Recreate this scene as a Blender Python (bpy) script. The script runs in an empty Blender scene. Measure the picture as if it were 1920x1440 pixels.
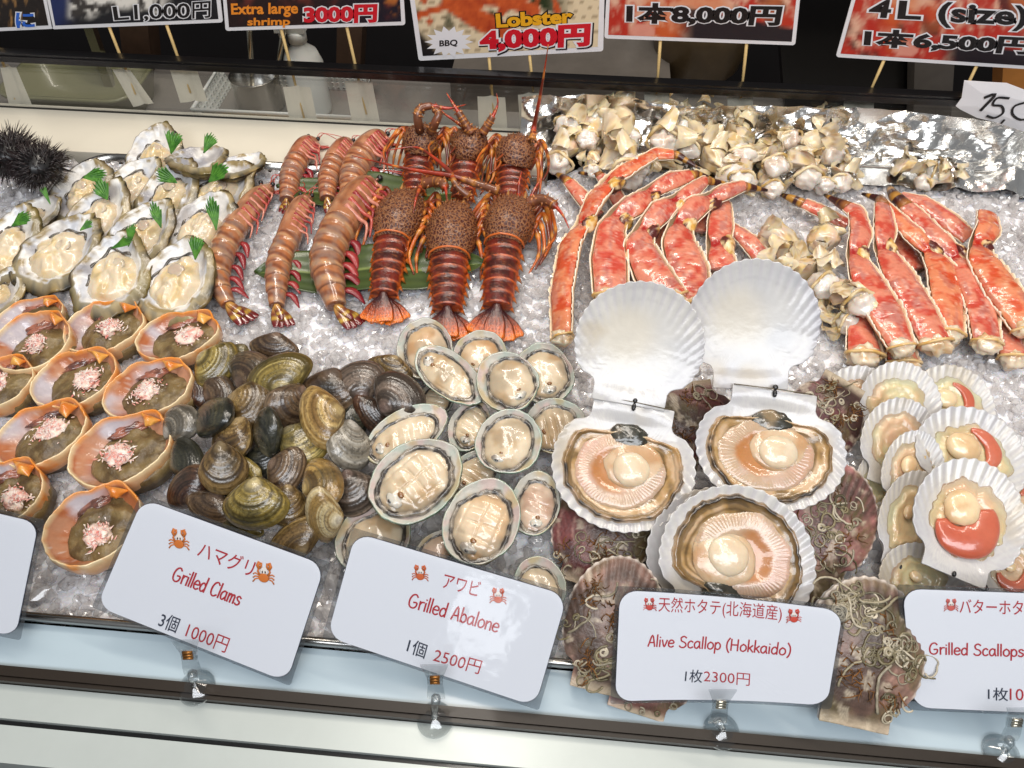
import bpy, math, random
import numpy as np
from mathutils import Matrix, Vector

S = bpy.context.scene
COL = S.collection
random.seed(11)

# ------------------------------------------------------------------ camera
PITCH, YAW, FPX, CAMH = math.radians(51.0), math.radians(5.0), 1443.0, 0.52
R_ = np.array([math.cos(YAW), math.sin(YAW), 0.0])
F_ = np.array([-math.sin(YAW)*math.cos(PITCH), math.cos(YAW)*math.cos(PITCH), -math.sin(PITCH)])
U_ = np.cross(R_, F_)
O_ = np.array([0.0, 0.0, CAMH])
cam = bpy.data.cameras.new('camera')
cam.sensor_width = 36.0
cam.lens = FPX/1920.0*36.0
cam.clip_start = 0.01
cam.clip_end = 60.0
camo = bpy.data.objects.new('camera', cam)
COL.objects.link(camo)
m = Matrix.Identity(4)
for i in range(3):
    m[i][0] = R_[i]; m[i][1] = U_[i]; m[i][2] = -F_[i]; m[i][3] = O_[i]
camo.matrix_world = m
S.camera = camo

# ------------------------------------------------------------------ world, lamps, exposure
world = bpy.data.worlds.new('World')
S.world = world
world.use_nodes = True
bg = world.node_tree.nodes['Background']
bg.inputs[0].default_value = (0.93, 0.96, 1.0, 1)
bg.inputs[1].default_value = 0.22

def lamp(name, loc, target, sx, sy, power, color):
    l = bpy.data.lights.new(name, 'AREA')
    l.shape = 'RECTANGLE'; l.size = sx; l.size_y = sy
    l.energy = power; l.color = color
    o = bpy.data.objects.new(name, l)
    COL.objects.link(o)
    o.location = loc
    o.rotation_euler = (Vector(target)-Vector(loc)).to_track_quat('-Z', 'Y').to_euler()
    return o
lamp('stall_tube_lamp', (-0.1, 0.40, 1.55), (0, 0.44, 0), 1.9, 0.14, 13.0, (1.0, 0.93, 0.84))
lamp('stall_tube_lamp', (0.1, 0.86, 1.15), (0, 0.50, 0), 1.6, 0.05, 8.5, (1.0, 0.90, 0.78))
lamp('street_side_lamp', (0.2, -0.9, 1.7), (0, 0.4, 0), 2.2, 0.6, 35.0, (0.92, 0.955, 1.0))
lamp('card_glare_lamp', (-0.46, -2.0, 0.66), (0, .2, .05), 0.20, 0.26, 0.42, (0.95, 0.98, 1.0))  # added behind the camera to put the glare on the Abalone card

S.view_settings.view_transform = 'Standard'
try:
    S.view_settings.look = 'None'
except Exception:
    pass
S.view_settings.exposure = 0.0
S.view_settings.gamma = 1.0
S.cycles.use_denoising = True
S.cycles.max_bounces = 10
S.cycles.diffuse_bounces = 3
S.cycles.glossy_bounces = 4
S.cycles.transmission_bounces = 8
S.cycles.transparent_max_bounces = 16
S.cycles.caustics_reflective = False
S.cycles.caustics_refractive = False
S.cycles.sample_clamp_indirect = 6.0

# ------------------------------------------------------------------ pixel <-> place
def ray(u, v):
    return F_*FPX + R_*(u-960.0) - U_*(v-720.0)
def W(u, v, z=0.0):
    d = ray(u, v)
    return O_ + d*((z-O_[2])/d[2])
def WY(u, v, Y):
    d = ray(u, v)
    return O_ + d*((Y-O_[1])/d[1])
def hitp(u, v, C, n):
    d = ray(u, v)
    return O_ + d*(np.dot(C-O_, n)/np.dot(d, n))
def proj(P):
    q = np.asarray(P)-O_
    return np.array([960+FPX*(q@R_)/(q@F_), 720-FPX*(q@U_)/(q@F_)])
def mpp(P):                      # metres per pixel at a point
    return float((np.asarray(P)-O_)@F_)/FPX
def nrm(a):
    a = np.asarray(a, float)
    return a/max(1e-12, np.linalg.norm(a))
def fit(u, v, z, ang, L, Wd, tilt=0.0, tdir=-90.0):
    """frame of a flat-ish thing resting tilted: matrix, length along local y, width along local x"""
    t, d = math.radians(tilt), math.radians(tdir)
    n = np.array([math.sin(t)*math.cos(d), math.sin(t)*math.sin(d), math.cos(t)])
    C = W(u, v, z)
    a = math.radians(ang)
    du, dv = math.cos(a), -math.sin(a)
    A = hitp(u+du*L/2, v+dv*L/2, C, n); B = hitp(u-du*L/2, v-dv*L/2, C, n)
    y = nrm(A-B); l = float(np.linalg.norm(A-B)); x = np.cross(y, n)
    p = (proj(C+x*1e-3)-proj(C-x*1e-3))/2e-3
    w = Wd/abs(p[0]*(-dv)+p[1]*du)
    M = Matrix.Identity(4)
    for i in range(3):
        M[i][0] = x[i]; M[i][1] = y[i]; M[i][2] = n[i]; M[i][3] = C[i]
    return M, l, w

# ------------------------------------------------------------------ colour and noise
def lin(c):
    c = np.asarray(c, float)/255.0
    return np.where(c <= 0.04045, c/12.92, ((c+0.055)/1.055)**2.4)
def mixc(a, b, t):
    t = np.clip(np.asarray(t, float), 0, 1)[..., None]
    return np.asarray(a)*(1-t)+np.asarray(b)*t
def sst(x, a, b):
    t = np.clip((np.asarray(x, float)-a)/(b-a), 0, 1)
    return t*t*(3-2*t)
def _h(ix, iy, iz, s):
    n = (ix.astype(np.int64)*374761393 + iy.astype(np.int64)*668265263 + iz.astype(np.int64)*2147483647 + s*1274126177) & 0xffffffff
    n = ((n ^ (n >> 13))*1274126177) & 0xffffffff
    n = ((n ^ (n >> 16))*2246822519) & 0xffffffff
    return ((n ^ (n >> 15)) & 0xffff)/65535.0
def vn(p, seed=0):
    p = np.asarray(p, float)
    i = np.floor(p).astype(np.int64); f = p-i; f = f*f*(3-2*f)
    r = 0
    for dx in (0, 1):
        wx = f[..., 0] if dx else 1-f[..., 0]
        for dy in (0, 1):
            wy = f[..., 1] if dy else 1-f[..., 1]
            for dz in (0, 1):
                wz = f[..., 2] if dz else 1-f[..., 2]
                r = r+wx*wy*wz*_h(i[..., 0]+dx, i[..., 1]+dy, i[..., 2]+dz, seed)
    return r
def fbm(p, o=4, seed=0):
    p = np.asarray(p, float); s = 0; a = 0.5; t = 0
    for k in range(o):
        s = s+a*vn(p*(2**k)+k*17.3, seed+k); t += a; a *= 0.5
    return s/t
def p3(x, y, z=0.0):
    return np.stack(np.broadcast_arrays(np.asarray(x, float), np.asarray(y, float), np.asarray(z, float)), -1)
def cr(P, n):
    """Catmull-Rom resampling of rows of any width"""
    P = np.asarray(P, float)
    Q = np.vstack([2*P[0]-P[1], P, 2*P[-1]-P[-2]])
    seg = np.linalg.norm(np.diff(P[:, :2], axis=0), axis=1); s = np.concatenate([[0], np.cumsum(seg)]); s /= s[-1]
    T = np.linspace(0, 1, n); out = []
    for t in T:
        k = min(len(P)-2, int(np.searchsorted(s, t, 'right')-1)); k = max(0, k)
        f = (t-s[k])/max(1e-9, s[k+1]-s[k])
        a, b, c, d = Q[k], Q[k+1], Q[k+2], Q[k+3]
        out.append(0.5*((2*b)+(c-a)*f+(2*a-5*b+4*c-d)*f*f+(3*b-a-3*c+d)*f**3))
    return np.array(out)

# ------------------------------------------------------------------ mesh building
class MB:
    def __init__(s):
        s.v = []; s.f = []; s.c = []; s.m = []; s.n = 0
    def add(s, v, faces, c=(1, 1, 1), mi=0):
        v = np.asarray(v, float).reshape(-1, 3)
        c = np.broadcast_to(np.asarray(c, float), (len(v), 3)) if np.ndim(c) == 1 else np.asarray(c, float).reshape(-1, 3)
        for f in faces:
            f = np.asarray(f, np.int64)
            if len(f):
                s.f.append(f+s.n); s.m.append(np.full(len(f), mi))
        s.v.append(v); s.c.append(c); s.n += len(v)
        return s
    def rings(s, R, c=(1, 1, 1), cap0=True, cap1=True, wrap=True, mi=0):
        R = np.asarray(R, float); K, n, _ = R.shape
        idx = np.arange(K*n).reshape(K, n)
        nxt = np.roll(idx, -1, axis=1) if wrap else None
        if wrap:
            q = np.stack([idx[:-1], nxt[:-1], nxt[1:], idx[1:]], -1).reshape(-1, 4)
        else:
            q = np.stack([idx[:-1, :-1], idx[:-1, 1:], idx[1:, 1:], idx[1:, :-1]], -1).reshape(-1, 4)
        v = R.reshape(-1, 3)
        c = np.broadcast_to(np.asarray(c, float), (K, n, 3)) if np.ndim(c) == 1 else np.asarray(c, float)
        cc = c.reshape(-1, 3)
        tr = []
        if wrap and cap0:
            v = np.vstack([v, R[0].mean(0)]); cc = np.vstack([cc, c[0].mean(0)]); k = len(v)-1
            tr.append(np.stack([np.full(n, k), nxt[0], idx[0]], -1))
        if wrap and cap1:
            v = np.vstack([v, R[-1].mean(0)]); cc = np.vstack([cc, c[-1].mean(0)]); k = len(v)-1
            tr.append(np.stack([np.full(n, k), idx[-1], nxt[-1]], -1))
        return s.add(v, [q]+tr, cc, mi)
    def tube(s, P, rad, c=(1, 1, 1), na=7, flat=1.0, up=None, mi=0):
        P = np.asarray(P, float); N = len(P)
        rad = np.broadcast_to(np.asarray(rad, float), (N,))
        T = np.gradient(P, axis=0); T /= np.maximum(1e-12, np.linalg.norm(T, axis=1))[:, None]
        a = np.array([0, 0, 1.0]) if up is None else np.asarray(up, float)
        if up is None and abs(T[0] @ a) > .9: a = np.array([1.0, 0, 0])
        sd = nrm(np.cross(T[0], a)); R = np.zeros((N, na, 3)); an = np.linspace(0, 2*np.pi, na, endpoint=False)
        for i in range(N):
            if up is None:
                sd = nrm(sd-T[i]*(sd @ T[i]))
            else:
                sd = nrm(np.cross(T[i], a))
            uv = np.cross(sd, T[i])
            R[i] = P[i]+rad[i]*(np.cos(an)[:, None]*sd+flat*np.sin(an)[:, None]*uv)
        if np.ndim(c) == 2:
            c = np.repeat(np.asarray(c, float)[:, None, :], na, axis=1)
        return s.rings(R, c, mi=mi)
    def loft(s, P, sec, c=(1, 1, 1), up=(0, 0, 1), cap0=True, cap1=True, wrap=True, mi=0):
        P = np.asarray(P, float); T = np.gradient(P, axis=0); T /= np.maximum(1e-12, np.linalg.norm(T, axis=1))[:, None]
        sd = np.cross(T, np.asarray(up, float)); sd /= np.linalg.norm(sd, axis=1)[:, None]; uv = np.cross(sd, T)
        R = P[:, None]+sec[..., 0:1]*sd[:, None]+sec[..., 1:2]*uv[:, None]
        s.rings(R, c, cap0, cap1, wrap, mi)
        return R
    def ball(s, c0, r, col=(1, 1, 1), nu=14, nv=9, noise=0.0, ns=3.0, seed=0, M=None, mi=0):
        r = np.broadcast_to(np.asarray(r, float), (3,))
        th = np.linspace(0.12, np.pi-0.12, nv)[:, None]; ph = np.linspace(0, 2*np.pi, nu, endpoint=False)[None]
        d = np.stack(np.broadcast_arrays(np.sin(th)*np.cos(ph), np.sin(th)*np.sin(ph), np.cos(th)), -1)
        k = 1+noise*(fbm(d*ns+seed*7.1, 3, seed)-.5)*2
        R = d*k[..., None]*r
        if M is not None: R = R @ np.asarray(M).T
        R = R+np.asarray(c0, float)
        if callable(col): col = col(R, d)
        return s.rings(R, col, mi=mi)
    def cone(s, a, b, r, col=(1, 1, 1), na=5, col2=None):
        a = np.asarray(a, float); b = np.asarray(b, float); t = nrm(b-a)
        x = nrm(np.cross(t, (0.31, 0.17, 0.93))); y = np.cross(t, x)
        an = np.linspace(0, 2*np.pi, na, endpoint=False)[:, None]
        v = np.vstack([a+r*(np.cos(an)*x+np.sin(an)*y), b])
        i = np.arange(na)
        cc = np.vstack([np.tile(np.asarray(col, float), (na, 1)), np.asarray(col if col2 is None else col2, float)[None]])
        return s.add(v, [np.stack([i, (i+1) % na, np.full(na, na)], -1)], cc)
    def box(s, lo, hi, c=(1, 1, 1), mi=0):
        x0, y0, z0 = lo; x1, y1, z1 = hi
        v = [(x0,y0,z0),(x1,y0,z0),(x1,y1,z0),(x0,y1,z0),(x0,y0,z1),(x1,y0,z1),(x1,y1,z1),(x0,y1,z1)]
        f = [(0,3,2,1),(4,5,6,7),(0,1,5,4),(1,2,6,5),(2,3,7,6),(3,0,4,7)]
        return s.add(v, [f], c, mi)
    def build(s, name, mats, parent=None, smooth=True, off=None):
        V = np.vstack(s.v)
        if off is not None: V = V-np.asarray(off, float)
        me = bpy.data.meshes.new(name)
        me.vertices.add(len(V)); me.vertices.foreach_set('co', V.astype(np.float32).ravel())
        tot = np.concatenate([np.full(len(f), f.shape[1]) for f in s.f])
        loops = np.concatenate([f.ravel() for f in s.f])
        st = np.concatenate([[0], np.cumsum(tot)[:-1]])
        me.loops.add(len(loops)); me.loops.foreach_set('vertex_index', loops.astype(np.int32))
        me.polygons.add(len(tot)); me.polygons.foreach_set('loop_start', st.astype(np.int32))
        me.polygons.foreach_set('use_smooth', np.full(len(tot), bool(smooth)))
        me.polygons.foreach_set('material_index', np.concatenate(s.m).astype(np.int32))
        ca = me.color_attributes.new('Col', 'FLOAT_COLOR', 'POINT')
        Cc = np.hstack([np.clip(np.vstack(s.c), 0, 1), np.ones((len(V), 1))])
        ca.data.foreach_set('color', Cc.astype(np.float32).ravel())
        me.update(calc_edges=True)
        return link(name, me, mats, parent)

def link(name, me, mats, parent=None):
    for q in (mats if isinstance(mats, (list, tuple)) else [mats]): me.materials.append(q)
    o = bpy.data.objects.new(name, me)
    COL.objects.link(o)
    if parent is not None: o.parent = parent
    return o
def tag(o, label, cat, group=None, kind=None):
    if label: o['label'] = label
    if cat: o['category'] = cat
    if group: o['group'] = group
    if kind: o['kind'] = kind
    return o
def thing(name, label, cat, at, group=None):
    o = bpy.data.objects.new(name, None)
    COL.objects.link(o)
    o.empty_display_size = 0.02
    if isinstance(at, Matrix): o.matrix_world = at
    else: o.location = Vector([float(q) for q in at])
    return tag(o, label, cat, group)

# ------------------------------------------------------------------ materials
def mat(name, base=None, rough=.5, coat=0.0, crough=.06, sss=0.0, sssr=.004, metal=0.0, var=0.0, vscale=180.0,
        bump=0.0, bscale=300.0, spec=.5, trans=0.0, ior=1.45, vor=False, alpha=1.0, dist=.001):
    mt = bpy.data.materials.new(name); mt.use_nodes = True
    nt = mt.node_tree; N = nt.nodes; Lk = nt.links
    b = N['Principled BSDF']
    tc = N.new('ShaderNodeTexCoord'); oi = N.new('ShaderNodeObjectInfo')
    ml = N.new('ShaderNodeMath'); ml.operation = 'MULTIPLY'; ml.inputs[1].default_value = 37.0
    Lk.new(oi.outputs['Random'], ml.inputs[0])
    ad = N.new('ShaderNodeVectorMath'); ad.operation = 'ADD'
    Lk.new(tc.outputs['Object'], ad.inputs[0]); Lk.new(ml.outputs[0], ad.inputs[1])
    if base is None:
        at = N.new('ShaderNodeAttribute'); at.attribute_name = 'Col'; cs = at.outputs['Color']
    else:
        rg = N.new('ShaderNodeRGB'); rg.outputs[0].default_value = (*lin(base), 1); cs = rg.outputs[0]
    if var > 0:
        no = N.new('ShaderNodeTexNoise'); no.inputs['Scale'].default_value = vscale; no.inputs['Detail'].default_value = 5.0
        no.inputs['Roughness'].default_value = .65
        Lk.new(ad.outputs[0], no.inputs['Vector'])
        mr = N.new('ShaderNodeMapRange'); mr.inputs['From Min'].default_value = .25; mr.inputs['From Max'].default_value = .75
        mr.inputs['To Min'].default_value = 1-var; mr.inputs['To Max'].default_value = 1+var*.6
        Lk.new(no.outputs['Fac'], mr.inputs['Value'])
        mx = N.new('ShaderNodeVectorMath'); mx.operation = 'MULTIPLY'
        Lk.new(cs, mx.inputs[0]); Lk.new(mr.outputs[0], mx.inputs[1]); cs = mx.outputs[0]
    Lk.new(cs, b.inputs['Base Color'])
    b.inputs['Roughness'].default_value = rough; b.inputs['Metallic'].default_value = metal
    b.inputs['Coat Weight'].default_value = coat; b.inputs['Coat Roughness'].default_value = crough
    b.inputs['Specular IOR Level'].default_value = spec; b.inputs['IOR'].default_value = ior
    b.inputs['Transmission Weight'].default_value = trans; b.inputs['Alpha'].default_value = alpha
    if sss > 0:
        b.inputs['Subsurface Weight'].default_value = sss
        b.inputs['Subsurface Radius'].default_value = (1.0, .55, .35)
        b.inputs['Subsurface Scale'].default_value = sssr
    if bump > 0:
        if vor:
            bn = N.new('ShaderNodeTexVoronoi'); bo = bn.outputs['Distance']
        else:
            bn = N.new('ShaderNodeTexNoise'); bn.inputs['Detail'].default_value = 4.0; bo = bn.outputs['Fac']
        bn.inputs['Scale'].default_value = bscale
        Lk.new(ad.outputs[0], bn.inputs['Vector'])
        bp = N.new('ShaderNodeBump'); bp.inputs['Strength'].default_value = bump; bp.inputs['Distance'].default_value = dist
        Lk.new(bo, bp.inputs['Height']); Lk.new(bp.outputs[0], b.inputs['Normal'])
        if coat > 0: Lk.new(bp.outputs[0], b.inputs['Coat Normal'])
    return mt

MT = {}
MT['enamel'] = mat('white_enamel', (172, 188, 197), .32, coat=.6, crough=.12, var=.05, vscale=9, bump=.03, bscale=40)
MT['cream'] = mat('cream_enamel', (224, 216, 198), .35, coat=.4, crough=.15, var=.05, vscale=8)
MT['alu'] = mat('pale_aluminium', (184, 190, 186), .34, metal=.2, coat=.4, crough=.2, var=.07, vscale=12)
MT['blackrail'] = mat('black_rail', (34, 25, 16), .45, coat=.12, var=.15, vscale=30)
MT['black'] = mat('black_gloss', (16, 15, 16), .3, coat=.4, crough=.1)
MT['steel'] = mat('brushed_steel', (176, 174, 170), .24, metal=1.0, var=.1, vscale=40, bump=.05, bscale=120)
MT['oyster_shell'] = mat('oyster_shell', rough=.34, coat=.45, crough=.15, var=.16, vscale=160, bump=.35, bscale=260)
MT['oyster_meat'] = mat('oyster_meat', rough=.32, coat=.75, crough=.09, sss=.35, sssr=.006, var=.08, vscale=120, bump=.22, bscale=140)
MT['mantle'] = mat('wet_mantle', rough=.3, coat=.9, crough=.08, var=.25, vscale=400, bump=.3, bscale=500)
MT['leaf'] = mat('shiso_green', rough=.45, coat=.25, crough=.25, sss=0, var=.25, vscale=220, bump=.5, bscale=350)
MT['abalone_shell'] = mat('abalone_shell', rough=.26, coat=.7, crough=.08, var=.14, vscale=170, bump=.35, bscale=330)
MT['foot'] = mat('abalone_foot', rough=.3, coat=.9, crough=.07, sss=.3, sssr=.005, var=.1, vscale=110, bump=.2, bscale=190)
MT['clam'] = mat('clam_shell', rough=.34, coat=.8, crough=.07, var=.35, vscale=330, bump=.3, bscale=520)
MT['crab_shell'] = mat('crab_carapace', rough=.3, coat=.6, crough=.1, var=.14, vscale=140, bump=.25, bscale=330)
MT['paste'] = mat('crab_paste', rough=.5, coat=.3, crough=.25, var=.22, vscale=260, bump=.7, bscale=420, sss=.15, sssr=.002)
MT['shred'] = mat('crab_shreds', rough=.4, coat=.35, crough=.18, sss=.3, sssr=.002, var=.1, vscale=400)
MT['scallop'] = mat('scallop_shell', rough=.3, coat=.55, crough=.12, var=.06, vscale=90, bump=.12, bscale=160)
MT['scallop_back'] = mat('scallop_outer_shell', rough=.5, coat=.35, crough=.2, var=.35, vscale=170, bump=.6, bscale=300)
MT['flesh'] = mat('wet_flesh', rough=.30, coat=.85, crough=.07, sss=.45, sssr=.006, var=.1, vscale=150, bump=.25, bscale=230)
MT['tubes'] = mat('worm_tubes', rough=.55, coat=.3, var=.3, vscale=300)
MT['weed'] = mat('brown_weed', rough=.6, var=.3, vscale=200)
MT['leg_meat'] = mat('king_crab_meat', rough=.27, coat=1.0, crough=.06, sss=.3, sssr=.004, var=.14, vscale=260, bump=.22, bscale=330)
MT['leg_shell'] = mat('king_crab_shell', rough=.38, coat=.5, crough=.1, var=.14, vscale=230, bump=.3, bscale=360)
MT['joint_meat'] = mat('crab_joint_meat', rough=.25, coat=1.0, crough=.06, sss=.5, sssr=.008, var=.1, vscale=110, bump=.25, bscale=150)
MT['shrimp'] = mat('shrimp_shell', rough=.28, coat=.85, crough=.07, sss=.3, sssr=.004, var=.16, vscale=260, bump=.12, bscale=300)
MT['limb'] = mat('thin_limbs', rough=.4, coat=.5, crough=.12, var=.2, vscale=300)
MT['tail'] = mat('lobster_tail', rough=.3, coat=.75, crough=.08, var=.25, vscale=380, bump=.5, bscale=700)
MT['urchin'] = mat('urchin_spines', rough=.42, coat=.2, var=.2, vscale=100)
MT['bamboo'] = mat('bamboo_leaf', rough=.4, coat=.4, crough=.15, var=.12, vscale=60, bump=.1, bscale=200)
MT['skewer'] = mat('bamboo_skewer', (214, 182, 122), .5, var=.12, vscale=90)
MT['tape'] = mat('paper_tape', (206, 200, 186), .6, var=.06, vscale=60, bump=.3, bscale=110)
MT['paper'] = mat('card_paper', (228, 231, 237), .5)
MT['ink_red'] = mat('ink_red', (178, 34, 44), .5)
MT['ink_black'] = mat('ink_navy', (40, 48, 66), .5)
MT['print'] = mat('printed_colours', rough=.5)
MT['pblack'] = mat('print_black', (22, 18, 20), .45)
MT['pwhite'] = mat('print_white', (232, 230, 232), .45)
MT['pred'] = mat('print_red', (205, 22, 40), .45)
MT['porange'] = mat('print_orange', (236, 140, 40), .45)
MT['pgold'] = mat('print_gold', (232, 168, 30), .45)
MT['pblue'] = mat('print_blue', (40, 100, 200), .45)
MT['string'] = mat('black_ligament', (24, 22, 24), .4, coat=.4)
MT['rust'] = mat('rusty_spring', (150, 100, 50), .35, metal=.8, var=.4, vscale=500)
MT['spring'] = mat('steel_spring', (190, 185, 170), .25, metal=1.0)
MT['clear'] = mat('clear_plastic', (236, 240, 242), .12, trans=.92, ior=1.3, spec=.5)
MT['white_plastic'] = mat('white_plastic', (206, 208, 204), .4, sss=.1, sssr=.01)
MT['wood'] = mat('dark_wood', (74, 54, 40), .6, var=.35, vscale=25)
MT['card_board'] = mat('cardboard', (176, 142, 98), .7, var=.12, vscale=20)
MT['olive'] = mat('olive_plastic', (112, 112, 82), .4, coat=.3, var=.1, vscale=15)
MT['dark'] = mat('dark_stall_wall', (26, 22, 22), .6, var=.3, vscale=6)
MT['table'] = mat('grey_worktop', (120, 116, 112), .4, coat=.2, var=.12, vscale=12)
MT['grey'] = mat('grey_paint', (104, 98, 92), .5, var=.2, vscale=20)
MT['brown'] = mat('brown_crockery', (96, 78, 52), .45, coat=.3, var=.3, vscale=25)
MT['wood_light'] = mat('orange_wood', (186, 122, 60), .5, var=.25, vscale=18)

def carapace_material():
    mt = mat('lobster_carapace', rough=.5, coat=.25, crough=.2)
    nt = mt.node_tree; N = nt.nodes; Lk = nt.links; b = N['Principled BSDF']
    tc = N.new('ShaderNodeTexCoord')
    vo = N.new('ShaderNodeTexVoronoi'); vo.feature = 'DISTANCE_TO_EDGE'; vo.inputs['Scale'].default_value = 285.0
    no = N.new('ShaderNodeTexNoise'); no.inputs['Scale'].default_value = 150.0
    mx = N.new('ShaderNodeMix'); mx.data_type = 'VECTOR'; mx.inputs['Factor'].default_value = .0035
    Lk.new(tc.outputs['Object'], no.inputs['Vector'])
    Lk.new(tc.outputs['Object'], mx.inputs[4]); Lk.new(no.outputs['Color'], mx.inputs[5])
    Lk.new(mx.outputs[1], vo.inputs['Vector'])
    cr_ = N.new('ShaderNodeValToRGB')
    e = cr_.color_ramp.elements
    e[0].position = .03; e[0].color = (*lin((150, 104, 66)), 1)
    e[1].position = .17; e[1].color = (*lin((76, 34, 22)), 1)
    k = cr_.color_ramp.elements.new(.085); k.color = (*lin((118, 70, 44)), 1)
    Lk.new(vo.outputs['Distance'], cr_.inputs['Fac'])
    at = N.new('ShaderNodeAttribute'); at.attribute_name = 'Col'
    mu = N.new('ShaderNodeVectorMath'); mu.operation = 'MULTIPLY'
    Lk.new(cr_.outputs[0], mu.inputs[0]); Lk.new(at.outputs['Color'], mu.inputs[1])
    Lk.new(mu.outputs[0], b.inputs['Base Color'])
    bp = N.new('ShaderNodeBump'); bp.invert = True; bp.inputs['Strength'].default_value = .8; bp.inputs['Distance'].default_value = .002
    Lk.new(vo.outputs['Distance'], bp.inputs['Height']); Lk.new(bp.outputs[0], b.inputs['Normal'])
    return mt
MT['carapace'] = carapace_material()

def thin_fresnel(N, Lk, f0, p=4.0, k=.8):
    """Schlick reflectance that is the same from both sides of a face"""
    lw = N.new('ShaderNodeLayerWeight'); lw.inputs[0].default_value = .5
    pw = N.new('ShaderNodeMath'); pw.operation = 'POWER'; pw.inputs[1].default_value = p
    ma = N.new('ShaderNodeMath'); ma.operation = 'MULTIPLY_ADD'; ma.inputs[1].default_value = k; ma.inputs[2].default_value = f0
    Lk.new(lw.outputs['Facing'], pw.inputs[0]); Lk.new(pw.outputs[0], ma.inputs[0])
    return ma

def glass_material(name, gloss, rough, tint=(1, 1, 1)):
    mt = bpy.data.materials.new(name); mt.use_nodes = True
    nt = mt.node_tree; N = nt.nodes; Lk = nt.links
    out = N['Material Output']; N.remove(N['Principled BSDF'])
    tr = N.new('ShaderNodeBsdfTransparent'); tr.inputs[0].default_value = (*tint, 1)
    gl = N.new('ShaderNodeBsdfGlossy'); gl.inputs['Roughness'].default_value = rough
    lw = thin_fresnel(N, Lk, gloss)
    no = N.new('ShaderNodeTexNoise'); no.inputs['Scale'].default_value = 60.0
    bp = N.new('ShaderNodeBump'); bp.inputs['Strength'].default_value = .25; bp.inputs['Distance'].default_value = .001
    tc = N.new('ShaderNodeTexCoord'); Lk.new(tc.outputs['Object'], no.inputs['Vector'])
    if rough > .03:
        Lk.new(no.outputs['Fac'], bp.inputs['Height']); Lk.new(bp.outputs[0], gl.inputs['Normal'])
    mx = N.new('ShaderNodeMixShader')
    Lk.new(lw.outputs[0], mx.inputs[0]); Lk.new(tr.outputs[0], mx.inputs[1]); Lk.new(gl.outputs[0], mx.inputs[2])
    Lk.new(mx.outputs[0], out.inputs['Surface'])
    return mt
MT['glass'] = glass_material('screen_glass', .05, .0, (.96, .965, .96))
MT['clear'] = glass_material('clear_plastic', .11, .10, (.90, .915, .92))
MT['laminate'] = glass_material('laminate_film', .045, .07, (.985, .985, .99))
MT['laminate_edge'] = glass_material('laminate_edge', .13, .10, (.80, .815, .83))

def ice_materials():
    a = mat('ice_bed', (238, 234, 236), .35, coat=.6, crough=.12, var=.10, vscale=110, bump=.8, bscale=130, sss=.3, sssr=.008, dist=.004)
    b = bpy.data.materials.new('ice_chip'); b.use_nodes = True
    nt = b.node_tree; N = nt.nodes; Lk = nt.links
    pr = N['Principled BSDF']; pr.inputs['Base Color'].default_value = (.96, .945, .945, 1); pr.inputs['Roughness'].default_value = .12
    pr.inputs['Coat Weight'].default_value = .6; pr.inputs['Coat Roughness'].default_value = .03
    tl = N.new('ShaderNodeBsdfTranslucent'); tl.inputs[0].default_value = (.95, .92, .91, 1)
    tr = N.new('ShaderNodeBsdfTransparent'); tr.inputs[0].default_value = (.98, .97, .965, 1)
    gl = N.new('ShaderNodeBsdfGlossy'); gl.inputs['Roughness'].default_value = .06
    fr = thin_fresnel(N, Lk, .06)
    m1 = N.new('ShaderNodeMixShader'); m1.inputs[0].default_value = .45
    m2 = N.new('ShaderNodeMixShader'); m3 = N.new('ShaderNodeMixShader')
    tc = N.new('ShaderNodeTexCoord'); no = N.new('ShaderNodeTexNoise'); no.inputs['Scale'].default_value = 95.0; no.inputs['Detail'].default_value = 3.0
    mr = N.new('ShaderNodeMapRange'); mr.inputs['From Min'].default_value = .35; mr.inputs['From Max'].default_value = .65
    mr.inputs['To Min'].default_value = .22; mr.inputs['To Max'].default_value = .72
    Lk.new(tc.outputs['Object'], no.inputs['Vector']); Lk.new(no.outputs['Fac'], mr.inputs['Value'])
    Lk.new(pr.outputs[0], m1.inputs[1]); Lk.new(tl.outputs[0], m1.inputs[2])
    Lk.new(mr.outputs[0], m2.inputs[0]); Lk.new(m1.outputs[0], m2.inputs[1]); Lk.new(tr.outputs[0], m2.inputs[2])
    Lk.new(fr.outputs[0], m3.inputs[0]); Lk.new(m2.outputs[0], m3.inputs[1]); Lk.new(gl.outputs[0], m3.inputs[2])
    Lk.new(m3.outputs[0], N['Material Output'].inputs['Surface'])
    return [a, b]
MT['ice'] = ice_materials()

def foil_material():
    mt = mat('aluminium_foil', (238, 236, 232), .24, metal=1.0, bump=.2, bscale=330, dist=.0006)
    return mt
MT['foil'] = foil_material()

# ------------------------------------------------------------------ setting: counter, trays, ice, glass, back of the stall
RS = np.random.RandomState
def Yf(v): return float(W(0, v, 0)[1])
XL, XR = -1.5, 1.5

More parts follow.
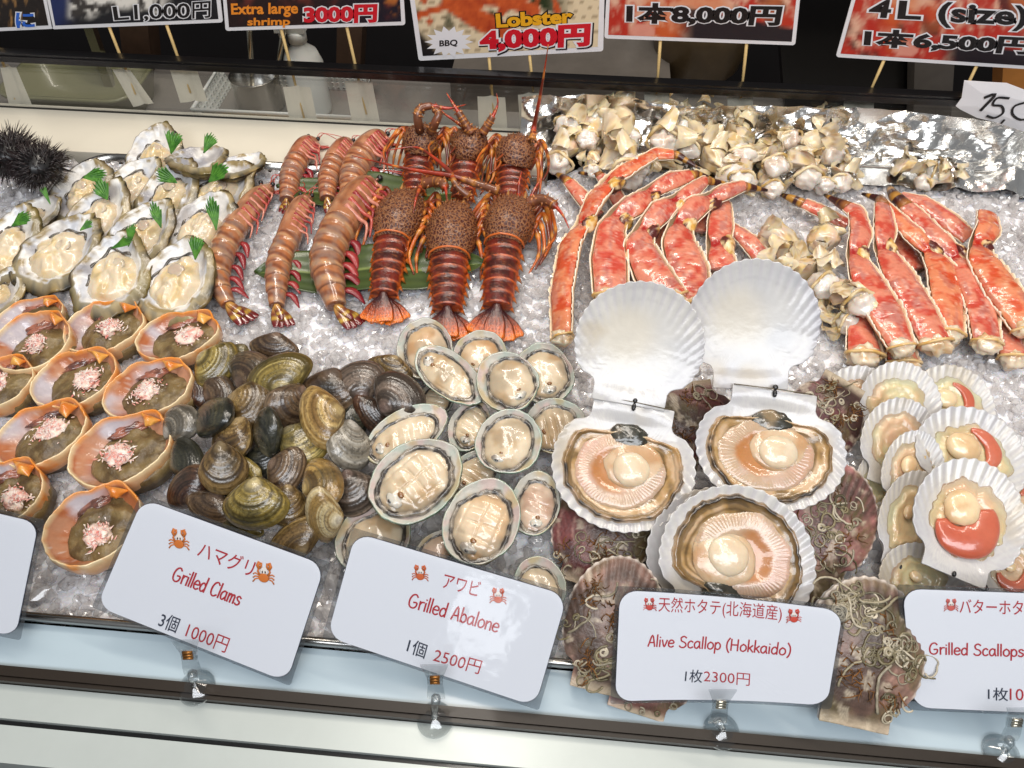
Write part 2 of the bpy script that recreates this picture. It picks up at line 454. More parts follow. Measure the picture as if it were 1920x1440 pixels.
counter = thing('display_counter', 'white enamelled market counter with black door rail holding the ice trays', 'counter', (0, .45, -.9))
co = (0, .45, -.9)
b = MB(); b.box((XL, .716, -.06), (-.031, .806, .002)); b.box((-.0308, .7685, -.06), (XR, .806, .002)); b.build('deck', MT['cream'], counter, False, co)
MB().box((XL, Yf(1248)-.002, -.05), (XR, .1785, -.004)).build('front_ledge', MT['enamel'], counter, False, co)
b = MB(); yA, yB = Yf(1247), Yf(1266)
b.box((XL, yB, -.03), (XR, yA, .0005)); b.box((XL, yB-.003, -.03), (XR, yB-.0003, -.001))
b.build('door_rail', MT['blackrail'], counter, False, co)
y1, y2 = yB-.0035, Yf(1341)
MB().box((XL, y2, -.06), (XR, y1, -.007)).build('rail_strip', MT['alu'], counter, False, co)
MB().box((XL, y2-.003, -.06), (XR, y2-.0003, -.012), ).build('rail_gap', MT['black'], counter, False, co)
y3 = Yf(1424)
MB().box((XL, y3, -.06), (XR, y2-.0033, -.010)).build('rail_strip', MT['alu'], counter, False, co)
MB().box((XL, .0, -.86), (XR, y3-.0005, -.03)).build('front_panel', MT['black'], counter, False, co)
MB().box((XL, y3, -.88), (XR, .70, -.065)).build('cabinet', MT['dark'], counter, False, co)

def tray(x0, x1, y0, y1, label, step=False):
    t = thing('metal_tray', label, 'tray', ((x0+x1)/2, (y0+y1)/2, -.055), 'steel trays filled with ice')
    off = ((x0+x1)/2, (y0+y1)/2, -.055)
    def loop(x0, x1, y0, y1, r, z):
        P = []
        for cx, cy, a0 in ((x1-r, y1-r, 0), (x0+r, y1-r, 90), (x0+r, y0+r, 180), (x1-r, y0+r, 270)):
            for k in range(9):
                a = math.radians(a0+k*90/8); P.append((cx+r*math.cos(a), cy+r*math.sin(a), z))
        return P
    if step:
        base_loop = loop
        def loop(x0, x1, y0, y1, r, z):
            d = .712-y1; P = base_loop(x0, x1, y0, y1, r, z)
            A = [q for q in P if not (q[0] > x1-r-.001 and q[1] > y1-r-.001)]; k0 = next(i for i, q in enumerate(P) if q[0] <= x0+r+.001 and q[1] > y1-r-.001)
            st = [(x1, .765-d, z), (-.027+d, .765-d, z), (-.027+d, y1, z)]
            return st+P[k0:]
    R = [loop(x0+.012, x1-.012, y0+.012, y1-.012, .03, -.048), loop(x0+.004, x1-.004, y0+.004, y1-.004, .036, -.005),
         loop(x0+.002, x1-.002, y0+.002, y1-.002, .038, .0035), loop(x0-.001, x1+.001, y0-.001, y1+.001, .04, .0045),
         loop(x0-.003, x1+.003, y0-.003, y1+.003, .042, .003), loop(x0-.0025, x1+.0025, y0-.0025, y1+.0025, .042, -.003)]
    MB().rings(R[:2], cap1=False).build('basin', MT['steel'], t, True, off)
    MB().rings(R[1:], cap0=False, cap1=False).build('rim', MT['steel'], t, True, off)
    return t
tray(-.552, .82, .182, .712, 'wide steel tray of ice under the oysters, clams, lobsters and crab legs', True)
tray(-1.10, -.562, .182, .70, 'steel tray of ice at the left edge under the sea urchins')

def iceh(x, y):
    q = p3(x*9, y*9, .5)
    h = .004*(fbm(q, 2, 3)-.5)*2-.004
    h = h-.012*sst(y, .34, .20)
    return h
def build_ice():
    mb = MB()
    nx, ny = 300, 130
    X, Y = np.meshgrid(np.linspace(-1.05, .85, nx), np.linspace(0, 1, ny), indexing='ij')
    Y = .184+Y*(np.interp(X, [-.04, .03, .30, .80], [.705, .755, .757, .76])-.184)
    q = p3(X*130, Y*130, 0)
    Z = iceh(X, Y)+.006*(fbm(q, 3, 9)-.5)-.0005
    mb.rings(p3(X, Y, Z), (1, 1, 1), wrap=False, mi=0)
    # chips: irregular rounded lumps
    r = RS(5)
    t = (1+5**.5)/2
    iv = np.array([(-1,t,0),(1,t,0),(-1,-t,0),(1,-t,0),(0,-1,t),(0,1,t),(0,-1,-t),(0,1,-t),(t,0,-1),(t,0,1),(-t,0,-1),(-t,0,1)], float)
    iv /= np.linalg.norm(iv[0])
    fc = [(0,11,5),(0,5,1),(0,1,7),(0,7,10),(0,10,11),(1,5,9),(5,11,4),(11,10,2),(10,7,6),(7,1,8),(3,9,4),(3,4,2),(3,2,6),(3,6,8),(3,8,9),(4,9,5),(2,4,11),(6,2,10),(8,6,7),(9,8,1)]
    vs = [tuple(v) for v in iv]; cache = {}; f2 = []
    def md(a, b):
        k = (min(a, b), max(a, b))
        if k not in cache:
            p = nrm((np.array(vs[a])+np.array(vs[b]))/2); vs.append(tuple(p)); cache[k] = len(vs)-1
        return cache[k]
    for a, b_, c in fc:
        x, y, z = md(a, b_), md(b_, c), md(c, a)
        f2 += [(a, x, z), (b_, y, x), (c, z, y), (x, y, z)]
    V0 = np.array(vs); F0 = np.array(f2); nv = len(V0)
    var = []
    for k in range(14):
        n = 1+.55*(vn(V0*1.7+k*9.7, k)-.5)*2*.8
        v = V0*n[:, None]
        for _ in range(9):       # flat cleaved faces
            d = nrm(r.normal(size=3)); lim = r.uniform(.42, .8); s = v@d
            v = v-np.clip(s-lim, 0, None)[:, None]*d
        var.append(v)
    N = 31000
    xs = r.uniform(-1.03, .815, N*2); ys = r.uniform(.187, .757, N*2)
    vis = []
    P = p3(xs, ys, 0.0); Q = P-O_; dep = Q@F_
    uu = 960+FPX*(Q@R_)/dep; vv = 720-FPX*(Q@U_)/dep
    k = (ys < np.interp(xs, [-.04, .03, .30, .80], [.703, .752, .755, .759])) & (uu > -800) & (uu < 2800) & (vv > 150)
    xs, ys = xs[k][:N], ys[k][:N]; N = len(xs)
    sz = r.uniform(.0024, .0059, N)*(1+.75*(r.rand(N) > .93))
    allv = np.zeros((N, nv, 3))
    for i in range(N):
        A = r.normal(size=(3, 3)); q_, _ = np.linalg.qr(A)
        allv[i] = (var[i % 14]*np.array([1.25, 1.0, .8])*sz[i]) @ q_.T
    z = iceh(xs, ys)+r.uniform(-.003, .0035, N)
    allv += np.stack([xs, ys, z], -1)[:, None]
    F = (F0[None]+(np.arange(N)*nv)[:, None, None]).reshape(-1, 3)
    mb.add(allv.reshape(-1, 3), [F], (1, 1, 1), mi=1)
    o = mb.build('crushed_ice', MT['ice'], None, False)
    tag(o, 'bed of pale crushed ice filling the trays under the seafood', 'ice', kind='stuff')
build_ice()

# glass screen at the back of the counter, with its black top rail
GY = .80
gs = thing('glass_screen', 'low clear glass screen with black top rail behind the seafood', 'glass screen', (0, GY, .002))
MB().box((XL, GY-.0025, .002), (XR, GY+.0025, .056)).build('pane', MT['glass'], gs, False, (0, GY, .002))
zr0 = float(WY(640, 146, GY-.006)[2]); zr1 = float(WY(640, 129, GY-.006)[2])
b = MB(); b.box((XL, GY-.006, zr0), (XR, GY+.006, zr1)); b.box((XL, GY-.0075, zr0+.004), (XR, GY-.0062, zr1-.003))
b.build('top_rail', MT['black'], gs, False, (0, GY, .002))
MB().box((XL, GY-.0035, .0022), (XR, GY-.0027, .0042)).build('seal', MT['black'], gs, False, (0, GY, .002))

# ---- behind the screen
tag(MB().box((-3, .90, -.95), (3, 3.0, -.9)).build('floor', MT['dark'], None, False), 'dark floor of the stall', 'floor', kind='structure')
tag(MB().box((-3, 2.2, -.9), (3, 2.3, 2.2)).build('back_wall', MT['dark'], None, False), 'dark back wall of the stall', 'wall', kind='structure')
wt = thing('worktop', 'grey worktop behind the glass screen', 'worktop', (0, 1.05, -.9))
TZ = -.12
MB().box((-1.4, .835, TZ-.04), (1.4, 1.12, TZ)).build('top', MT['table'], wt, False, (0, 1.05, -.9))
for sx in (-1.3, 1.3):
    MB().box((sx-.03, 1.02, -.9), (sx+.03, 1.08, TZ-.04)).build('leg', MT['grey'], wt, False, (0, 1.05, -.9))

def lathe(mb, c0, prof, c=(1, 1, 1), n=36, sx=1, sy=1):
    an = np.linspace(0, 2*np.pi, n, endpoint=False)
    R = np.array([[(c0[0]+r*sx*math.cos(a), c0[1]+r*sy*math.sin(a), c0[2]+z) for a in an] for r, z in prof])
    return mb.rings(R, c)
def hwall(P, u0, u1):            # half width in metres of a pixel span at a place
    return abs(u1-u0)/2*mpp(P)

# olive plastic tub
P = W(172, 196, TZ)
hw = hwall(P, 48, 296); t = thing('plastic_tub', 'olive plastic tub on the worktop behind the left of the glass', 'tub', P)
def rrect(a, b_, r, z, n=6):
    L = []
    for cx, cy, a0 in ((a-r, b_-r, 0), (-a+r, b_-r, 90), (-a+r, -b_+r, 180), (a-r, -b_+r, 270)):
        for k in range(n):
            q = math.radians(a0+k*90/(n-1)); L.append((cx+r*math.cos(q), cy+r*math.sin(q), z))
    return L
R = [rrect(hw*.86, .05, .025, 0), rrect(hw*.97, .062, .03, .042), rrect(hw, .066, .032, .044), rrect(hw, .066, .032, .048), rrect(hw*.95, .06, .03, .048), rrect(hw*.84, .048, .025, .006)]
MB().rings(R, cap0=True).build('body', MT['olive'], t)
# perforated white basket
P = W(540, 212, TZ)
t = thing('perforated_basket', 'white perforated plastic basket standing behind the glass screen', 'basket', P)
def perf(mb, o, ex, ey, nx, ny):
    o, ex, ey = map(lambda q: np.asarray(q, float), (o, ex, ey)); nn = nrm(np.cross(ex, ey))*.002
    for i in range(nx):
        for j in range(ny):
            a, b_ = i/nx, j/ny; d, e = 1/nx, 1/ny
            g = [(a, b_), (a+d, b_), (a+d, b_+e), (a, b_+e)]; k = .3
            h = [(a+d*k, b_+e*k), (a+d*(1-k), b_+e*k), (a+d*(1-k), b_+e*(1-k)), (a+d*k, b_+e*(1-k))]
            v = [o+ex*p+ey*q for p, q in g+h]+[o+ex*p+ey*q-nn for p, q in h]
            mb.add(v, [[(0, 1, 5, 4), (1, 2, 6, 5), (2, 3, 7, 6), (3, 0, 4, 7), (4, 5, 9, 8), (5, 6, 10, 9), (6, 7, 11, 10), (7, 4, 8, 11)]])
hb = hwall(P, 392, 690); b = MB()
for (o, ex, n) in (((-hb*.9, -.05, 0), (hb*1.8, 0, 0), 26), ((hb*.9, .07, 0), (-hb*1.8, 0, 0), 26)):
    perf(b, o, ex, (0, .0, .03), n, 4)
perf(b, (-hb*.9, .07, 0), (0, -.12, 0), (-hb*.1, 0, .03), 12, 4); perf(b, (hb*.9, -.05, 0), (0, .12, 0), (hb*.1, 0, .03), 12, 4)
b.build('mesh_side', MT['white_plastic'], t, False)
b = MB(); b.tube([(-hb, -.052, .031), (hb, -.052, .031), (hb, .072, .031), (-hb, .072, .031), (-hb, -.052, .031)], .003); b.build('rim', MT['white_plastic'], t)
# steel pot with ladles
P = W(492, 200, TZ)
rp = hwall(P, 449, 535)
t = thing('steel_pot', 'round steel pot holding ladles inside the white basket', 'pot', P)
b = MB(); lathe(b, (0, 0, 0), [(rp*.9, .0), (rp, .004), (rp, .05), (rp*1.04, .052), (rp*1.0, .053), (rp*.95, .05), (rp*.93, .006)]); b.build('body', MT['steel'], t)
for (ux, uy, bx) in ((466, 20, 478), (536, 30, 515)):
    A = WY(ux, uy, 1.0); Bp = P+np.array([(bx-492)*mpp(P), 0, .01])
    l = MB(); l.tube([Bp, (A+Bp)/2, A], [.005, .006, .007], flat=.6)
    ob = l.build('ladle_handle', MT['spring'], None, True, P); ob.parent = t
# spray bottle
P = W(588, 208, TZ)
t = thing('spray_bottle', 'white translucent spray bottle with trigger head behind the glass', 'spray bottle', P)
rb = hwall(P, 553, 624)
b = MB(); lathe(b, (0, 0, 0), [(rb*.95, 0), (rb, .006), (rb, .075), (rb*.8, .092), (rb*.4, .102), (rb*.38, .11)]); b.build('body', MT['white_plastic'], t)
b = MB(); lathe(b, (0, 0, .108), [(rb*.45, 0), (rb*.46, .012), (rb*.38, .014)]); b.build('collar', MT['white_plastic'], t)
b = MB(); b.box((-.028, -.009, .122), (.014, .009, .142)); b.box((-.024, -.005, .098), (-.017, .005, .122)); b.build('trigger_head', MT['white_plastic'], t, False)
# cardboard sheet
P = WY(560, 218, .87)
t = MB().box((-.16, -.035, 0), (.16, .05, .012)).build('cardboard_sheet', MT['card_board'], None, False)
t.location = (float(P[0]), .905, TZ+.0005); tag(t, 'flat brown cardboard sheet on the worktop below the basket', 'cardboard')
# posts and poles at the back
def bar(name, u0, v0, u1, v1, Y, wpx, m_, label, cat, dy=.02):
    A, B_ = WY(u0, v0, Y), WY(u1, v1, Y); A = A+(A-B_)*2.5; B_ = B_+(B_-A)*.25; r_ = wpx/2*mpp(B_)
    pass
    d = nrm(A-B_); x = nrm(np.cross(d, (0, 1, 0))); b = MB(); v = []
    for q in (B_, A):
        for sx, sy in ((-1, -1), (1, -1), (1, 1), (-1, 1)): v.append(q+x*r_*sx+np.array([0, dy*sy, 0]))
    b.add(v, [[(0, 3, 2, 1), (4, 5, 6, 7), (0, 1, 5, 4), (1, 2, 6, 5), (2, 3, 7, 6), (3, 0, 4, 7)]])
    o = b.build(name, m_, None, False, B_); o.location = Vector(B_.tolist()); tag(o, label, cat)
bar('wooden_post', 262, 60, 275, 190, 1.12, 46, MT['wood'], 'dark wooden post behind the second poster from the left', 'post')
bar('wooden_post', 660, 60, 655, 190, 1.15, 40, MT['wood'], 'dark wooden post right of the white spray bottle', 'post')
bar('metal_pole', 172, 60, 200, 140, 1.05, 16, MT['steel'], 'thin grey metal pole left of the two skewers', 'pole', .006)
bar('metal_pole', 1190, 85, 1188, 150, 1.2, 16, MT['steel'], 'thin metal pole behind the gap beside the lobster poster', 'pole', .006)
bar('pillar', 1600, 90, 1600, 190, 1.1, 235, MT['black'], 'broad black pillar between the two right-hand posters', 'pillar')
bar('post', 1745, 110, 1742, 185, 1.05, 62, MT['grey'], 'grey olive post under the right-hand poster', 'post')
bar('wooden_board', 1925, 120, 1920, 180, 1.0, 90, MT['wood_light'], 'orange wooden board at the right edge above the handwritten note', 'board')
P = W(1300, 148, TZ)
t = thing('brown_bowl', 'big brown bowl on the worktop behind the crab leg poster', 'bowl', P)
rb = hwall(P, 1205, 1395); b = MB(); lathe(b, (0, 0, 0), [(rb*.5, 0), (rb*.8, .03), (rb*.98, .09), (rb, .13), (rb*.97, .131), (rb*.94, .09), (rb*.5, .02)]); b.build('body', MT['brown'], t)
P = W(1100, 150, TZ)
t = MB().box((-.2, -.1, 0), (.12, .1, .05)).build('storage_box', MT['grey'], None, False); t.location = Vector(P.tolist()); tag(t, 'low dark grey box behind the antennae of the lobsters', 'box')

# ---- crumpled foil lining the back right
def build_foil():
    r = RS(21); nx, ns = 330, 84
    fx = np.array([W(u, v, .002) for u, v in ((975, 292), (1040, 296), (1200, 318), (1400, 347), (1600, 345), (1920, 372), (2150, 392))])
    xs = np.linspace(-.058, .80, nx); front = np.interp(xs, fx[:, 0], fx[:, 1])
    s = np.linspace(0, 1, ns); R = np.zeros((nx, ns, 3)); Nn = np.zeros((nx, ns, 3))
    for i, x in enumerate(xs):
        yb = .778+.004*math.sin(x*40); yf = min(front[i], yb-.012); a = yb-yf; b_ = .053+.003*math.sin(x*23+1)
        d = s*(a+b_); fl = d < a
        y = np.where(fl, yf+d, yb+(d-a)*.22); z = np.where(fl, .004, .004+(d-a)*.98)
        k = np.exp(-((d-a)/.010)**2)*.005; y = y-k; z = z+k
        R[i] = np.stack([np.full(ns, x), y, z], -1)
        w_ = sst(d, a-.012, a+.012); Nn[i] = np.stack([0*s, -w_, 1-w_*.8], -1)
    Nn /= np.linalg.norm(Nn, axis=-1)[..., None]
    D = np.zeros((nx, ns)); q = np.stack([R[..., 0], R[..., 1]+R[..., 2]], -1)
    for k in range(40):
        a = r.uniform(0, np.pi); wv = r.uniform(.015, .09); c = q@np.array([math.cos(a), math.sin(a)])+r.rand()
        c = c+.006*fbm(p3(q[..., 0]*40, q[..., 1]*40, k), 2, k)
        msk = sst(fbm(p3(q[..., 0]*16, q[..., 1]*16, k*3.1), 2, k+40), .42, .6)
        D += msk*np.abs((c/wv) % 1-.5)*wv*r.uniform(.06, .17)*(1 if r.rand() < .5 else -1)
    D += .002*(fbm(p3(q[..., 0]*60, q[..., 1]*60, 2), 3, 4)-.5)
    R += Nn*D[..., None]
    R[..., 1] = np.minimum(R[..., 1], .7925); R[..., 2] = np.maximum(R[..., 2], .0025)
    o = MB().rings(R, wrap=False).build('foil_sheet', MT['foil'], None, False)
    tag(o, 'crumpled silver aluminium foil lining the back right of the display', 'foil')
build_foil()

# ---- lettering, cards and posters
TCACHE = {}
def text_geo(s, bold=0.0):
    k = (s, bold)
    if k not in TCACHE:
        cu = bpy.data.curves.new('lettering', 'FONT'); cu.body = s; cu.offset = bold; cu.resolution_u = 3
        ob = bpy.data.objects.new('lettering', cu); COL.objects.link(ob)
        dg = bpy.context.evaluated_depsgraph_get(); dg.update()
        me = bpy.data.meshes.new_from_object(ob.evaluated_get(dg))
        V = np.array([v.co[:] for v in me.vertices]); Fc = [tuple(p.vertices) for p in me.polygons]
        bpy.data.objects.remove(ob); bpy.data.curves.remove(cu); bpy.data.meshes.remove(me)
        TCACHE[k] = (V, Fc)
    return TCACHE[k]
class Plane:
    def __init__(s, C, n, disp=None, inv=None):
        s.C = np.asarray(C, float); s.n = nrm(n); s.disp = disp
    def P(s, uv, off=0.0):
        p = hitp(uv[0], uv[1], s.C, s.n)
        return s.lift(p[None], off)[0]
    def flat(s, uv): return hitp(uv[0], uv[1], s.C, s.n)
    def lift(s, p, off=0.0):
        d = off if s.disp is None else off+s.disp(p)
        return p+np.reshape(d, (-1, 1))*s.n if np.ndim(d) else p+d*s.n
def letter(pl, s, p0, p1, ptop, m_, parent, off, bold=0.0, outline=0.0, name='lettering', root=(0, 0, 0)):
    V0, _ = text_geo(s, bold); V, Fc = text_geo(s, bold+outline) if outline else (V0, text_geo(s, bold)[1])
    x0, x1, y1 = V0[:, 0].min(), V0[:, 0].max(), V0[:, 1].max()
    O = pl.flat(p0); X = pl.flat(p1)-O; Y = pl.flat(ptop)-O
    P = O+((V[:, 0]-x0)/(x1-x0))[:, None]*X+(V[:, 1]/y1)[:, None]*Y
    P = pl.lift(P, off)-np.asarray(root, float)
    me = bpy.data.meshes.new(name); me.from_pydata([tuple(map(float, q)) for q in P], [], Fc); me.update()
    return link(name, me, m_, parent)
STROKE = {
 'G': (.8, [[(.62,.85),(.45,1),(.2,.9),(.05,.55),(.1,.15),(.35,0),(.6,.12),(.65,.42),(.38,.42)]]),
 'r': (.46, [[(.08,.62),(.1,0)], [(.1,.4),(.22,.58),(.4,.6)]]), 'i': (.23, [[(.08,.6),(.08,0)], [(.08,.82),(.09,.85)]]),
 'l': (.23, [[(.08,1.05),(.08,0)]]), 'e': (.56, [[(.05,.32),(.45,.36),(.42,.55),(.22,.62),(.05,.4),(.08,.1),(.28,0),(.46,.1)]]),
 'd': (.62, [[(.48,1.05),(.46,0)],[(.46,.45),(.28,.62),(.08,.45),(.06,.15),(.24,0),(.46,.2)]]),
 'C': (.70, [[(.6,.85),(.42,1),(.18,.88),(.05,.5),(.12,.12),(.35,0),(.6,.14)]]),
 'a': (.62, [[(.46,.5),(.28,.62),(.06,.42),(.08,.1),(.26,0),(.45,.25)],[(.45,.6),(.47,.15),(.54,0)]]),
 'm': (.72, [[(.06,.6),(.08,0)],[(.08,.4),(.2,.6),(.32,.5),(.32,0)],[(.32,.42),(.46,.6),(.58,.5),(.6,0)]]),
 's': (.52, [[(.42,.52),(.25,.62),(.08,.5),(.2,.34),(.4,.24),(.36,.06),(.18,0),(.03,.08)]]),
 'A': (.66, [[(.02,0),(.32,1),(.56,0)],[(.1,.33),(.48,.36)]]),
 'b': (.58, [[(.08,1.05),(.08,0)],[(.08,.42),(.26,.62),(.46,.45),(.46,.15),(.28,0),(.08,.15)]]),
 'o': (.58, [[(.26,.62),(.06,.42),(.08,.1),(.28,0),(.48,.18),(.46,.48),(.26,.62)]]),
 'n': (.56, [[(.06,.6),(.08,0)],[(.08,.4),(.24,.6),(.42,.5),(.44,0)]]), 'v': (.52, [[(.04,.6),(.22,0),(.44,.6)]]),
 'S': (.68, [[(.55,.88),(.35,1),(.12,.85),(.18,.58),(.45,.45),(.56,.22),(.4,.02),(.15,.02),(.03,.14)]]),
 'c': (.52, [[(.42,.52),(.26,.62),(.06,.42),(.08,.1),(.26,0),(.44,.1)]]),
 'p': (.58, [[(.08,.6),(.06,-.35)],[(.08,.42),(.26,.62),(.46,.45),(.46,.15),(.28,0),(.08,.12)]]),
 '(': (.36, [[(.28,1.08),(.1,.75),(.06,.35),(.14,.0),(.26,-.2)]]), ')': (.36, [[(.06,1.08),(.24,.75),(.28,.35),(.2,.0),(.08,-.2)]]),
 'H': (.76, [[(.06,1),(.06,0)],[(.58,1),(.58,0)],[(.06,.5),(.58,.52)]]), 'k': (.52, [[(.08,1.05),(.08,0)],[(.42,.58),(.1,.25)],[(.2,.33),(.46,0)]]),
 '1': (.5, [[(.1,.75),(.3,1),(.16,0)]]), '5': (.6, [[(.5,1),(.18,.95),(.1,.6),(.35,.6),(.45,.3),(.25,0),(.02,.05)]]),
 '0': (.7, [[(.35,1),(.08,.7),(.08,.25),(.3,0),(.55,.25),(.58,.7),(.35,1)]]), ',': (.3, [[(.12,.08),(.02,-.2)]]), ' ': (.36, [])}
def handwrite(pl, s, p0, p1, ptop, m_, parent, off, wpx, root=(0, 0, 0), name='lettering'):
    tot = sum(STROKE[c][0] for c in s)
    O = pl.flat(p0); X = pl.flat(p1)-O; Y = pl.flat(ptop)-O; r_ = wpx/2*mpp(O); mb = MB(); x = 0; k = 0
    for ch in s:
        adv, st = STROKE[ch]
        for ln in st:
            a = np.array(ln, float); a = cr(a, max(3, len(a)*3)) if len(a) > 2 else a
            P = O+((a[:, 0]+x)/tot)[:, None]*X+a[:, 1:2]*Y
            P = pl.lift(P, off+1e-5*(k % 5)); k += 1
            if len(P) == 2: P = np.array([P[0], (P[0]+P[1])/2, P[1]])
            T = P[-1]-P[-2]; P = np.vstack([P, P[-1]+nrm(T)*r_*.5]); P = np.vstack([P[0]-nrm(P[1]-P[0])*r_*.5, P])
            sec = np.repeat(np.array([(-1, 0), (0, .16), (1, 0), (0, -.16)], float)[None]*r_, len(P), 0)
            mb.loft(P, sec, up=pl.n)
        x += adv
    return mb.build(name, m_, parent, False, root)
def emblem(pl, c0, px, parent, off, root, colr, tilt=0.0):
    O = pl.P(c0, off); ex = nrm(pl.flat((c0[0]+10, c0[1]-10*math.tan(math.radians(-tilt))))-pl.flat(c0)); ey = nrm(np.cross(pl.n, ex)); k = px/2*mpp(O)
    B3 = np.stack([ex, ey, pl.n], 1)*k; cl = lin(colr); dk = lin((60, 30, 20)); wt_ = lin((240, 230, 220)); mb = MB()
    def tb(P, r): mb.tube(np.array([(a, b_, .02) for a, b_ in P]) @ B3.T+O, r*k, cl, na=6, flat=.25, up=pl.n)
    mb.ball(O+B3@np.array([0, .2, .0]), np.array([.32, .36, .02]), wt_, M=B3, nu=18, nv=7)
    mb.ball(O+B3@np.array([0, -.38, .01]), np.array([.46, .40, .03]), cl, M=B3, nu=20, nv=7)
    for s_ in (-1, 1):
        tb([(s_*.34, -.15), (s_*.52, .15), (s_*.42, .42)], .09)
        tb([(s_*.40, .35), (s_*.56, .62), (s_*.40, .95)], .15); tb([(s_*.36, .40), (s_*.24, .62), (s_*.26, .90)], .09)
        for q, (a, b_) in enumerate(((.02, -.1), (-.25, -.42), (-.5, -.78))):
            tb([(s_*.38, -.2+a*.5), (s_*.72, -.05+a), (s_*.92, b_-.05)], .06)
        mb.ball(O+B3@np.array([s_*.12, .12, .03]), np.array([.06, .12, .02]), dk, M=B3, nu=8, nv=5)
    return mb.build('crab_emblem', MT['print'], parent, True, root)
def quad_sheet(pl, corners, off, nx=24, ny=12, rad=0.0, th=.0003):
    """rounded sheet between four pixel corners TL TR BR BL, as a thin slab"""
    c = [pl.flat(q) for q in corners]; TL, TR, BR, BL = c
    w_ = np.linalg.norm(TR-TL); h_ = np.linalg.norm(TL-BL); rx, ry = rad/w_, rad/h_
    n = 40; pts = []
    def side(a, b_, k): return [(a[0]+(b_[0]-a[0])*i/k, a[1]+(b_[1]-a[1])*i/k) for i in range(1, k)]
    cn = []
    for cx, cy, a0 in ((1-rx, 1-ry, 0), (rx, 1-ry, 90), (rx, ry, 180), (1-rx, ry, 270)):
        cn.append([(cx+rx*math.cos(math.radians(a0+q*15)), cy+ry*math.sin(math.radians(a0+q*15))) for q in range(7)])
    for i in range(4):
        pts += cn[i]; pts += side(cn[i][-1], cn[(i+1) % 4][0], 16)
    pts = np.array(pts); R = []
    for k, o_ in ((0.0, off), (.25, off), (.5, off), (.75, off), (.9, off), (1, off), (1, off-th), (.5, off-th), (0.0, off-th)):
        st = .5+(pts-.5)*max(k, .02)
        s_, t_ = st[:, 0:1], st[:, 1:2]
        P = (BL*(1-s_)+BR*s_)*(1-t_)+(TL*(1-s_)+TR*s_)*t_
        R.append(pl.lift(P, o_))
    return np.array(R)
def shrinkq(q, dx, dy):
    q = np.array(q, float); TL, TR, BR, BL = q
    ex = (TR-TL)/np.linalg.norm(TR-TL); ey = (BL-TL)/np.linalg.norm(BL-TL)
    return [TL+ex*dx+ey*dy, TR-ex*dx+ey*dy, BR-ex*dx-ey*dy, BL+ex*dx-ey*dy]
def price_card(corners, z, tilt, label, bend=0.0, dx=9, dy=7, tdir=-95):
    q = np.array(corners, float); u, v = q.mean(0)
    t, d = math.radians(tilt), math.radians(tdir)
    n = np.array([math.sin(t)*math.cos(d), math.sin(t)*math.sin(d), math.cos(t)])
    C = W(u, v, z); disp = None
    if bend:
        ex = nrm(hitp(*((q[1]+q[2])/2), C, n)-hitp(*((q[0]+q[3])/2), C, n)); hw_ = np.linalg.norm(hitp(*q[1], C, n)-hitp(*q[0], C, n))/2
        disp = lambda p: -bend*(1-(((p-C)@ex)/hw_)**2)
    pl = Plane(C, n, disp); root = thing('price_card', label, 'price card', C, 'laminated price cards along the front')
    MB().rings(quad_sheet(pl, shrinkq(corners, dx, dy), 0, rad=.011)).build('paper', MT['paper'], root, False, C)
    b = MB(); R = quad_sheet(pl, shrinkq(corners, dx-1.0, dy-1.0), -.0004, rad=.0115); b.rings(R); b.build('printed_border', MT['ink_black'], root, False, C)
    MB().rings(quad_sheet(pl, shrinkq(corners, dx-2.5, dy-2.5), .0010, rad=.012)).build('laminate', MT['laminate'], root, False, C)
    MB().rings(quad_sheet(pl, corners, -.0010, rad=.002)).build('laminate_backing', MT['laminate_edge'], root, False, C)
    return pl, root, C
INK = .00025
def clams_card():
    pl, r_, C = price_card([(262, 926), (620, 1057), (543, 1288), (170, 1140)], .045, 48, 'tilted white card reading Grilled Clams, three for 1000 yen')
    emblem(pl, (336, 1012), 44, r_, INK, C, (214, 116, 36), 6); emblem(pl, (495, 1075), 46, r_, INK, C, (214, 116, 36), 8)
    letter(pl, 'ハマグリ', (369, 1041), (471, 1080), (379, 1013), MT['ink_red'], r_, INK, .006, root=C)
    handwrite(pl, 'Grilled Clams', (321, 1087), (449, 1136), (331, 1062), MT['ink_red'], r_, INK, 3.4, C)
    letter(pl, '3個', (296, 1172), (330, 1185), (306, 1146), MT['ink_black'], r_, INK, .006, root=C)
    letter(pl, '1000円', (347, 1192), (423, 1222), (356, 1167), MT['ink_red'], r_, INK, 0, root=C)
def abalone_card():
    pl, r_, C = price_card([(660, 990), (1074, 1113), (1010, 1334), (603, 1198)], .045, 48, 'tilted white card reading Grilled Abalone, one for 2500 yen')
    emblem(pl, (788, 1075), 34, r_, INK, C, (206, 96, 44), 4); emblem(pl, (934, 1118), 34, r_, INK, C, (206, 84, 44), 4)
    letter(pl, 'アワビ', (829, 1100), (897, 1118), (835, 1073), MT['ink_red'], r_, INK, .004, root=C)
    handwrite(pl, 'Grilled Abalone', (764, 1137), (934, 1186), (771, 1112), MT['ink_red'], r_, INK, 3.2, C)
    letter(pl, '1個', (762, 1220), (796, 1233), (769, 1195), MT['ink_black'], r_, INK, .006, root=C)
    letter(pl, '2500円', (811, 1238), (898, 1262), (818, 1215), MT['ink_red'], r_, INK, 0, root=C)
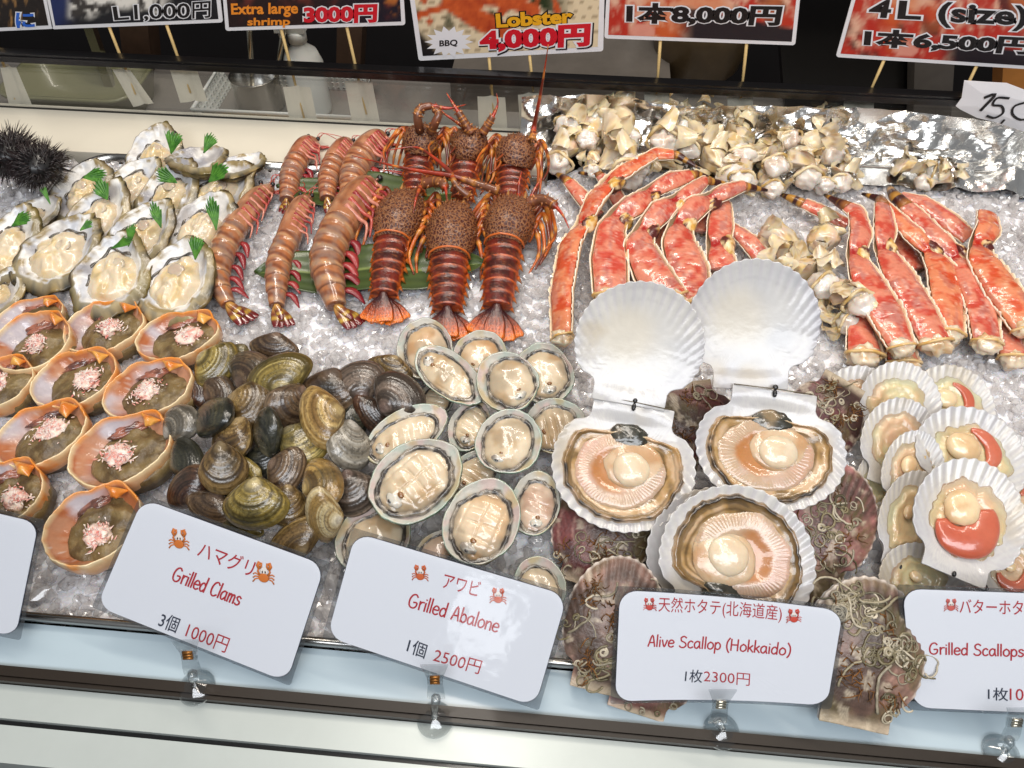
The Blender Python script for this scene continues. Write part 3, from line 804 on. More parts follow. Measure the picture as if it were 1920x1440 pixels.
def alive_card():
    pl, r_, C = price_card([(1154, 1100), (1590, 1140), (1560, 1333), (1144, 1322)], .045, 46, 'curved white card reading Alive Scallop (Hokkaido), 2300 yen', bend=.005)
    emblem(pl, (1218, 1137), 28, r_, INK, C, (200, 70, 60)); emblem(pl, (1491, 1160), 30, r_, INK, C, (206, 70, 50))
    letter(pl, '天然ホタテ(北海道産)', (1235, 1148), (1468, 1166), (1236, 1122), MT['ink_red'], r_, INK, 0, root=C)
    handwrite(pl, 'Alive Scallop (Hokkaido)', (1215, 1215), (1485, 1234), (1217, 1194), MT['ink_red'], r_, INK, 2.8, C)
    letter(pl, '1枚', (1285, 1283), (1318, 1285), (1287, 1261), MT['ink_black'], r_, INK, .004, root=C)
    letter(pl, '2300円', (1321, 1284), (1408, 1291), (1322, 1263), MT['ink_red'], r_, INK, -.004, root=C)
def grilled_card():
    pl, r_, C = price_card([(1683, 1097), (2100, 1112), (2090, 1350), (1704, 1333)], .045, 46, 'white card at the right edge reading Grilled Scallops')
    emblem(pl, (1783, 1135), 27, r_, INK, C, (206, 96, 86))
    letter(pl, 'バターホタテ', (1799, 1148), (1944, 1152), (1799, 1123), MT['ink_red'], r_, INK, .002, root=C)
    handwrite(pl, 'Grilled Scallops', (1742, 1226), (1921, 1231), (1742, 1205), MT['ink_red'], r_, INK, 2.8, C)
    letter(pl, '1枚', (1852, 1310), (1890, 1312), (1852, 1288), MT['ink_black'], r_, INK, .004, root=C)
    letter(pl, '1000円', (1893, 1312), (1985, 1316), (1893, 1288), MT['ink_red'], r_, INK, 0, root=C)
clams_card(); abalone_card(); alive_card(); grilled_card()
price_card([(-330, 880), (82, 976), (36, 1202), (-380, 1120)], .045, 48, 'blank corner of a white card at the left edge')

def card_clip(u, v, cu, cv, label, rusty):
    """clear clip holding a card, standing on a suction cup"""
    J = W(u, v, .034); root = thing('card_clip', label, 'clip', W(cu, cv, -.0035), 'clear plastic clips holding the price cards')
    L = W(cu, cv, -.0035)
    ex = R_; up = nrm(U_*.9+np.array([0, 0, .5])); nz = np.cross(ex, up); k = mpp(J)
    def slab(P, ws, ths):
        sec = np.array([[(-w, -t_), (w, -t_), (w, t_), (-w, t_)] for w, t_ in zip(ws, ths)])*k
        b = MB(); b.loft(np.array([J+(up*a+nz*c)*k for a, c in P]), sec, up=nz); return b
    slab([(36, 8), (20, 6), (6, 2), (-10, 2)], [26, 20, 15, 14], [2, 2, 3, 3]).build('jaw', MT['clear'], root, False, L)
    slab([(6, -2), (-12, 2), (-30, 0), (-48, -4)], [15, 14, 16, 17], [2, 3, 3, 2]).build('handle', MT['clear'], root, False, L)
    b = MB()
    for dz in (-4, 2, 8): b.tube([J+(ex*x_+up*dz+nz*7)*k for x_ in (-9, 0, 9)], 3.2*k)
    b.build('spring', MT['rust'] if rusty else MT['spring'], root, True, L)
    b = MB(); b.tube(np.array([J+(up*-44)*k, (J+(up*-44)*k+L)/2+np.array([0, 0, .004]), L+np.array([0, 0, .005])]), [10*k, 8*k, 7*k]); b.build('stem', MT['clear'], root, True, L)
    b = MB(); rc = 34*mpp(L); lathe(b, L, [(rc, .0006), (rc*.96, .0022), (rc*.6, .004), (rc*.25, .007), (.0005, .0075)]); b.build('suction_cup', MT['clear'], root, True, L)
card_clip(355, 1226, 370, 1290, 'clear clip with rusty spring under the Grilled Clams card', True)
card_clip(816, 1272, 816, 1350, 'clear clip with rusty spring under the Grilled Abalone card', True)
card_clip(1350, 1318, 1352, 1372, 'clear clip with bright steel spring under the Alive Scallop card', False)
card_clip(1902, 1352, 1875, 1412, 'clear clip at the right edge under the Grilled Scallops card', False)

# posters on skewers taped to the back of the glass
PY = .818
PP = Plane((0, PY, 0), (0, -1, 0))
def grid_print(pl, q, off, fn, nx=90, ny=50):
    TL, TR, BR, BL = [np.array(k, float) for k in q]
    s_, t_ = np.meshgrid(np.linspace(0, 1, nx), np.linspace(0, 1, ny), indexing='ij')
    UV = ((BL*(1-s_[..., None])+BR*s_[..., None])*(1-t_[..., None])+(TL*(1-s_[..., None])+TR*s_[..., None])*t_[..., None])
    R = np.array([[pl.P(UV[i, j], off) for j in range(ny)] for i in range(nx)])
    return MB().rings(R, fn(UV[..., 0], UV[..., 1]), wrap=False)
def poster(q, label, fn, skew, tapes, border=7):
    c = np.array(q, float); BLp, BRp = PP.flat(c[3]), PP.flat(c[2]); C = (BLp+BRp)/2
    root = thing('poster', label, 'poster', C, 'menu posters on skewers above the glass screen')
    MB().rings(quad_sheet(PP, q, 0, rad=.003, th=.0012)).build('card', MT['pwhite'], root, False, C)
    grid_print(PP, shrinkq(q, border, border), .0003, fn).build('picture', MT['print'], root, False, C)
    for (a, b_) in skew:
        A = WY(a[0], a[1], PY+.004); B_ = WY(b_[0], b_[1], GY+.006); A = A+(A-B_)*.35
        MB().tube(np.array([B_, (A+B_)/2, A]), [.0011, .0018, .0018]).build('skewer', MT['skewer'], root, True, C)
    for tq in tapes:
        pt = Plane((0, GY+.0045, 0), (0, -1, 0))
        TL, TR, BR, BL = [np.array(k, float) for k in tq]; R = []
        for i in range(9):
            s_ = i/8; row = []
            for j in range(9):
                t_ = j/8; p = (BL*(1-s_)+BR*s_)*(1-t_)+(TL*(1-s_)+TR*s_)*t_
                e = math.exp(-((s_-.5)/.13)**2); row.append(pt.P(p, -.0004-.0035*e))
            R.append(row)
        MB().rings(np.array(R), wrap=False).build('paper_tape', MT['tape'], root, True, C)
    return root, C
nz = lambda u, v, s, o=4, sd=0: fbm(p3(u/s, v/s, sd*3.3), o, sd)
def f1(u, v):
    a = nz(u*3, v, 30, 4, 3); return mixc(lin((26, 18, 16)), lin((190, 140, 80)), sst(a, .5, .75))
def f2(u, v):
    e = v+26*(nz(u, v, 40, 3, 5)-.5)*2+10*np.sin(u/28.0)
    sh = sst(e, 30, 14)*sst(u, 118, 140)*sst(u, 330, 290)
    sh2 = mixc(lin((60, 55, 52)), lin((232, 226, 216)), sst(nz(u, v, 14, 4, 6), .35, .6))
    c = mixc(lin((22, 22, 28)), sh2, sh)
    return mixc(c, lin((30, 50, 110)), sst(u+v*.6, 175, 120)*.6*(1-sh))
def f3(u, v):
    c = mixc(lin((34, 16, 18)), lin((20, 18, 34)), sst(u, 560, 740))
    c = mixc(c, lin((200, 120, 50)), sst(nz(u, v, 16, 3, 8), .5, .7)*sst(u, 690, 715)*sst(v, 35, 15))
    return mixc(c, lin((120, 50, 40)), sst(nz(u, v, 26, 4, 9), .55, .8)*sst(v, 50, 20)*.6)
def f4(u, v):
    w_ = .5+.5*np.sign(np.sin(u/3.2+np.floor(v/9)*1.7))*(np.abs((v/9) % 1-.5) < .16)
    c = mixc(lin((226, 206, 170)), lin((120, 96, 66)), (w_ > .9)*.6)
    c = mixc(c, lin((38, 52, 24)), sst(nz(u, v, 36, 3, 13), .42, .54)*sst(np.abs(u-900), 190, 120)*sst(v, 80, 30))
    c = mixc(c, lin((20, 18, 18)), sst(u-v*.9, 745, 725)*sst(v, 45, 62))
    for k, (u0, v0, u1, v1, cv, w0) in enumerate(((770, 36, 900, 10, 10, 4), (795, 0, 805, 40, 14, 4), (850, 10, 960, 70, 6, 9), (838, 0, 930, 60, -12, 6), (940, 22, 990, -10, 5, 5), (1000, 30, 1010, -20, -8, 5), (1045, 20, 1030, -20, 6, 4), (870, 0, 1000, 20, 10, 8))):
        tt = np.clip(((u-u0)*(u1-u0)+(v-v0)*(v1-v0))/((u1-u0)**2+(v1-v0)**2), 0, 1)
        dd = np.hypot(u-(u0+(u1-u0)*tt), v-(v0+(v1-v0)*tt)+cv*np.sin(tt*3.1))
        c = mixc(c, mixc(lin((150, 40, 20)), lin((222, 104, 48)), nz(u, v, 9, 3, k)), sst(dd, w0*2.1, w0*1.2))
    return c
def f56(u0, v0, bl):
    def fn(u, v):
        a = nz(u, v, 34, 4, int(u0) % 13); b_ = nz(u*1.4, v, 14, 3, 4)
        c = mixc(lin((184, 44, 30)), lin((226, 178, 150)), sst(a*.6+b_*.4, .44, .64)); c = mixc(c, lin((64, 34, 30)), sst(nz(u, v, 44, 3, 21), .52, .64)*.85)
        c = mixc(c, lin((214, 110, 50)), sst(nz(u, v, 60, 2, 9), .5, .7)*.6)
        e = (u-u0)-(v-v0)*2.2+18*(nz(u, v, 30, 2, 2)-.5)
        c = mixc(c, lin((34, 26, 32)), sst(v+(bl-u)*.20, v0-26, v0-18)*sst(u, u0+40, u0+90))
        f_ = np.hypot((u-u0+10)/24, (v-v0+8)/15)
        return mixc(c, lin((222, 150, 130)), sst(f_, 1.05, .9)*.9)
    return fn
ro, C = poster([(-200, -170), (52, -170), (100, 54), (-130, 64)], 'corner of a dark menu poster with blue writing at the left edge', f1, [((-14, 60), (28, 186))], [[(0, 127), (30, 127), (62, 202), (18, 203)]])
letter(PP, 'に', (31, 50), (66, 49), (29, 23), MT['pwhite'], ro, .0006, .05, .05, root=C); letter(PP, 'に', (31, 50), (66, 49), (29, 23), MT['pblue'], ro, .0009, .03, root=C)
ro, C = poster([(55, -170), (392, -190), (418, 42), (98, 55)], 'black oyster menu poster priced 1,000 yen', f2, [((205, 52), (254, 177)), ((312, 46), (357, 174))],
               [[(210, 130), (244, 132), (288, 194), (250, 201)], [(312, 112), (361, 108), (389, 190), (338, 193)]])
for s_, a, b_, tp in (('L', (215, 37), (243, 35), (211, 12)), ('1,000', (253, 35), (357, 32), (251, 8)), ('円', (361, 31), (395, 29), (361, 3))):
    letter(PP, s_, a, b_, tp, MT['pwhite'], ro, .0006, .03, .035, root=C); letter(PP, s_, a, b_, tp, MT['pblack'], ro, .0009, .014, root=C)
ro, C = poster([(402, -190), (746, -190), (760, 47), (423, 58)], 'dark shrimp menu poster reading Extra large shrimp 3000 yen', f3, [((528, 58), (570, 221)), ((651, 54), (687, 214))],
               [[(530, 163), (582, 164), (595, 228), (543, 227)], [(646, 152), (698, 155), (713, 233), (660, 231)]])
letter(PP, 'Extra large', (434, 26), (559, 24), (433, 6), MT['porange'], ro, .0006, .03, root=C)
letter(PP, 'shrimp', (464, 47), (544, 46), (464, 33), MT['porange'], ro, .0006, .03, root=C)
letter(PP, '3000円', (570, 40), (707, 37), (569, 10), MT['pwhite'], ro, .0006, .05, .05, root=C); letter(PP, '3000円', (570, 40), (707, 37), (569, 10), MT['pred'], ro, .0009, .05, root=C)
ro, C = poster([(742, -190), (1138, -200), (1131, 96), (785, 114)], 'lobster menu poster with white BBQ burst priced 4,000 yen', f4, [((917, 108), (926, 212)), ((993, 104), (1000, 172))],
               [[(895, 181), (947, 183), (952, 250), (898, 247)], [(971, 178), (1010, 175), (1012, 214), (976, 250)]], 9)
b = MB(); pts = []
for i in range(28):
    a = i/28*2*math.pi; k = 1.0 if i % 2 == 0 else .68; pts.append(PP.P((842+46*k*math.cos(a), 78-30*k*math.sin(a)), .0006))
c0 = PP.P((842, 78), .0006); b.add(np.vstack([pts, c0]), [[(i, (i+1) % 28, 28) for i in range(28)]]); b.build('burst', MT['pwhite'], ro, False, C)
letter(PP, 'BBQ', (824, 86), (858, 84), (824, 75), MT['pblack'], ro, .0009, .03, root=C)
letter(PP, 'Lobster', (931, 50), (1074, 41), (929, 25), MT['pblack'], ro, .0006, .06, .05, root=C); letter(PP, 'Lobster', (931, 50), (1074, 41), (929, 25), MT['pgold'], ro, .0009, .045, root=C)
letter(PP, '4,000円', (902, 92), (1108, 82), (900, 56), MT['pblack'], ro, .0005, .07, .06, root=C); letter(PP, '4,000円', (900, 90), (1106, 80), (898, 54), MT['pwhite'], ro, .0007, .07, .045, root=C)
letter(PP, '4,000円', (900, 90), (1106, 80), (898, 54), MT['pred'], ro, .001, .055, root=C)
def two(ro, C, s, a, b_, t_, bold=.045):
    letter(PP, s, a, b_, t_, MT['pwhite'], ro, .0006, bold, .05, root=C); letter(PP, s, a, b_, t_, MT['pblack'], ro, .001, bold, root=C)
ro, C = poster([(1146, -190), (1520, -190), (1491, 85), (1133, 72)], 'crab leg menu poster reading 8,000 yen each', f56(1215, 66, 1440), [((1238, 80), (1231, 176)), ((1400, 82), (1389, 184))],
               [[(1207, 160), (1255, 160), (1255, 215), (1210, 215)], [(1364, 168), (1412, 170), (1412, 225), (1364, 225)]])
two(ro, C, '1本8,000円', (1174, 38), (1462, 43), (1175, 4))
ro, C = poster([(1650, -190), (2060, -190), (2010, 135), (1567, 107)], 'crab leg menu poster reading 4L size 6,500 yen each', f56(1708, 100, 1830), [((1658, 112), (1625, 186)), ((1832, 122), (1798, 192))],
               [[(1583, 180), (1640, 182), (1636, 235), (1580, 232)]])
two(ro, C, '4', (1627, 30), (1668, 32), (1633, -3), .03); two(ro, C, 'L', (1682, 33), (1726, 35), (1686, 0), .03); two(ro, C, '(size)', (1758, 38), (1924, 46), (1760, 2), .03); two(ro, C, '1本6,500円', (1619, 82), (1930, 98), (1622, 52))
# handwritten note hung over the rail
PN = Plane((0, .785, 0), (0, -1, .0)); C = WY(1880, 250, .785); C[2] = max(C[2], .0)
nt_ = thing('paper_note', 'torn white paper note with black handwritten 15,0 over the rail', 'note', C)
out = [(1808, 151), (1850, 154), (1888, 156), (1930, 172), (1990, 185), (1990, 250), (1920, 247), (1870, 230), (1832, 221), (1800, 205), (1792, 199), (1803, 184)]
ct = np.mean(out, axis=0); R = []
for k, o_ in ((.02, .001), (.5, .0015), (1, 0), (1, -.0006), (.02, .0)):
    R.append([PN.P(ct+(np.array(q)-ct)*k, o_) for q in out])
MB().rings(np.array(R)).build('paper', MT['pwhite'], nt_, False, C)
handwrite(PN, '1', (1826, 203), (1864, 208), (1842, 172), MT['pblack'], nt_, .0022, 6, C); handwrite(PN, '5', (1848, 217), (1886, 222), (1858, 178), MT['pblack'], nt_, .0022, 4.5, C)
handwrite(PN, ',', (1876, 224), (1890, 226), (1878, 200), MT['pblack'], nt_, .0022, 4.5, C); handwrite(PN, '0', (1889, 220), (1945, 226), (1897, 186), MT['pblack'], nt_, .0022, 4.5, C)

# ------------------------------------------------------------------ seafood on the ice
AN = lambda n: np.linspace(0, 2*np.pi, n, endpoint=False)
def wavy(a, seed, k=2.2, o=3):
    return (fbm(np.stack([np.cos(a)*k+seed*3.7, np.sin(a)*k+seed*1.9, np.full_like(a, seed*.77)], -1), o, seed % 97)-.5)*2

def patch(mb, out, zf, col, nr=10, base=None, c0=None):
    """a blob filled from an outline (n,2): heights zf(r, x, y), closed underneath"""
    out = np.asarray(out, float); n = len(out); c0 = out.mean(0) if c0 is None else np.asarray(c0, float)
    R = []; Cc = []
    for r in np.concatenate([[.03], np.linspace(.12, 1, nr)]):
        q = c0+(out-c0)*r; z = zf(np.full(n, r), q[:, 0], q[:, 1]); P = np.stack([q[:, 0], q[:, 1], z], -1)
        R.append(P); Cc.append(col(np.full(n, r), P) if callable(col) else np.tile(np.asarray(col, float), (n, 1)))
    if base is not None:
        for r in (1.0, .5):
            q = c0+(out-c0)*r*.99; R.append(np.stack([q[:, 0], q[:, 1], np.full(n, base) if np.isscalar(base) else base(q[:, 0], q[:, 1])], -1)); Cc.append(Cc[-1])
    return mb.rings(np.array(R), np.array(Cc))

# ---- oysters
def oyster(u, v, ang, L, Wd, z, tilt, seed, label, meat=1.0, tdir=-90, rough=0.0):
    M, l, w = fit(u, v, z, ang, L, Wd, tilt, tdir); r = RS(seed); n = 72; a = AN(n)
    root = thing('oyster', label, 'oyster', M, 'oysters opened on the ice')
    ruf = 1+.15*wavy(a, seed, 1.5)+.09*wavy(a, seed+1, 5, 3); dirw = .5+.5*np.cos(a+.7)
    ox = w/2*np.cos(a)*(1-.30*np.sin(a))*ruf; oy = l/2*np.sin(a)*ruf
    wv = wavy(a, seed+3, 3.0)
    R = []; Cc = []
    white = lin((228, 224, 218)); blu = lin((190, 194, 204)); brn = lin((104, 86, 54)); tan = lin((156, 134, 88)); drk = lin((46, 44, 36)); oli = lin((118, 104, 52))
    for s in np.linspace(.04, 1, 13):
        q = np.stack([ox*s, oy*s, -.20*w*(1-s**2.6)+s**6*.05*w*wv], -1)
        t = fbm(q*70+seed, 3, seed); c = mixc(white, blu, sst(t, .46, .66)*.8); c = mixc(c, lin((120, 112, 116)), sst(fbm(q*45+seed*3, 3, seed+15), .56, .70)*.6)
        c = mixc(c, lin((150, 130, 90)), (s > .90)*sst(fbm(q*150+seed, 2, seed+16), .45, .6)*np.ones(n)); R.append(q); Cc.append(c)
    for s, dz, am in ((1.05, -.005, .6), (1.04, -.04, 1), (1.09, -.055, 1.3), (.99, -.09, 1), (1.05, -.11, 1.4), (.93, -.16, 1), (.96, -.19, 1.3), (.78, -.26, .8), (.5, -.32, .5), (.06, -.34, .1)):
        k = s*(1+.27*dirw*(dz < -.02)*(am > .3))+.06*am*wavy(a, seed+7+int(s*100), 6, 3)
        q = np.stack([ox*k, oy*k, s**6*.05*w*wv+dz*w], -1)
        t = fbm(q*np.array([160, 60, 200])+seed*5, 4, seed+2); c = mixc(mixc(drk, tan, sst(t, .40, .64)), oli, sst(fbm(q*50, 2, seed+5), .52, .66)*.7)
        c = mixc(c, brn, sst(fbm(q*90+9, 3, seed+8), .5, .62)*.8)
        if dz > -.03: c = mixc(c, lin((196, 184, 154)), .45*np.ones(n))
        R.append(q); Cc.append(c)
    MB().rings(np.array(R), np.array(Cc)).build('shell', MT['oyster_shell'], root)
    if meat <= 0: return M, l, w
    # body
    m_ = 60; b_ = AN(m_); bw = .355*w*meat; bl = .335*l*meat; cx, cy = r.uniform(-.02, .05)*w, -.09*l
    sh = 1+.26*wavy(b_, seed+11, 1.5)+.08*wavy(b_, seed+12, 4)
    out = np.stack([cx+bw*np.cos(b_)*sh*(1-.12*np.sin(b_)), cy+bl*np.sin(b_)*sh], -1)
    def zf(rr, x, y):
        f = fbm(p3(x*130+seed, y*75, seed), 3, seed+4)
        return -.16*w+.20*w*(1-rr**3.2)**.75+.10*w*(f-.5)*(1-rr**4)*2-.05*w*sst(np.abs(fbm(p3(x*45+seed, y*30, 2), 2, seed+14)-.5), .045, .0)*(1-rr**3)
    cm = lin((222, 204, 174)); gr = lin((204, 186, 160)); yl = lin((222, 196, 146))
    mus = np.array([cx+.10*bw*(1 if seed % 2 else -1), cy+.38*bl])
    def cf(rr, P):
        t = fbm(P*110+seed*2, 3, seed+6); c = mixc(cm, yl, sst(t, .46, .66)); c = mixc(c, gr, sst(rr, .7, .98)*.6)
        return mixc(c, lin((150, 132, 108)), sst(t, .62, .75)*.35)
    b = MB(); patch(b, out, zf, cf, 13, base=-.19*w); mt = b.build('meat', MT['oyster_meat'], root)
    b = MB(); d = np.array([mus[0], mus[1], -.16*w+.185*w]); b.ball(d-np.array([0, 0, .012*w]), (.36*bw, .25*bl, .030*w), lambda R, q: mixc(lin((214, 196, 170)), lin((190, 170, 150)), sst(fbm(R*150+seed, 2, seed), .4, .65)), 20, 8, .3, 2, seed); b.build('muscle', MT['oyster_meat'], root)
    # dark mantle edge round part of the body
    st = int(m_*(.18+.08*r.rand())); k = np.arange(st, st+int(m_*(.42+.12*r.rand()))); P = []
    for j, i in enumerate(k):
        o = out[i % m_]; f = 1.02+.05*math.sin(j*.8+seed); e = min(1, j/4, (len(k)-1-j)/4+.05)
        P.append((cx+(o[0]-cx)*f, cy+(o[1]-cy)*f, -.115*w+.015*w*math.sin(j*.9)))
    P = cr(np.array(P), len(P)*2); rr = .024*w*(.75+.5*vn(p3(np.arange(len(P))*.22, seed, 0), 3)); rr[:2] *= .5; rr[-2:] *= .5
    tc = mixc(lin((44, 40, 38)), lin((128, 116, 100)), vn(p3(np.arange(len(P))*.35, seed, 4), 5)*.55)
    b = MB(); b.tube(P, rr, tc, 7, .7); b.build('mantle_edge', MT['mantle'], root)
    return M, l, w
OYS = [(375, 291, 20, 84, 44, .030, -18, 61, 'rough brown oyster at the far back right, mostly outer shell', 0),
 (450, 303, 22, 84, 34, .026, -18, 62, 'thin oyster shell tip pointing right, rearmost beside the shrimps', 0),
 (287, 282, 78, 104, 84, .022, 38, 1, 'rearmost open oyster at the back edge of the tray', .95),
 (153, 350, 62, 116, 84, .016, 30, 2, 'oyster at the back left with a big shiso leaf next to the urchins', .9),
 (250, 338, 48, 110, 68, .018, 28, 3, 'narrow oyster without a leaf, second row from the back', .95),
 (314, 352, 58, 128, 80, .022, 28, 4, 'oyster with rough brown right flank, left of the rightmost back oyster', .95),
 (410, 350, 42, 136, 84, .020, 28, 5, 'white-lipped oyster furthest right in the back row, big leaf on it', .95),
 (72, 392, 32, 84, 44, .014, 20, 6, 'small purplish oyster shell below the urchins', .5),
 (184, 395, 62, 124, 84, .030, 28, 7, 'oyster with black frilled mantle in the middle of the left column', 1.0),
 (266, 427, 52, 130, 84, .030, 28, 8, 'oyster with wide white shell rim in the centre of the group', 1.0),
 (378, 418, 55, 140, 94, .026, 28, 9, 'oyster in the right column, middle, big leaf at its right edge', 1.0),
 (8, 452, 60, 150, 84, .024, 28, 10, 'oyster cut off by the left edge beneath a small leaf', 1.05),
 (110, 463, 46, 160, 96, .026, 28, 11, 'long oyster lying left of the two front oysters', 1.1),
 (0, 540, 62, 90, 60, .012, 20, 12, 'brown oyster at the left edge, mostly out of the picture', .7),
 (206, 503, 70, 138, 112, .034, 30, 13, 'plump front oyster on the left, smooth cream meat', 1.15),
 (329, 515, 62, 150, 106, .032, 30, 14, 'front right oyster with pale translucent meat', 1.12)]
for q in OYS: oyster(q[0], q[1], q[2], q[3], q[4], q[5], q[6]*.62, q[7], q[8], q[9])

def shiso(u, v, ang, L, Wd, z, tilt, seed, label, tdir=-90):
    M, l, w = fit(u, v, z, ang, L*1.08, Wd*1.3, tilt, tdir)
    root = MB(); nt = 61; r = RS(seed); sp = r.uniform(34, 52); th = np.radians(np.linspace(90-sp, 90+sp, nt)); q = np.linspace(0, 1, nt)
    tooth = ((q*r.randint(6, 9)) % 1); edge = 1-.20*tooth+.06*np.sin(q*7+seed); R = []; Cc = []
    for s in np.linspace(.04, 1, 12):
        e = 1*(1-s**3)+edge*s**3; x = np.cos(th)*s*e; y = np.sin(th)*s*e-.5
        zz = .34*x**2*w+.10*w*np.sin(3.2*y+seed)+.025*w*np.sin(q*38)*s
        P = np.stack([x*w*.62, y*l, zz], -1); R.append(P)
        c = mixc(lin((84, 140, 46)), lin((52, 106, 30)), sst(fbm(P*260+seed, 3, seed), .35, .65)); Cc.append(mixc(c, lin((112, 160, 74)), sst(np.abs(((q*6) % 1)-.5), .06, .01)*.5))
    root.rings(np.array(R), np.array(Cc), wrap=False)
    o = root.build('shiso_leaf', MT['leaf'], None, True); o.matrix_world = M
    s = o.modifiers.new('thick', 'SOLIDIFY'); s.thickness = .0005
    tag(o, label, 'leaf', 'shiso leaf pieces on the oysters')
for k, q in enumerate([(327, 268, 70, 42, 34, .052, 'shiso leaf on the rearmost oyster'), (393, 270, 60, 40, 26, .056, 'small shiso leaf standing on the rough brown oyster at the back right'),
 (178, 330, 10, 40, 30, .034, 'upper shiso leaf on the back left oyster'), (192, 356, 120, 44, 30, .044, 'shiso leaf hanging over the black-frilled oyster'),
 (313, 332, 150, 42, 34, .044, 'shiso leaf on the oyster with the rough brown flank'), (408, 325, 40, 48, 30, .042, 'large shiso leaf on the furthest right back oyster'),
 (88, 367, 110, 34, 14, .032, 'thin shiso sliver below the urchins'), (42, 413, 30, 44, 22, .048, 'shiso leaf on the oyster cut off by the left edge'),
 (162, 424, 40, 26, 20, .046, 'tiny shiso piece behind the long left oyster'), (295, 404, 110, 50, 22, .046, 'narrow shiso leaf upright on the central oyster'),
 (400, 402, 100, 60, 32, .046, 'long shiso leaf on the middle oyster of the right column'), (228, 456, 25, 44, 22, .056, 'shiso leaf lying above the plump front oyster'), (246, 440, 75, 46, 16, .056, 'slim shiso blade standing behind the plump front oyster'),
 (370, 465, 80, 44, 28, .054, 'shiso leaf on the front right oyster')]):
    shiso(q[0], q[1], q[2], q[3], q[4], q[5], 45, k+1, q[6])

# ---- sea urchins
def urchin(u, v, rpx, z, seed, label):
    C = W(u, v, z); rr = rpx*mpp(C); r = RS(seed); root = thing('sea_urchin', label, 'sea urchin', C-np.array([0, 0, z]), 'black sea urchins')
    off = C-np.array([0, 0, z])
    MB().ball(C, (rr*.62, rr*.62, rr*.5), lin((8, 5, 6)), 20, 12, .1, 3, seed).build('body', MT['urchin'], root, True, off)
    b = MB()
    for k in range(560):
        d = nrm(r.normal(size=3)); d[2] = d[2]*.8+.12
        a = C+d*np.array([.55, .55, .45])*rr; L = rr*r.uniform(.32, .62); e = nrm(d+.28*r.normal(size=3))
        b.cone(a, a+e*L, rr*.022, lin((12, 7, 9)), 5, lin((40, 22, 22)))
    b.build('spines', MT['urchin'], root, True, off)
urchin(18, 292, 66, .045, 3, 'spiky sea urchin at the left edge, the rear one'); urchin(72, 312, 60, .042, 4, 'dark sea urchin beside the oyster tray, the right-hand one')

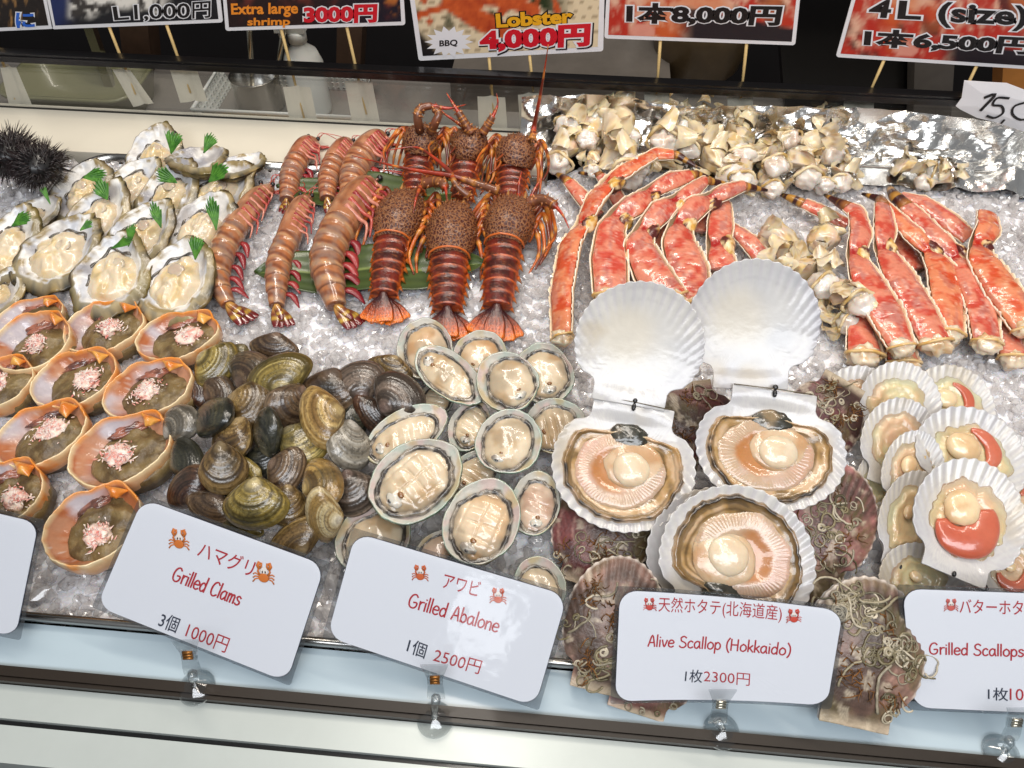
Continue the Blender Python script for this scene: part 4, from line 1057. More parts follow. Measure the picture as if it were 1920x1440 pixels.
# ---- crab shells filled with paste
def crab_shell(u, v, ang, L, Wd, z, seed, label, tilt=3):
    M, w, l = fit(u, v, z, ang+90, Wd, L, tilt)      # local x along the long axis of the opening
    root = thing('filled_crab_shell', label, 'crab shell', M, 'crab shells filled with paste and shredded crab')
    n = 96; a = AN(n); r = RS(seed); org = lin((228, 142, 56)); crm = lin((230, 210, 168)); pk = lin((192, 138, 106)); blu = lin((194, 190, 198)); rust = lin((176, 104, 64))
    ruf = 1+.06*wavy(a, seed, 2)+.028*wavy(a, seed+2, 8)
    bump = 1+.10*np.exp(-((a-.75)/.22)**2)-.07*np.exp(-((a-1.35)/.16)**2)+.06*np.exp(-((a-1.75)/.2)**2)
    spk = np.clip(np.sin(a*30+wavy(a, seed+5, 3)), 0, 1)*sst(np.cos(a-.7), .1, .7)*.05
    ox = l/2*np.cos(a)*ruf*bump; oy = w/2*np.sin(a)*ruf*bump; D = .34*w
    R = []; Cc = []
    for s in (.05, .2, .4, .58, .74, .86, .94, .985):
        q = np.stack([ox*s*(.97), oy*s*.95, -D*.86*(1-s**2.2)-.004*D+0*a], -1)
        t = fbm(q*70+seed, 4, seed); left = sst(-(ox*s)/(l/2)*.7+(oy*s)/(w/2)*.7, .0, .6)
        c = mixc(mixc(pk, rust, sst(t, .44, .62)), blu, left*sst(fbm(q*40+seed*2, 3, seed+21), .40, .60)*.9); c = mixc(c, lin((226, 216, 206)), sst(vn(q*700+seed, seed+4), .74, .86)*.55); R.append(q); Cc.append(c)
    lip = .035*w*(1+.8*wavy(a, seed+9, 5)+.7*wavy(a, seed+10, 14))
    for s, dz, kc in ((1.0, .03, .1), (1.018, .045, 0), (1.04, .03, .1), (1.05, -.05, .45), (1.045, -.13, .6)):
        sp = spk*(s > 1.05); q = np.stack([ox*(s+sp)+0*a, oy*(s+sp), dz*w+lip*.5*(s < 1.06)], -1)
        t = fbm(q*90+seed*3, 3, seed+1); c = mixc(crm, org, np.clip(kc+sst(t, .5, .72)*.7+.75*sst(np.cos(a-1.0), .25, .8), 0, 1)); R.append(q); Cc.append(c)
    for s, dz in ((1.03, -.2), (.94, -.28), (.8, -.35), (.5, -.42), (.05, -.44)):
        q = np.stack([ox*s, oy*s, dz*w+0*a], -1); t = fbm(q*120+seed*3, 3, seed+1)
        R.append(q); Cc.append(mixc(mixc(crm, org, .75+0*a), rust, sst(t, .5, .7)))
    MB().rings(np.array(R), np.array(Cc)).build('shell', MT['crab_shell'], root)
    # folded shell flap at the upper right
    b = MB(); A_, B_, C_, D_ = [np.array(k)*np.array([l, w, w]) for k in ((.47, .20, .03), (.27+.05*math.sin(seed*1.7), .44, .04), (.27+.03*math.sin(seed*2.3), .20+.05*math.cos(seed), .05), (.33+.04*math.cos(seed*1.3), .09+.05*math.sin(seed*3), .04))]; R = []
    for i in range(9):
        f = i/8; R.append([(A_*(1-g)+B_*g)*(1-f)+(D_*(1-g)+C_*g)*f+np.array([0, 0, .10*w*math.sin(f*3.14)*math.sin(g*3.14)+.03*w*f]) for g in np.linspace(0, 1, 9)])
    R = np.array(R); b.rings(R, mixc(lin((232, 172, 84)), lin((214, 122, 46)), sst(fbm(R*110+seed, 3, seed), .35, .65)), wrap=False)
    ob = b.build('shell_flap', MT['crab_shell'], root); ob.modifiers.new('thick', 'SOLIDIFY').thickness = .0012
    # paste
    m_ = 60; b_ = AN(m_); cx, cy = .08*l, -.08*w
    sh = 1+.07*wavy(b_, seed+20, 2); out = np.stack([cx+.425*l*np.cos(b_)*sh, cy+.425*w*np.sin(b_)*sh], -1)
    ca, sa = math.cos(.12), math.sin(.12); out = (out-[cx, cy])@np.array([[ca, -sa], [sa, ca]])+[cx, cy]
    c1, c2, c3 = lin((122, 102, 64)), lin((88, 70, 42)), lin((152, 132, 92))
    pz = lambda rr, x, y: -.115*w+.08*w*(1-rr**3)+.085*w*(fbm(p3(x*100, y*100, seed), 4, seed+1)-.5)*2
    b = MB(); patch(b, out, pz, lambda rr, P: mixc(mixc(c1, c2, sst(fbm(P*100+3, 3, seed), .4, .65)), c3, sst(fbm(P*240, 3, seed+5), .55, .75)*.5), 14, base=-.33*w)
    b.build('paste', MT['paste'], root)
    # dark membrane at the back edge
    b = MB(); b.ball((.10*l, .33*w, -.10*w), (.20*l, .08*w, .06*w), lambda R, d: mixc(lin((164, 104, 84)), lin((92, 60, 52)), sst(fbm(R*110+seed, 3, seed), .4, .62)), 26, 12, .75, 2.6, seed)
    b.build('membrane', MT['flesh'], root)
    # shredded crab
    b = MB(); sx, sy = cx+r.uniform(-.12, .06)*l, cy+r.uniform(-.05, .12)*w; bigk = r.uniform(.85, 1.25)
    b.ball((sx, sy, -.03*w), (.125*l*bigk, .15*w*bigk, .085*w), lambda R, d: mixc(lin((240, 218, 204)), lin((224, 150, 136)), sst(fbm(R*260+seed, 3, seed), .5, .7)), 26, 14, .6, 3.0, seed)
    for k in range(300):
        th, rad = r.uniform(0, 6.28), abs(r.normal())*.55; rad = min(rad, 1.25)
        h = .075*w*max(0, 1-rad*rad*.75)
        p = np.array([sx+.150*l*bigk*rad*math.cos(th)*(1+.3*math.sin(th*2+seed)), sy+.18*w*bigk*rad*math.sin(th), -.045*w+h+r.uniform(-.004, .016)*w*1.5])
        d = r.normal(size=3); d[2] *= .5; d = nrm(d)*w*r.uniform(.015, .05)
        c = mixc(lin((246, 226, 214)), lin((224, 120, 108)), np.array(r.rand()**2.2))
        b.tube(np.array([p-d, p+r.normal(size=3)*.006*w, p+d]), [w*.004, w*r.uniform(.009, .017), w*.004], c, 5, .6)
    b.build('crab_meat', MT['shred'], root)
for q in [(56, 596, 10, 130, 62, .012, 2, 'crab shell mostly hidden behind another at the far left back'), (62, 642, 12, 148, 98, .022, 1, 'wide cream-rimmed crab shell in the back row at the left edge'),
 (196, 614, 8, 150, 88, .018, 3, 'crab shell in the back row, the middle one with an olive scrap'), (333, 631, 8, 154, 82, .018, 4, 'crab shell at the right end of the back row next to the clams'),
 (-2, 718, 15, 134, 84, .02, 5, 'crab shell cut off by the left edge in the second row'), (141, 711, 15, 162, 94, .022, 6, 'crab shell with a large pile of shreds in the second row'),
 (278, 730, 15, 170, 94, .022, 7, 'crab shell with bright orange spiky edge touching the clams'), (78, 815, 17, 182, 100, .022, 8, 'crab shell at the left in the third row with pale shreds'),
 (227, 844, 14, 194, 118, .024, 9, 'largest yellow-rimmed crab shell with pink and white shreds'), (8, 926, 15, 156, 112, .022, 10, 'crab shell above the blank card at the left edge'),
 (176, 986, 24, 196, 128, .024, 11, 'frontmost crab shell behind the Grilled Clams card')]:
    crab_shell(*q)

# ---- clams
def clam(u, v, ang, L, Wd, z, pal, seed, label, tilt=25, roll=0, tdir=-90, gape=0.0):
    M, l, w = fit(u, v, z, ang, L*1.2, Wd*1.2, tilt, tdir)     # local y points to the umbo
    if roll: M = M @ Matrix.Rotation(math.radians(roll), 4, 'Y')
    if roll and abs(roll) > 35: w *= 1.25
    root = thing('clam', label, 'clam', M, 'live clams in a heap'); n = 84; a = AN(n); r = RS(seed)
    pk = np.exp(-(((a-np.pi/2+.12)/.42)**2))
    ox = w/2*np.cos(a)*(1-.40*np.clip(np.sin(a), 0, 1)**1.5)*1.04*(1+.02*wavy(a, seed, 2)); oy = l/2*(np.where(np.sin(a) > 0, np.sin(a)*.95, np.sin(a)*.86)+.05*pk); umb = np.array([.03*w, l/2*.96])
    H = .25*min(l, w)*1.05
    th0 = np.arctan2(oy-umb[1], ox-umb[0]); od = np.hypot(ox-umb[0], oy-umb[1]); 
    dk, md, lt, um = [lin(c) for c in pal]
    def valve(sg, name, gp):
        R = []; Cc = []
        for s in np.concatenate([np.linspace(.03, .92, 40), [.95, .98, 1.0]]):
            x, y = ox*s, oy*s+.12*l*(1-s)**1.0            # centre of the dome moved to the umbo
            h = H*(1-s**2.3)**.62
            dx, dy = x-umb[0], y-umb[1]; th = np.arctan2(dy, dx)
            D = np.interp(th, np.sort(th0), od[np.argsort(th0)], period=2*np.pi); t = np.clip(np.hypot(dx, dy)/np.maximum(D, 1e-6), 0, 1)
            wob = .10*(fbm(p3(th*2, t*3, seed), 2, seed)-.5)
            rg = .6*vn(p3(t*9+wob*2, seed*1.3, sg), seed)+.4*vn(p3(t*24+wob*3, seed*1.3, sg), seed+5); fine = vn(p3(t*62+wob*5, seed*2.3, 7), seed+1)
            c = mixc(dk, md, sst(rg, .25, .7)); c = mixc(c, lt, sst(rg*.4+fine*.6, .52, .72)*.85)
            c = mixc(c, dk*.45, sst(fine, .60, .80)*.75)
            spk = fbm(p3(th*16, t*22, seed), 3, seed+3); c = mixc(c, dk*.5, sst(spk, .58, .68)*.6*sst(t, .15, .4))
            c = mixc(c, um, sst(t, .34, .05)*.55)
            pt = fbm(p3(x*28, y*28, seed), 3, seed+9); c = mixc(c, lin((40, 42, 36)), sst(pt, .6, .75)*.55)
            h = h+.0045*l*(np.sin(t*64+wob*12)*.5)*(s < .97)*sst(t, .05, .2)
            R.append(np.stack([x, y, sg*h], -1)); Cc.append(c)
        R = np.array(R)
        if gp:
            yy = R[..., 1]-l/2; ga = sg*gp; R = np.stack([R[..., 0], l/2+yy*math.cos(ga)+R[..., 2]*math.sin(ga)*0, R[..., 2]-yy*math.sin(ga)], -1)
        MB().rings(R, np.array(Cc), cap1=False).build(name, MT['clam'], root)
    valve(1, 'valve', gape); valve(-1, 'valve', gape)
    MB().tube(np.array([(-.1*w, l*.455, 0), (.02*w, l*.475, 0), (.14*w, l*.44, 0)]), .02*l, lin((50, 38, 28)), 6).build('ligament', MT['clam'], root)
OL = ((84, 70, 30), (150, 128, 62), (196, 178, 112), (214, 200, 160)); PB = ((58, 42, 30), (104, 82, 60), (150, 126, 98), (150, 126, 112))
BK = ((26, 28, 24), (52, 52, 42), (92, 86, 64), (120, 112, 90)); TG = ((118, 88, 44), (184, 150, 88), (222, 196, 138), (220, 196, 140))
BG = ((66, 48, 26), (120, 94, 54), (178, 150, 96), (190, 168, 130)); GW = ((78, 72, 62), (140, 132, 118), (196, 190, 178), (220, 216, 208)); MR = ((46, 26, 20), (84, 56, 40), (128, 98, 72), (104, 76, 64))
GY_ = ((58, 48, 40), (104, 88, 76), (148, 130, 114), (140, 116, 108)); CRM = ((150, 120, 70), (206, 186, 140), (230, 220, 190), (236, 230, 214))
for q in [(447, 666, 60, 40, 44, .016, OL, 36, 'small tan clam peeping out behind the pale top-left clam', 30, 0),
 (514, 652, 80, 50, 76, .018, PB, 2, 'brown clam at the very back of the heap', 35, 0), (405, 687, 150, 66, 88, .022, OL, 1, 'pale olive clam at the top left beside the crab shell', 25, 0),
 (373, 735, 200, 46, 50, .012, MR, 6, 'small dark maroon clam next to the spiky crab shell', 25, 0), (411, 731, 220, 56, 70, .016, PB, 5, 'purple clam behind the gaping black clam', 25, 10),
 (471, 694, 240, 72, 82, .026, PB, 3, 'purple-brown clam between the pale olive and glossy gold ones', 25, 15), (618, 738, 80, 84, 98, .026, PB, 11, 'large brown clam behind the tan banded one', 30, 0),
 (732, 690, 70, 44, 72, .018, BG, 16, 'brown clam tucked behind two clams at the right rear', 30, 0), (671, 716, 290, 74, 88, .030, GY_, 15, 'grey-purple clam at the right rear of the heap', 20, 0),
 (664, 792, 80, 70, 34, .018, BK, 37, 'dark clam slot behind the tan banded clam', 20, 40), (700, 779, 40, 50, 76, .020, MR, 18, 'dark maroon clam below the ringed grey clam', 20, 25),
 (748, 741, 230, 80, 88, .036, GY_, 17, 'ringed grey clam at the right end of the heap, by the abalone', 22, 0), (340, 793, 230, 72, 66, .026, GW, 7, 'white and grey banded clam at the left', 25, 20),
 (404, 780, 235, 82, 78, .034, BK, 8, 'black clam with its seam up on the left', 20, 42), (526, 701, 285, 72, 104, .042, OL, 4, 'glossy olive-gold clam on top at the back', 20, 0),
 (474, 757, 175, 84, 84, .034, BG, 9, 'golden-brown clam with black lower half', 25, 15), (495, 866, 100, 60, 84, .018, BK, 35, 'black clam deep in the middle of the heap', 20, 0),
 (541, 765, 60, 88, 60, .034, PB, 10, 'purple clam standing on its edge left of the tan banded one', 20, 48), (572, 832, 150, 84, 86, .034, OL, 14, 'greenish speckled clam in the centre', 22, 20),
 (602, 782, 20, 78, 100, .048, TG, 12, 'tan banded clam on top in the centre', 18, 0), (502, 808, 280, 84, 60, .040, BK, 13, 'dark clam standing on its edge in the centre', 20, 52),
 (656, 838, 95, 88, 64, .034, GW, 19, 'grey streaked clam standing with umbo up near the abalone', 20, 45), (352, 862, 215, 62, 90, .026, BK, 20, 'blackish-green clam at the left edge of the heap', 20, 20),
 (436, 826, 60, 86, 80, .030, BG, 21, 'brown clam showing a cream inner edge', 22, -30), (353, 914, 310, 64, 86, .024, MR, 23, 'dark purple clam at the lower left', 22, 15),
 (431, 925, 20, 42, 80, .018, BK, 34, 'black clam wedged under the olive-brown one', 20, 0), (471, 889, 30, 34, 60, .024, OL, 33, 'small yellowish clam with a white ring', 25, 0),
 (419, 880, 100, 92, 72, .042, BG, 22, 'olive-brown clam leaning upright with bright gloss', 28, 20), (538, 882, 160, 64, 84, .034, PB, 24, 'pinkish-brown clam lying flat near the middle', 22, 0),
 (663, 926, 110, 82, 80, .026, GY_, 26, 'purple-grey clam behind the gold striped one', 25, 0), (606, 903, 215, 74, 100, .040, TG, 25, 'gold and brown striped clam at the right of the heap', 20, 28),
 (395, 952, 60, 60, 78, .024, PB, 29, 'pinkish-brown clam just above the card', 25, 0), (541, 950, 95, 76, 60, .026, BG, 28, 'dark brown clam between two clams at the front', 22, 20),
 (606, 966, 0, 64, 80, .036, CRM, 30, 'pale cream clam with its seam facing out', 15, 50), (447, 985, 70, 44, 80, .018, OL, 31, 'yellow-olive clam half hidden by the card', 25, 0),
 (480, 947, 92, 92, 102, .040, OL, 27, 'big olive clam with umbo up, front of the heap', 35, 0), (557, 1008, 300, 62, 100, .022, BG, 32, 'dark olive clam with an orange-brown centre above the card', 20, 0)]:
    clam(*q)

# ---- abalone
def abalone(u, v, ang, L, Wd, z, seed, label, tilt_=26, score=True, tone=0, tdir=-90):
    tilt = tilt_-14
    M, l, w = fit(u, v, z, ang, L, Wd, tilt, tdir); r = RS(seed); n = 84; a = AN(n)
    root = thing('abalone', label, 'abalone', M, 'abalone piled on the ice')
    ruf = 1+.07*wavy(a, seed, 1.5)+.022*wavy(a, seed+1, 7); ox = w/2*np.cos(a)*ruf*(1-.06*np.sin(a)); oy = l/2*np.sin(a)*ruf
    R = []; Cc = []; pearl = lin((212, 206, 194)); pink = lin((214, 184, 178)); grn = lin((160, 192, 180)); gold = lin((206, 180, 120)); oli = lin((96, 116, 92)); teal = lin((136, 164, 148)); dk = lin((56, 66, 54)); rst = lin((138, 106, 78))
    for s in (.04, .3, .55, .7, .8, .88, .94, .985, 1.0):
        q = np.stack([ox*s, oy*s, -.20*w*(1-s**3)+0*a], -1); t = fbm(q*60+seed, 3, seed); t2 = fbm(q*130+seed, 2, seed+3)
        c = mixc(mixc(pearl, pink, sst(t, .48, .66)*.7), grn, sst(t2, .52, .66)*.4); c = mixc(c, gold, sst(fbm(q*90+4, 2, seed+6), .55, .7)*.6*(s > .75))
        c = mixc(c, teal, (s > .99)*.35+0*t); R.append(q); Cc.append(c)
    for s, dz in ((1.03, -.008), (1.04, -.03), (1.02, -.07), (1.0, -.11), (.95, -.16), (.86, -.21), (.7, -.26), (.45, -.29), (.05, -.3)):
        q = np.stack([ox*s*(1+.012*wavy(a, seed+int(-dz*100), 9)), oy*s, dz*w+0*a], -1); t = fbm(q*np.array([80, 80, 260])+seed*2, 4, seed+8)
        c = mixc(mixc(dk, oli, sst(t, .3, .55)), teal, sst(t, .5, .72)*.9); c = mixc(c, rst, sst(fbm(q*70, 2, seed+2), .55, .7)*.6); R.append(q); Cc.append(c)
    MB().rings(np.array(R), np.array(Cc)).build('shell', MT['abalone_shell'], root)
    m_ = 72; b_ = AN(m_); cx, cy = r.uniform(.0, .07)*w, r.uniform(-.06, -.02)*l
    sh = 1+.13*wavy(b_, seed+4, 1.7)+.03*wavy(b_, seed+5, 6); fo = np.stack([cx+.40*w*np.cos(b_)*sh, cy+.42*l*np.sin(b_)*sh], -1)
    # frilled dark mantle
    fr = MB(); R = []; Cc = []
    for s, dz, am in ((.84, -.05, 0), (.97, -.012, .02), (1.02, .0, .03), (1.07, -.03, .045), (1.06, -.09, .04)):
        k = s+am*wavy(b_, seed+9+int(s*50), 9, 2)*1.6; q = np.array([cx, cy])+(fo-[cx, cy])*k[:, None]
        P = np.stack([q[:, 0], q[:, 1], dz*w+.02*w*wavy(b_, seed+30+int(s*10), 11, 2)], -1); R.append(P)
        Cc.append(mixc(lin((52, 46, 42)), lin((150, 138, 122)), sst(fbm(P*260+seed, 2, seed), .42, .7)))
    fr.rings(np.array(R), np.array(Cc), cap0=False, cap1=False); fr.build('mantle_edge', MT['mantle'], root)
    dirn = r.uniform(-.4, .4); sp = r.uniform(.12, .19)*l; warp = seed*1.7
    def zf(rr, x, y):
        h = -.07*w+.155*w*(1-rr**2.6)**.7
        if score:
            p_ = (y*math.cos(dirn)+x*math.sin(dirn))+.06*l*(fbm(p3(x*50, y*50, warp), 2, 3)-.5); g = np.abs(((p_/sp+seed*.3) % 1)-.5)*2
            h = h-.030*w*sst(g, .80, 1.0)*(1-rr**6)*sst(fbm(p3(x*40, y*40, warp+5), 2, 8), .3, .5); h = h-.018*w*g*(1-rr**4)
            if seed % 4 == 3: g2 = np.abs((((x*math.cos(dirn)-y*math.sin(dirn))/(sp*1.2)) % 1)-.5)*2; h = h-.022*w*sst(g2, .84, 1.0)*(1-rr**6)
        return h+.07*w*(fbm(p3(x*60, y*60, seed), 3, seed)-.5)*(1-rr**4)
    c1 = [lin((210, 190, 160)), lin((206, 174, 136)), lin((208, 182, 160))][tone]; c2 = [lin((186, 158, 122)), lin((188, 148, 106)), lin((188, 156, 134))][tone]
    def cf(rr, P):
        t = fbm(P*80+seed, 3, seed+3); c = mixc(c1, c2, sst(t, .42, .66)); c = mixc(c, lin((234, 218, 192)), sst(fbm(P*60+seed*2, 2, seed+7), .5, .68)*.5)
        c = mixc(c, lin((150, 134, 112)), sst(fbm(P*45+seed*3, 3, seed+9), .54, .7)*.55); return mixc(c, lin((120, 108, 94)), sst(rr+.12*(t-.5), .84, .98)*.85)
    b = MB(); patch(b, fo, zf, cf, 22, base=-.14*w, c0=(cx, cy)); b.build('foot', MT['foot'], root)
    b = MB(); mp = np.array([cx+r.uniform(-.04, .04)*w, cy-.27*l, .02*w])
    b.ball(mp, (.13*w, .075*l, .05*w), lambda R, d: mixc(lin((206, 198, 184)), lin((140, 128, 116)), sst(fbm(R*160+seed, 2, seed), .45, .7)), 18, 9, .25, 3, seed)
    b.ball(mp+np.array([.02*w, .075*l, .045*w]), (.05*w, .03*l, .022*w), lin((132, 88, 44)), 12, 7, .2, 2, seed)
    b.ball(mp+np.array([-.01*w, -.05*l, .03*w]), (.035*w, .018*l, .012*w), lin((40, 34, 34)), 10, 6); b.build('mouth', MT['foot'], root)
for q in [(820, 745, 60, 84, 62, .016, 17, 'abalone mostly buried behind the long rear one', 20, True, 0), (797, 652, 95, 112, 102, .022, 1, 'tan abalone at the rear left below a lobster tail', 30, False, 1),
 (900, 664, 50, 98, 92, .024, 2, 'orange-tan abalone in the rear middle', 30, False, 1), (1020, 698, 105, 114, 104, .024, 5, 'smooth abalone at the rear right by the scallop shell', 30, False, 0),
 (880, 796, 70, 100, 72, .020, 8, 'abalone hidden under the rear pile with pleated flesh', 25, True, 0), (1043, 796, 18, 108, 104, .026, 10, 'scored abalone right of the pile touching the scallop', 28, True, 0),
 (842, 703, -40, 146, 80, .040, 3, 'long narrow abalone lying across the rear pile', 28, True, 0), (950, 714, 115, 112, 112, .046, 4, 'round abalone on top of the rear pile with open rim', 30, False, 0),
 (889, 890, 45, 112, 84, .018, 12, 'abalone underneath between the two big front ones', 22, True, 0), (1003, 942, 80, 116, 92, .024, 13, 'pinkish scored abalone right of the big front one', 24, True, 2),
 (954, 826, 65, 122, 118, .042, 9, 'round abalone with brown spots in the middle of the pile', 30, False, 0), (761, 812, 30, 168, 88, .034, 6, 'elongated abalone beside the clams with pearly rim', 28, True, 0),
 (780, 898, 38, 184, 140, .046, 7, 'large abalone with deeply scored ribbed flesh', 30, True, 0), (903, 976, 65, 166, 136, .040, 11, 'large smooth abalone in front with a green rim', 30, True, 1),
 (700, 1006, 40, 150, 120, .018, 14, 'abalone half hidden behind the Grilled Abalone card, left corner', 22, False, 0), (820, 1030, 40, 92, 62, .014, 16, 'sliver of abalone above the middle of the Grilled Abalone card', 20, False, 2),
 (1012, 1098, 12, 96, 112, .022, 15, 'abalone behind the right corner of the Grilled Abalone card', 26, False, 0)]:
    abalone(*q)

# ---- scallops
def scallop_outline(n=180, ribs=74, amp=.012):
    a = AN(n); ap = np.abs(((a-np.pi/2+np.pi) % (2*np.pi))-np.pi); d = np.degrees(ap)
    r = np.ones(n)
    r = np.where(d < 30, .99/np.cos(np.radians(np.minimum(d, 60))), r)
    side = .572/np.maximum(np.sin(np.radians(np.maximum(d, 5))), .05)
    r = np.where((d >= 30) & (d < 38), side, r)
    e = sst(d, 38, 66); lo = .572/math.sin(math.radians(38)); notch = lo-.05*np.sin(np.clip((d-38)/16, 0, 1)*np.pi)
    r = np.where(d >= 38, notch*(1-e)+1.0*e, r)
    th = np.arctan2(r*np.cos(a), .98-r*np.sin(a))
    r = r*(1+.8*amp*np.cos(th*ribs)*sst(d, 45, 70)*sst(d, 20, 60))
    return a, r, d
def scallop_shell(name, parent, hl, hw, dome, seed, colf, m_, ribs=74, off=(0, 0, 0), under=None, rot=None, th=.0016, ribamp=.008):
    a, r0, dg = scallop_outline(430, ribs); n = len(a); R = []; Cc = []
    ir = 1+.012*wavy(a, seed, 3)
    def surf(s, lift):
        x = np.cos(a)*r0*ir*s; y = np.sin(a)*r0*ir*s
        rr = np.clip(np.hypot(x, y), 0, 1.2); ear = sst(y, .66, .92)*np.ones(n)
        z = dome*(1-np.minimum(rr, 1)**2.2)*(1-ear*.6)
        tu = np.arctan2(x, 1.0-y)
        z = z+ribamp*np.cos(tu*ribs)*sst(rr, .42, .98)*(1-sst(y, .3, .7))+.02*wavy(a, seed+2, 2)*rr**3
        return np.stack([x*hw, y*hl, z*(hl+hw)/2+lift], -1), rr, tu, y
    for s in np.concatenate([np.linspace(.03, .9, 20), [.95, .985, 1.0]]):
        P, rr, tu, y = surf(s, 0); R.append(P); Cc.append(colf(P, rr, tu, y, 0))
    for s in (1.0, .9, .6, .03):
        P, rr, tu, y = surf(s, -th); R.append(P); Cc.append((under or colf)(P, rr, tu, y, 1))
    R = np.array(R)
    if rot is not None: R = R @ np.asarray(rot).T
    return MB().rings(R+np.asarray(off, float), np.array(Cc)).build(name, m_, parent)
WH = lin((198, 195, 190)); LIL = lin((152, 150, 160)); CRE = lin((204, 190, 160))
def white_inner(seed, tint=0.0):
    def f(P, rr, tu, y, und):
        c = mixc(WH, lin((182, 182, 184)), np.clip(sst(fbm(P*30+seed, 3, seed), .4, .7)*.8+tint*.45, 0, 1))
        c = mixc(c, LIL, sst(rr, .80, 1.0)*tint*sst(fbm(P*20+seed, 2, seed+1), .3, .6))
        c = mixc(c, CRE, sst(np.hypot(P[:, 0]*18-.2, P[:, 1]*18+.1), .55, .2)*.35)
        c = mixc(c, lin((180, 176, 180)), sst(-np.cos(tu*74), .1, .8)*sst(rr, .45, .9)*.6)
        c = mixc(c, lin((176, 160, 130)), sst(fbm(P*26+seed*3, 3, seed+30), .56, .74)*.5)
        return mixc(c, lin((150, 146, 150)), sst(np.sin(rr*34+3*fbm(P*20, 2, seed)), .7, 1.0)*sst(rr, .5, .8)*.22)
    return f
def blob(mb, c0, r, col, seed, noise=.1, nu=26, nv=14, ns=2.0): mb.ball(c0, r, col, nu, nv, noise, ns, seed)
def live_meat(root, hl, hw, seed, dark=1.0, flip=1, zf0=-.10):
    r = RS(seed); k = (hl+hw)/2
    dish = lambda x, y: -.17*k*(1-np.minimum(np.hypot(x/hw, y/hl), 1)**2.2)
    n = 110; a = AN(n)
    fade = 1-.30*sst(np.sin(a), .45, .95)
    # mantle: amber frill with a dark striped rim
    R = []; Cc = []; amb = lin((172, 136, 84)); ol = lin((112, 86, 46)); dk = lin((46, 36, 26)); crm = lin((208, 178, 146))
    for s in np.linspace(.56, .87, 24):
        e = (s-.56)/.31; dz = .03+.035*math.sin(e*3.0)+.035*math.exp(-((e-.78)/.10)**2)-.075*sst(e, .86, 1.0); am = .03*e
        q = s*fade*(1+am*2.2*wavy(a, seed+4, 7, 3)+.02*e*wavy(a, seed+6, 17, 2)); x = np.cos(a)*hw*q; y = np.sin(a)*hl*q-.02*hl
        z = dish(x, y)+dz*k+.016*k*wavy(a, seed+3+int(e*3), 9, 2)*e; P = np.stack([x, y, z], -1)
        t = fbm(P*120+seed, 3, seed); lane = vn(p3(e*7+.9*wavy(a, seed+14, 2.0), seed*1.1, .4*np.cos(a)), seed+2)
        c = mixc(crm, amb, .25+.75*sst(t, .4, .62)); c = mixc(c, ol, sst(lane, .52, .72)*.85)
        st = sst(vn(np.stack([np.cos(a)*11, np.sin(a)*11, 0*a+seed], -1), seed), .35, .65)
        c = mixc(c, dk, sst(np.abs(e-.80), .13, .06)*(.45+.55*st)*dark*sst(-np.sin(a+.2)+.6*wavy(a, seed+2, 1.2), -.8, .2))
        c = mixc(c, dk, sst(t, .60, .72)*.5)
        R.append(P); Cc.append(c)
    MB().rings(np.array(R), np.array(Cc), cap0=False, cap1=False).build('mantle', MT['flesh'], root)
    # gills: pinkish fringed disc
    m_ = 260; b_ = AN(m_); cx, cy = -.06*hw*flip, -.06*hl; sh = 1+.12*wavy(b_, seed+20, 1.6)+.02*wavy(b_, seed+21, 8)
    out = np.stack([cx+.70*hw*np.cos(b_)*sh, cy-.03*hl+.645*hl*np.sin(b_)*sh], -1); pinkk = lin((198, 170, 150)); beige = lin((190, 162, 134)); rose = lin((204, 152, 134))
    ang = lambda P: np.arctan2(P[:, 1]-cy, P[:, 0]-cx)
    def gz(rr, x, y):
        th = np.arctan2(y-cy, x-cx)
        return dish(x, y)+.09*k*(1-rr**4)+.035*k*sst(rr, .35, .6)*(1-sst(rr, .85, 1))+.0022*k*np.sin(th*74+9*fbm(p3(x*60, y*60, seed), 2, seed))*sst(rr, .5, .72)*sst(rr, 1.0, .86)
    def gc(rr, P):
        t = fbm(P*70+seed, 3, seed+4); c = mixc(beige, pinkk, sst(t, .4, .6)); c = mixc(c, rose, sst(fbm(P*34+seed*2, 2, seed+5), .52, .7)*.35); c = mixc(c, lin((178, 150, 122)), sst(fbm(P*52+seed*4, 3, seed+31), .5, .66)*.5)
        go = sst(rr, .62, .5)*sst(np.cos(ang(P)-(3.5 if flip > 0 else -.5)), -.3, .5)
        return mixc(c, lin((180, 118, 62)), go*.9)
    b = MB(); patch(b, out, gz, gc, 22, base=lambda x, y: dish(x, y)+.01*k, c0=(cx, cy)); b.build('gills', MT['flesh'], root)
    # translucent collar and muscle
    mx, my = .12*hw*flip, -.02*hl
    b = MB(); blob(b, (mx+.03*hw*flip, my+.06*hl, dish(mx, my)+.09*k), (.42*hw, .40*hl, .065*k), lambda R, d: mixc(lin((206, 178, 146)), lin((190, 150, 110)), sst(fbm(R*90, 2, seed), .45, .65)), seed, .12); b.build('collar', MT['flesh'], root)
    b = MB(); blob(b, (mx, my, dish(mx, my)+.12*k), (.27*hw, .27*hl, .09*k), lambda R, d: mixc(lin((216, 194, 164)), lin((222, 204, 178)), sst(fbm(R*120+seed, 3, seed), .4, .65)), seed+1, .10, ns=1.5); b.build('muscle', MT['flesh'], root)
    b = MB(); blob(b, (0.02*hw, .48*hl, dish(0, .5*hl)+.06*k), (.27*hw, .19*hl, .055*k), lambda R, d: mixc(lin((52, 50, 40)), lin((136, 116, 86)), sst(fbm(R*90+seed, 3, seed), .45, .70)), seed+2, .28, 30, 16, 2.4); b.build('dark_gland', MT['flesh'], root)
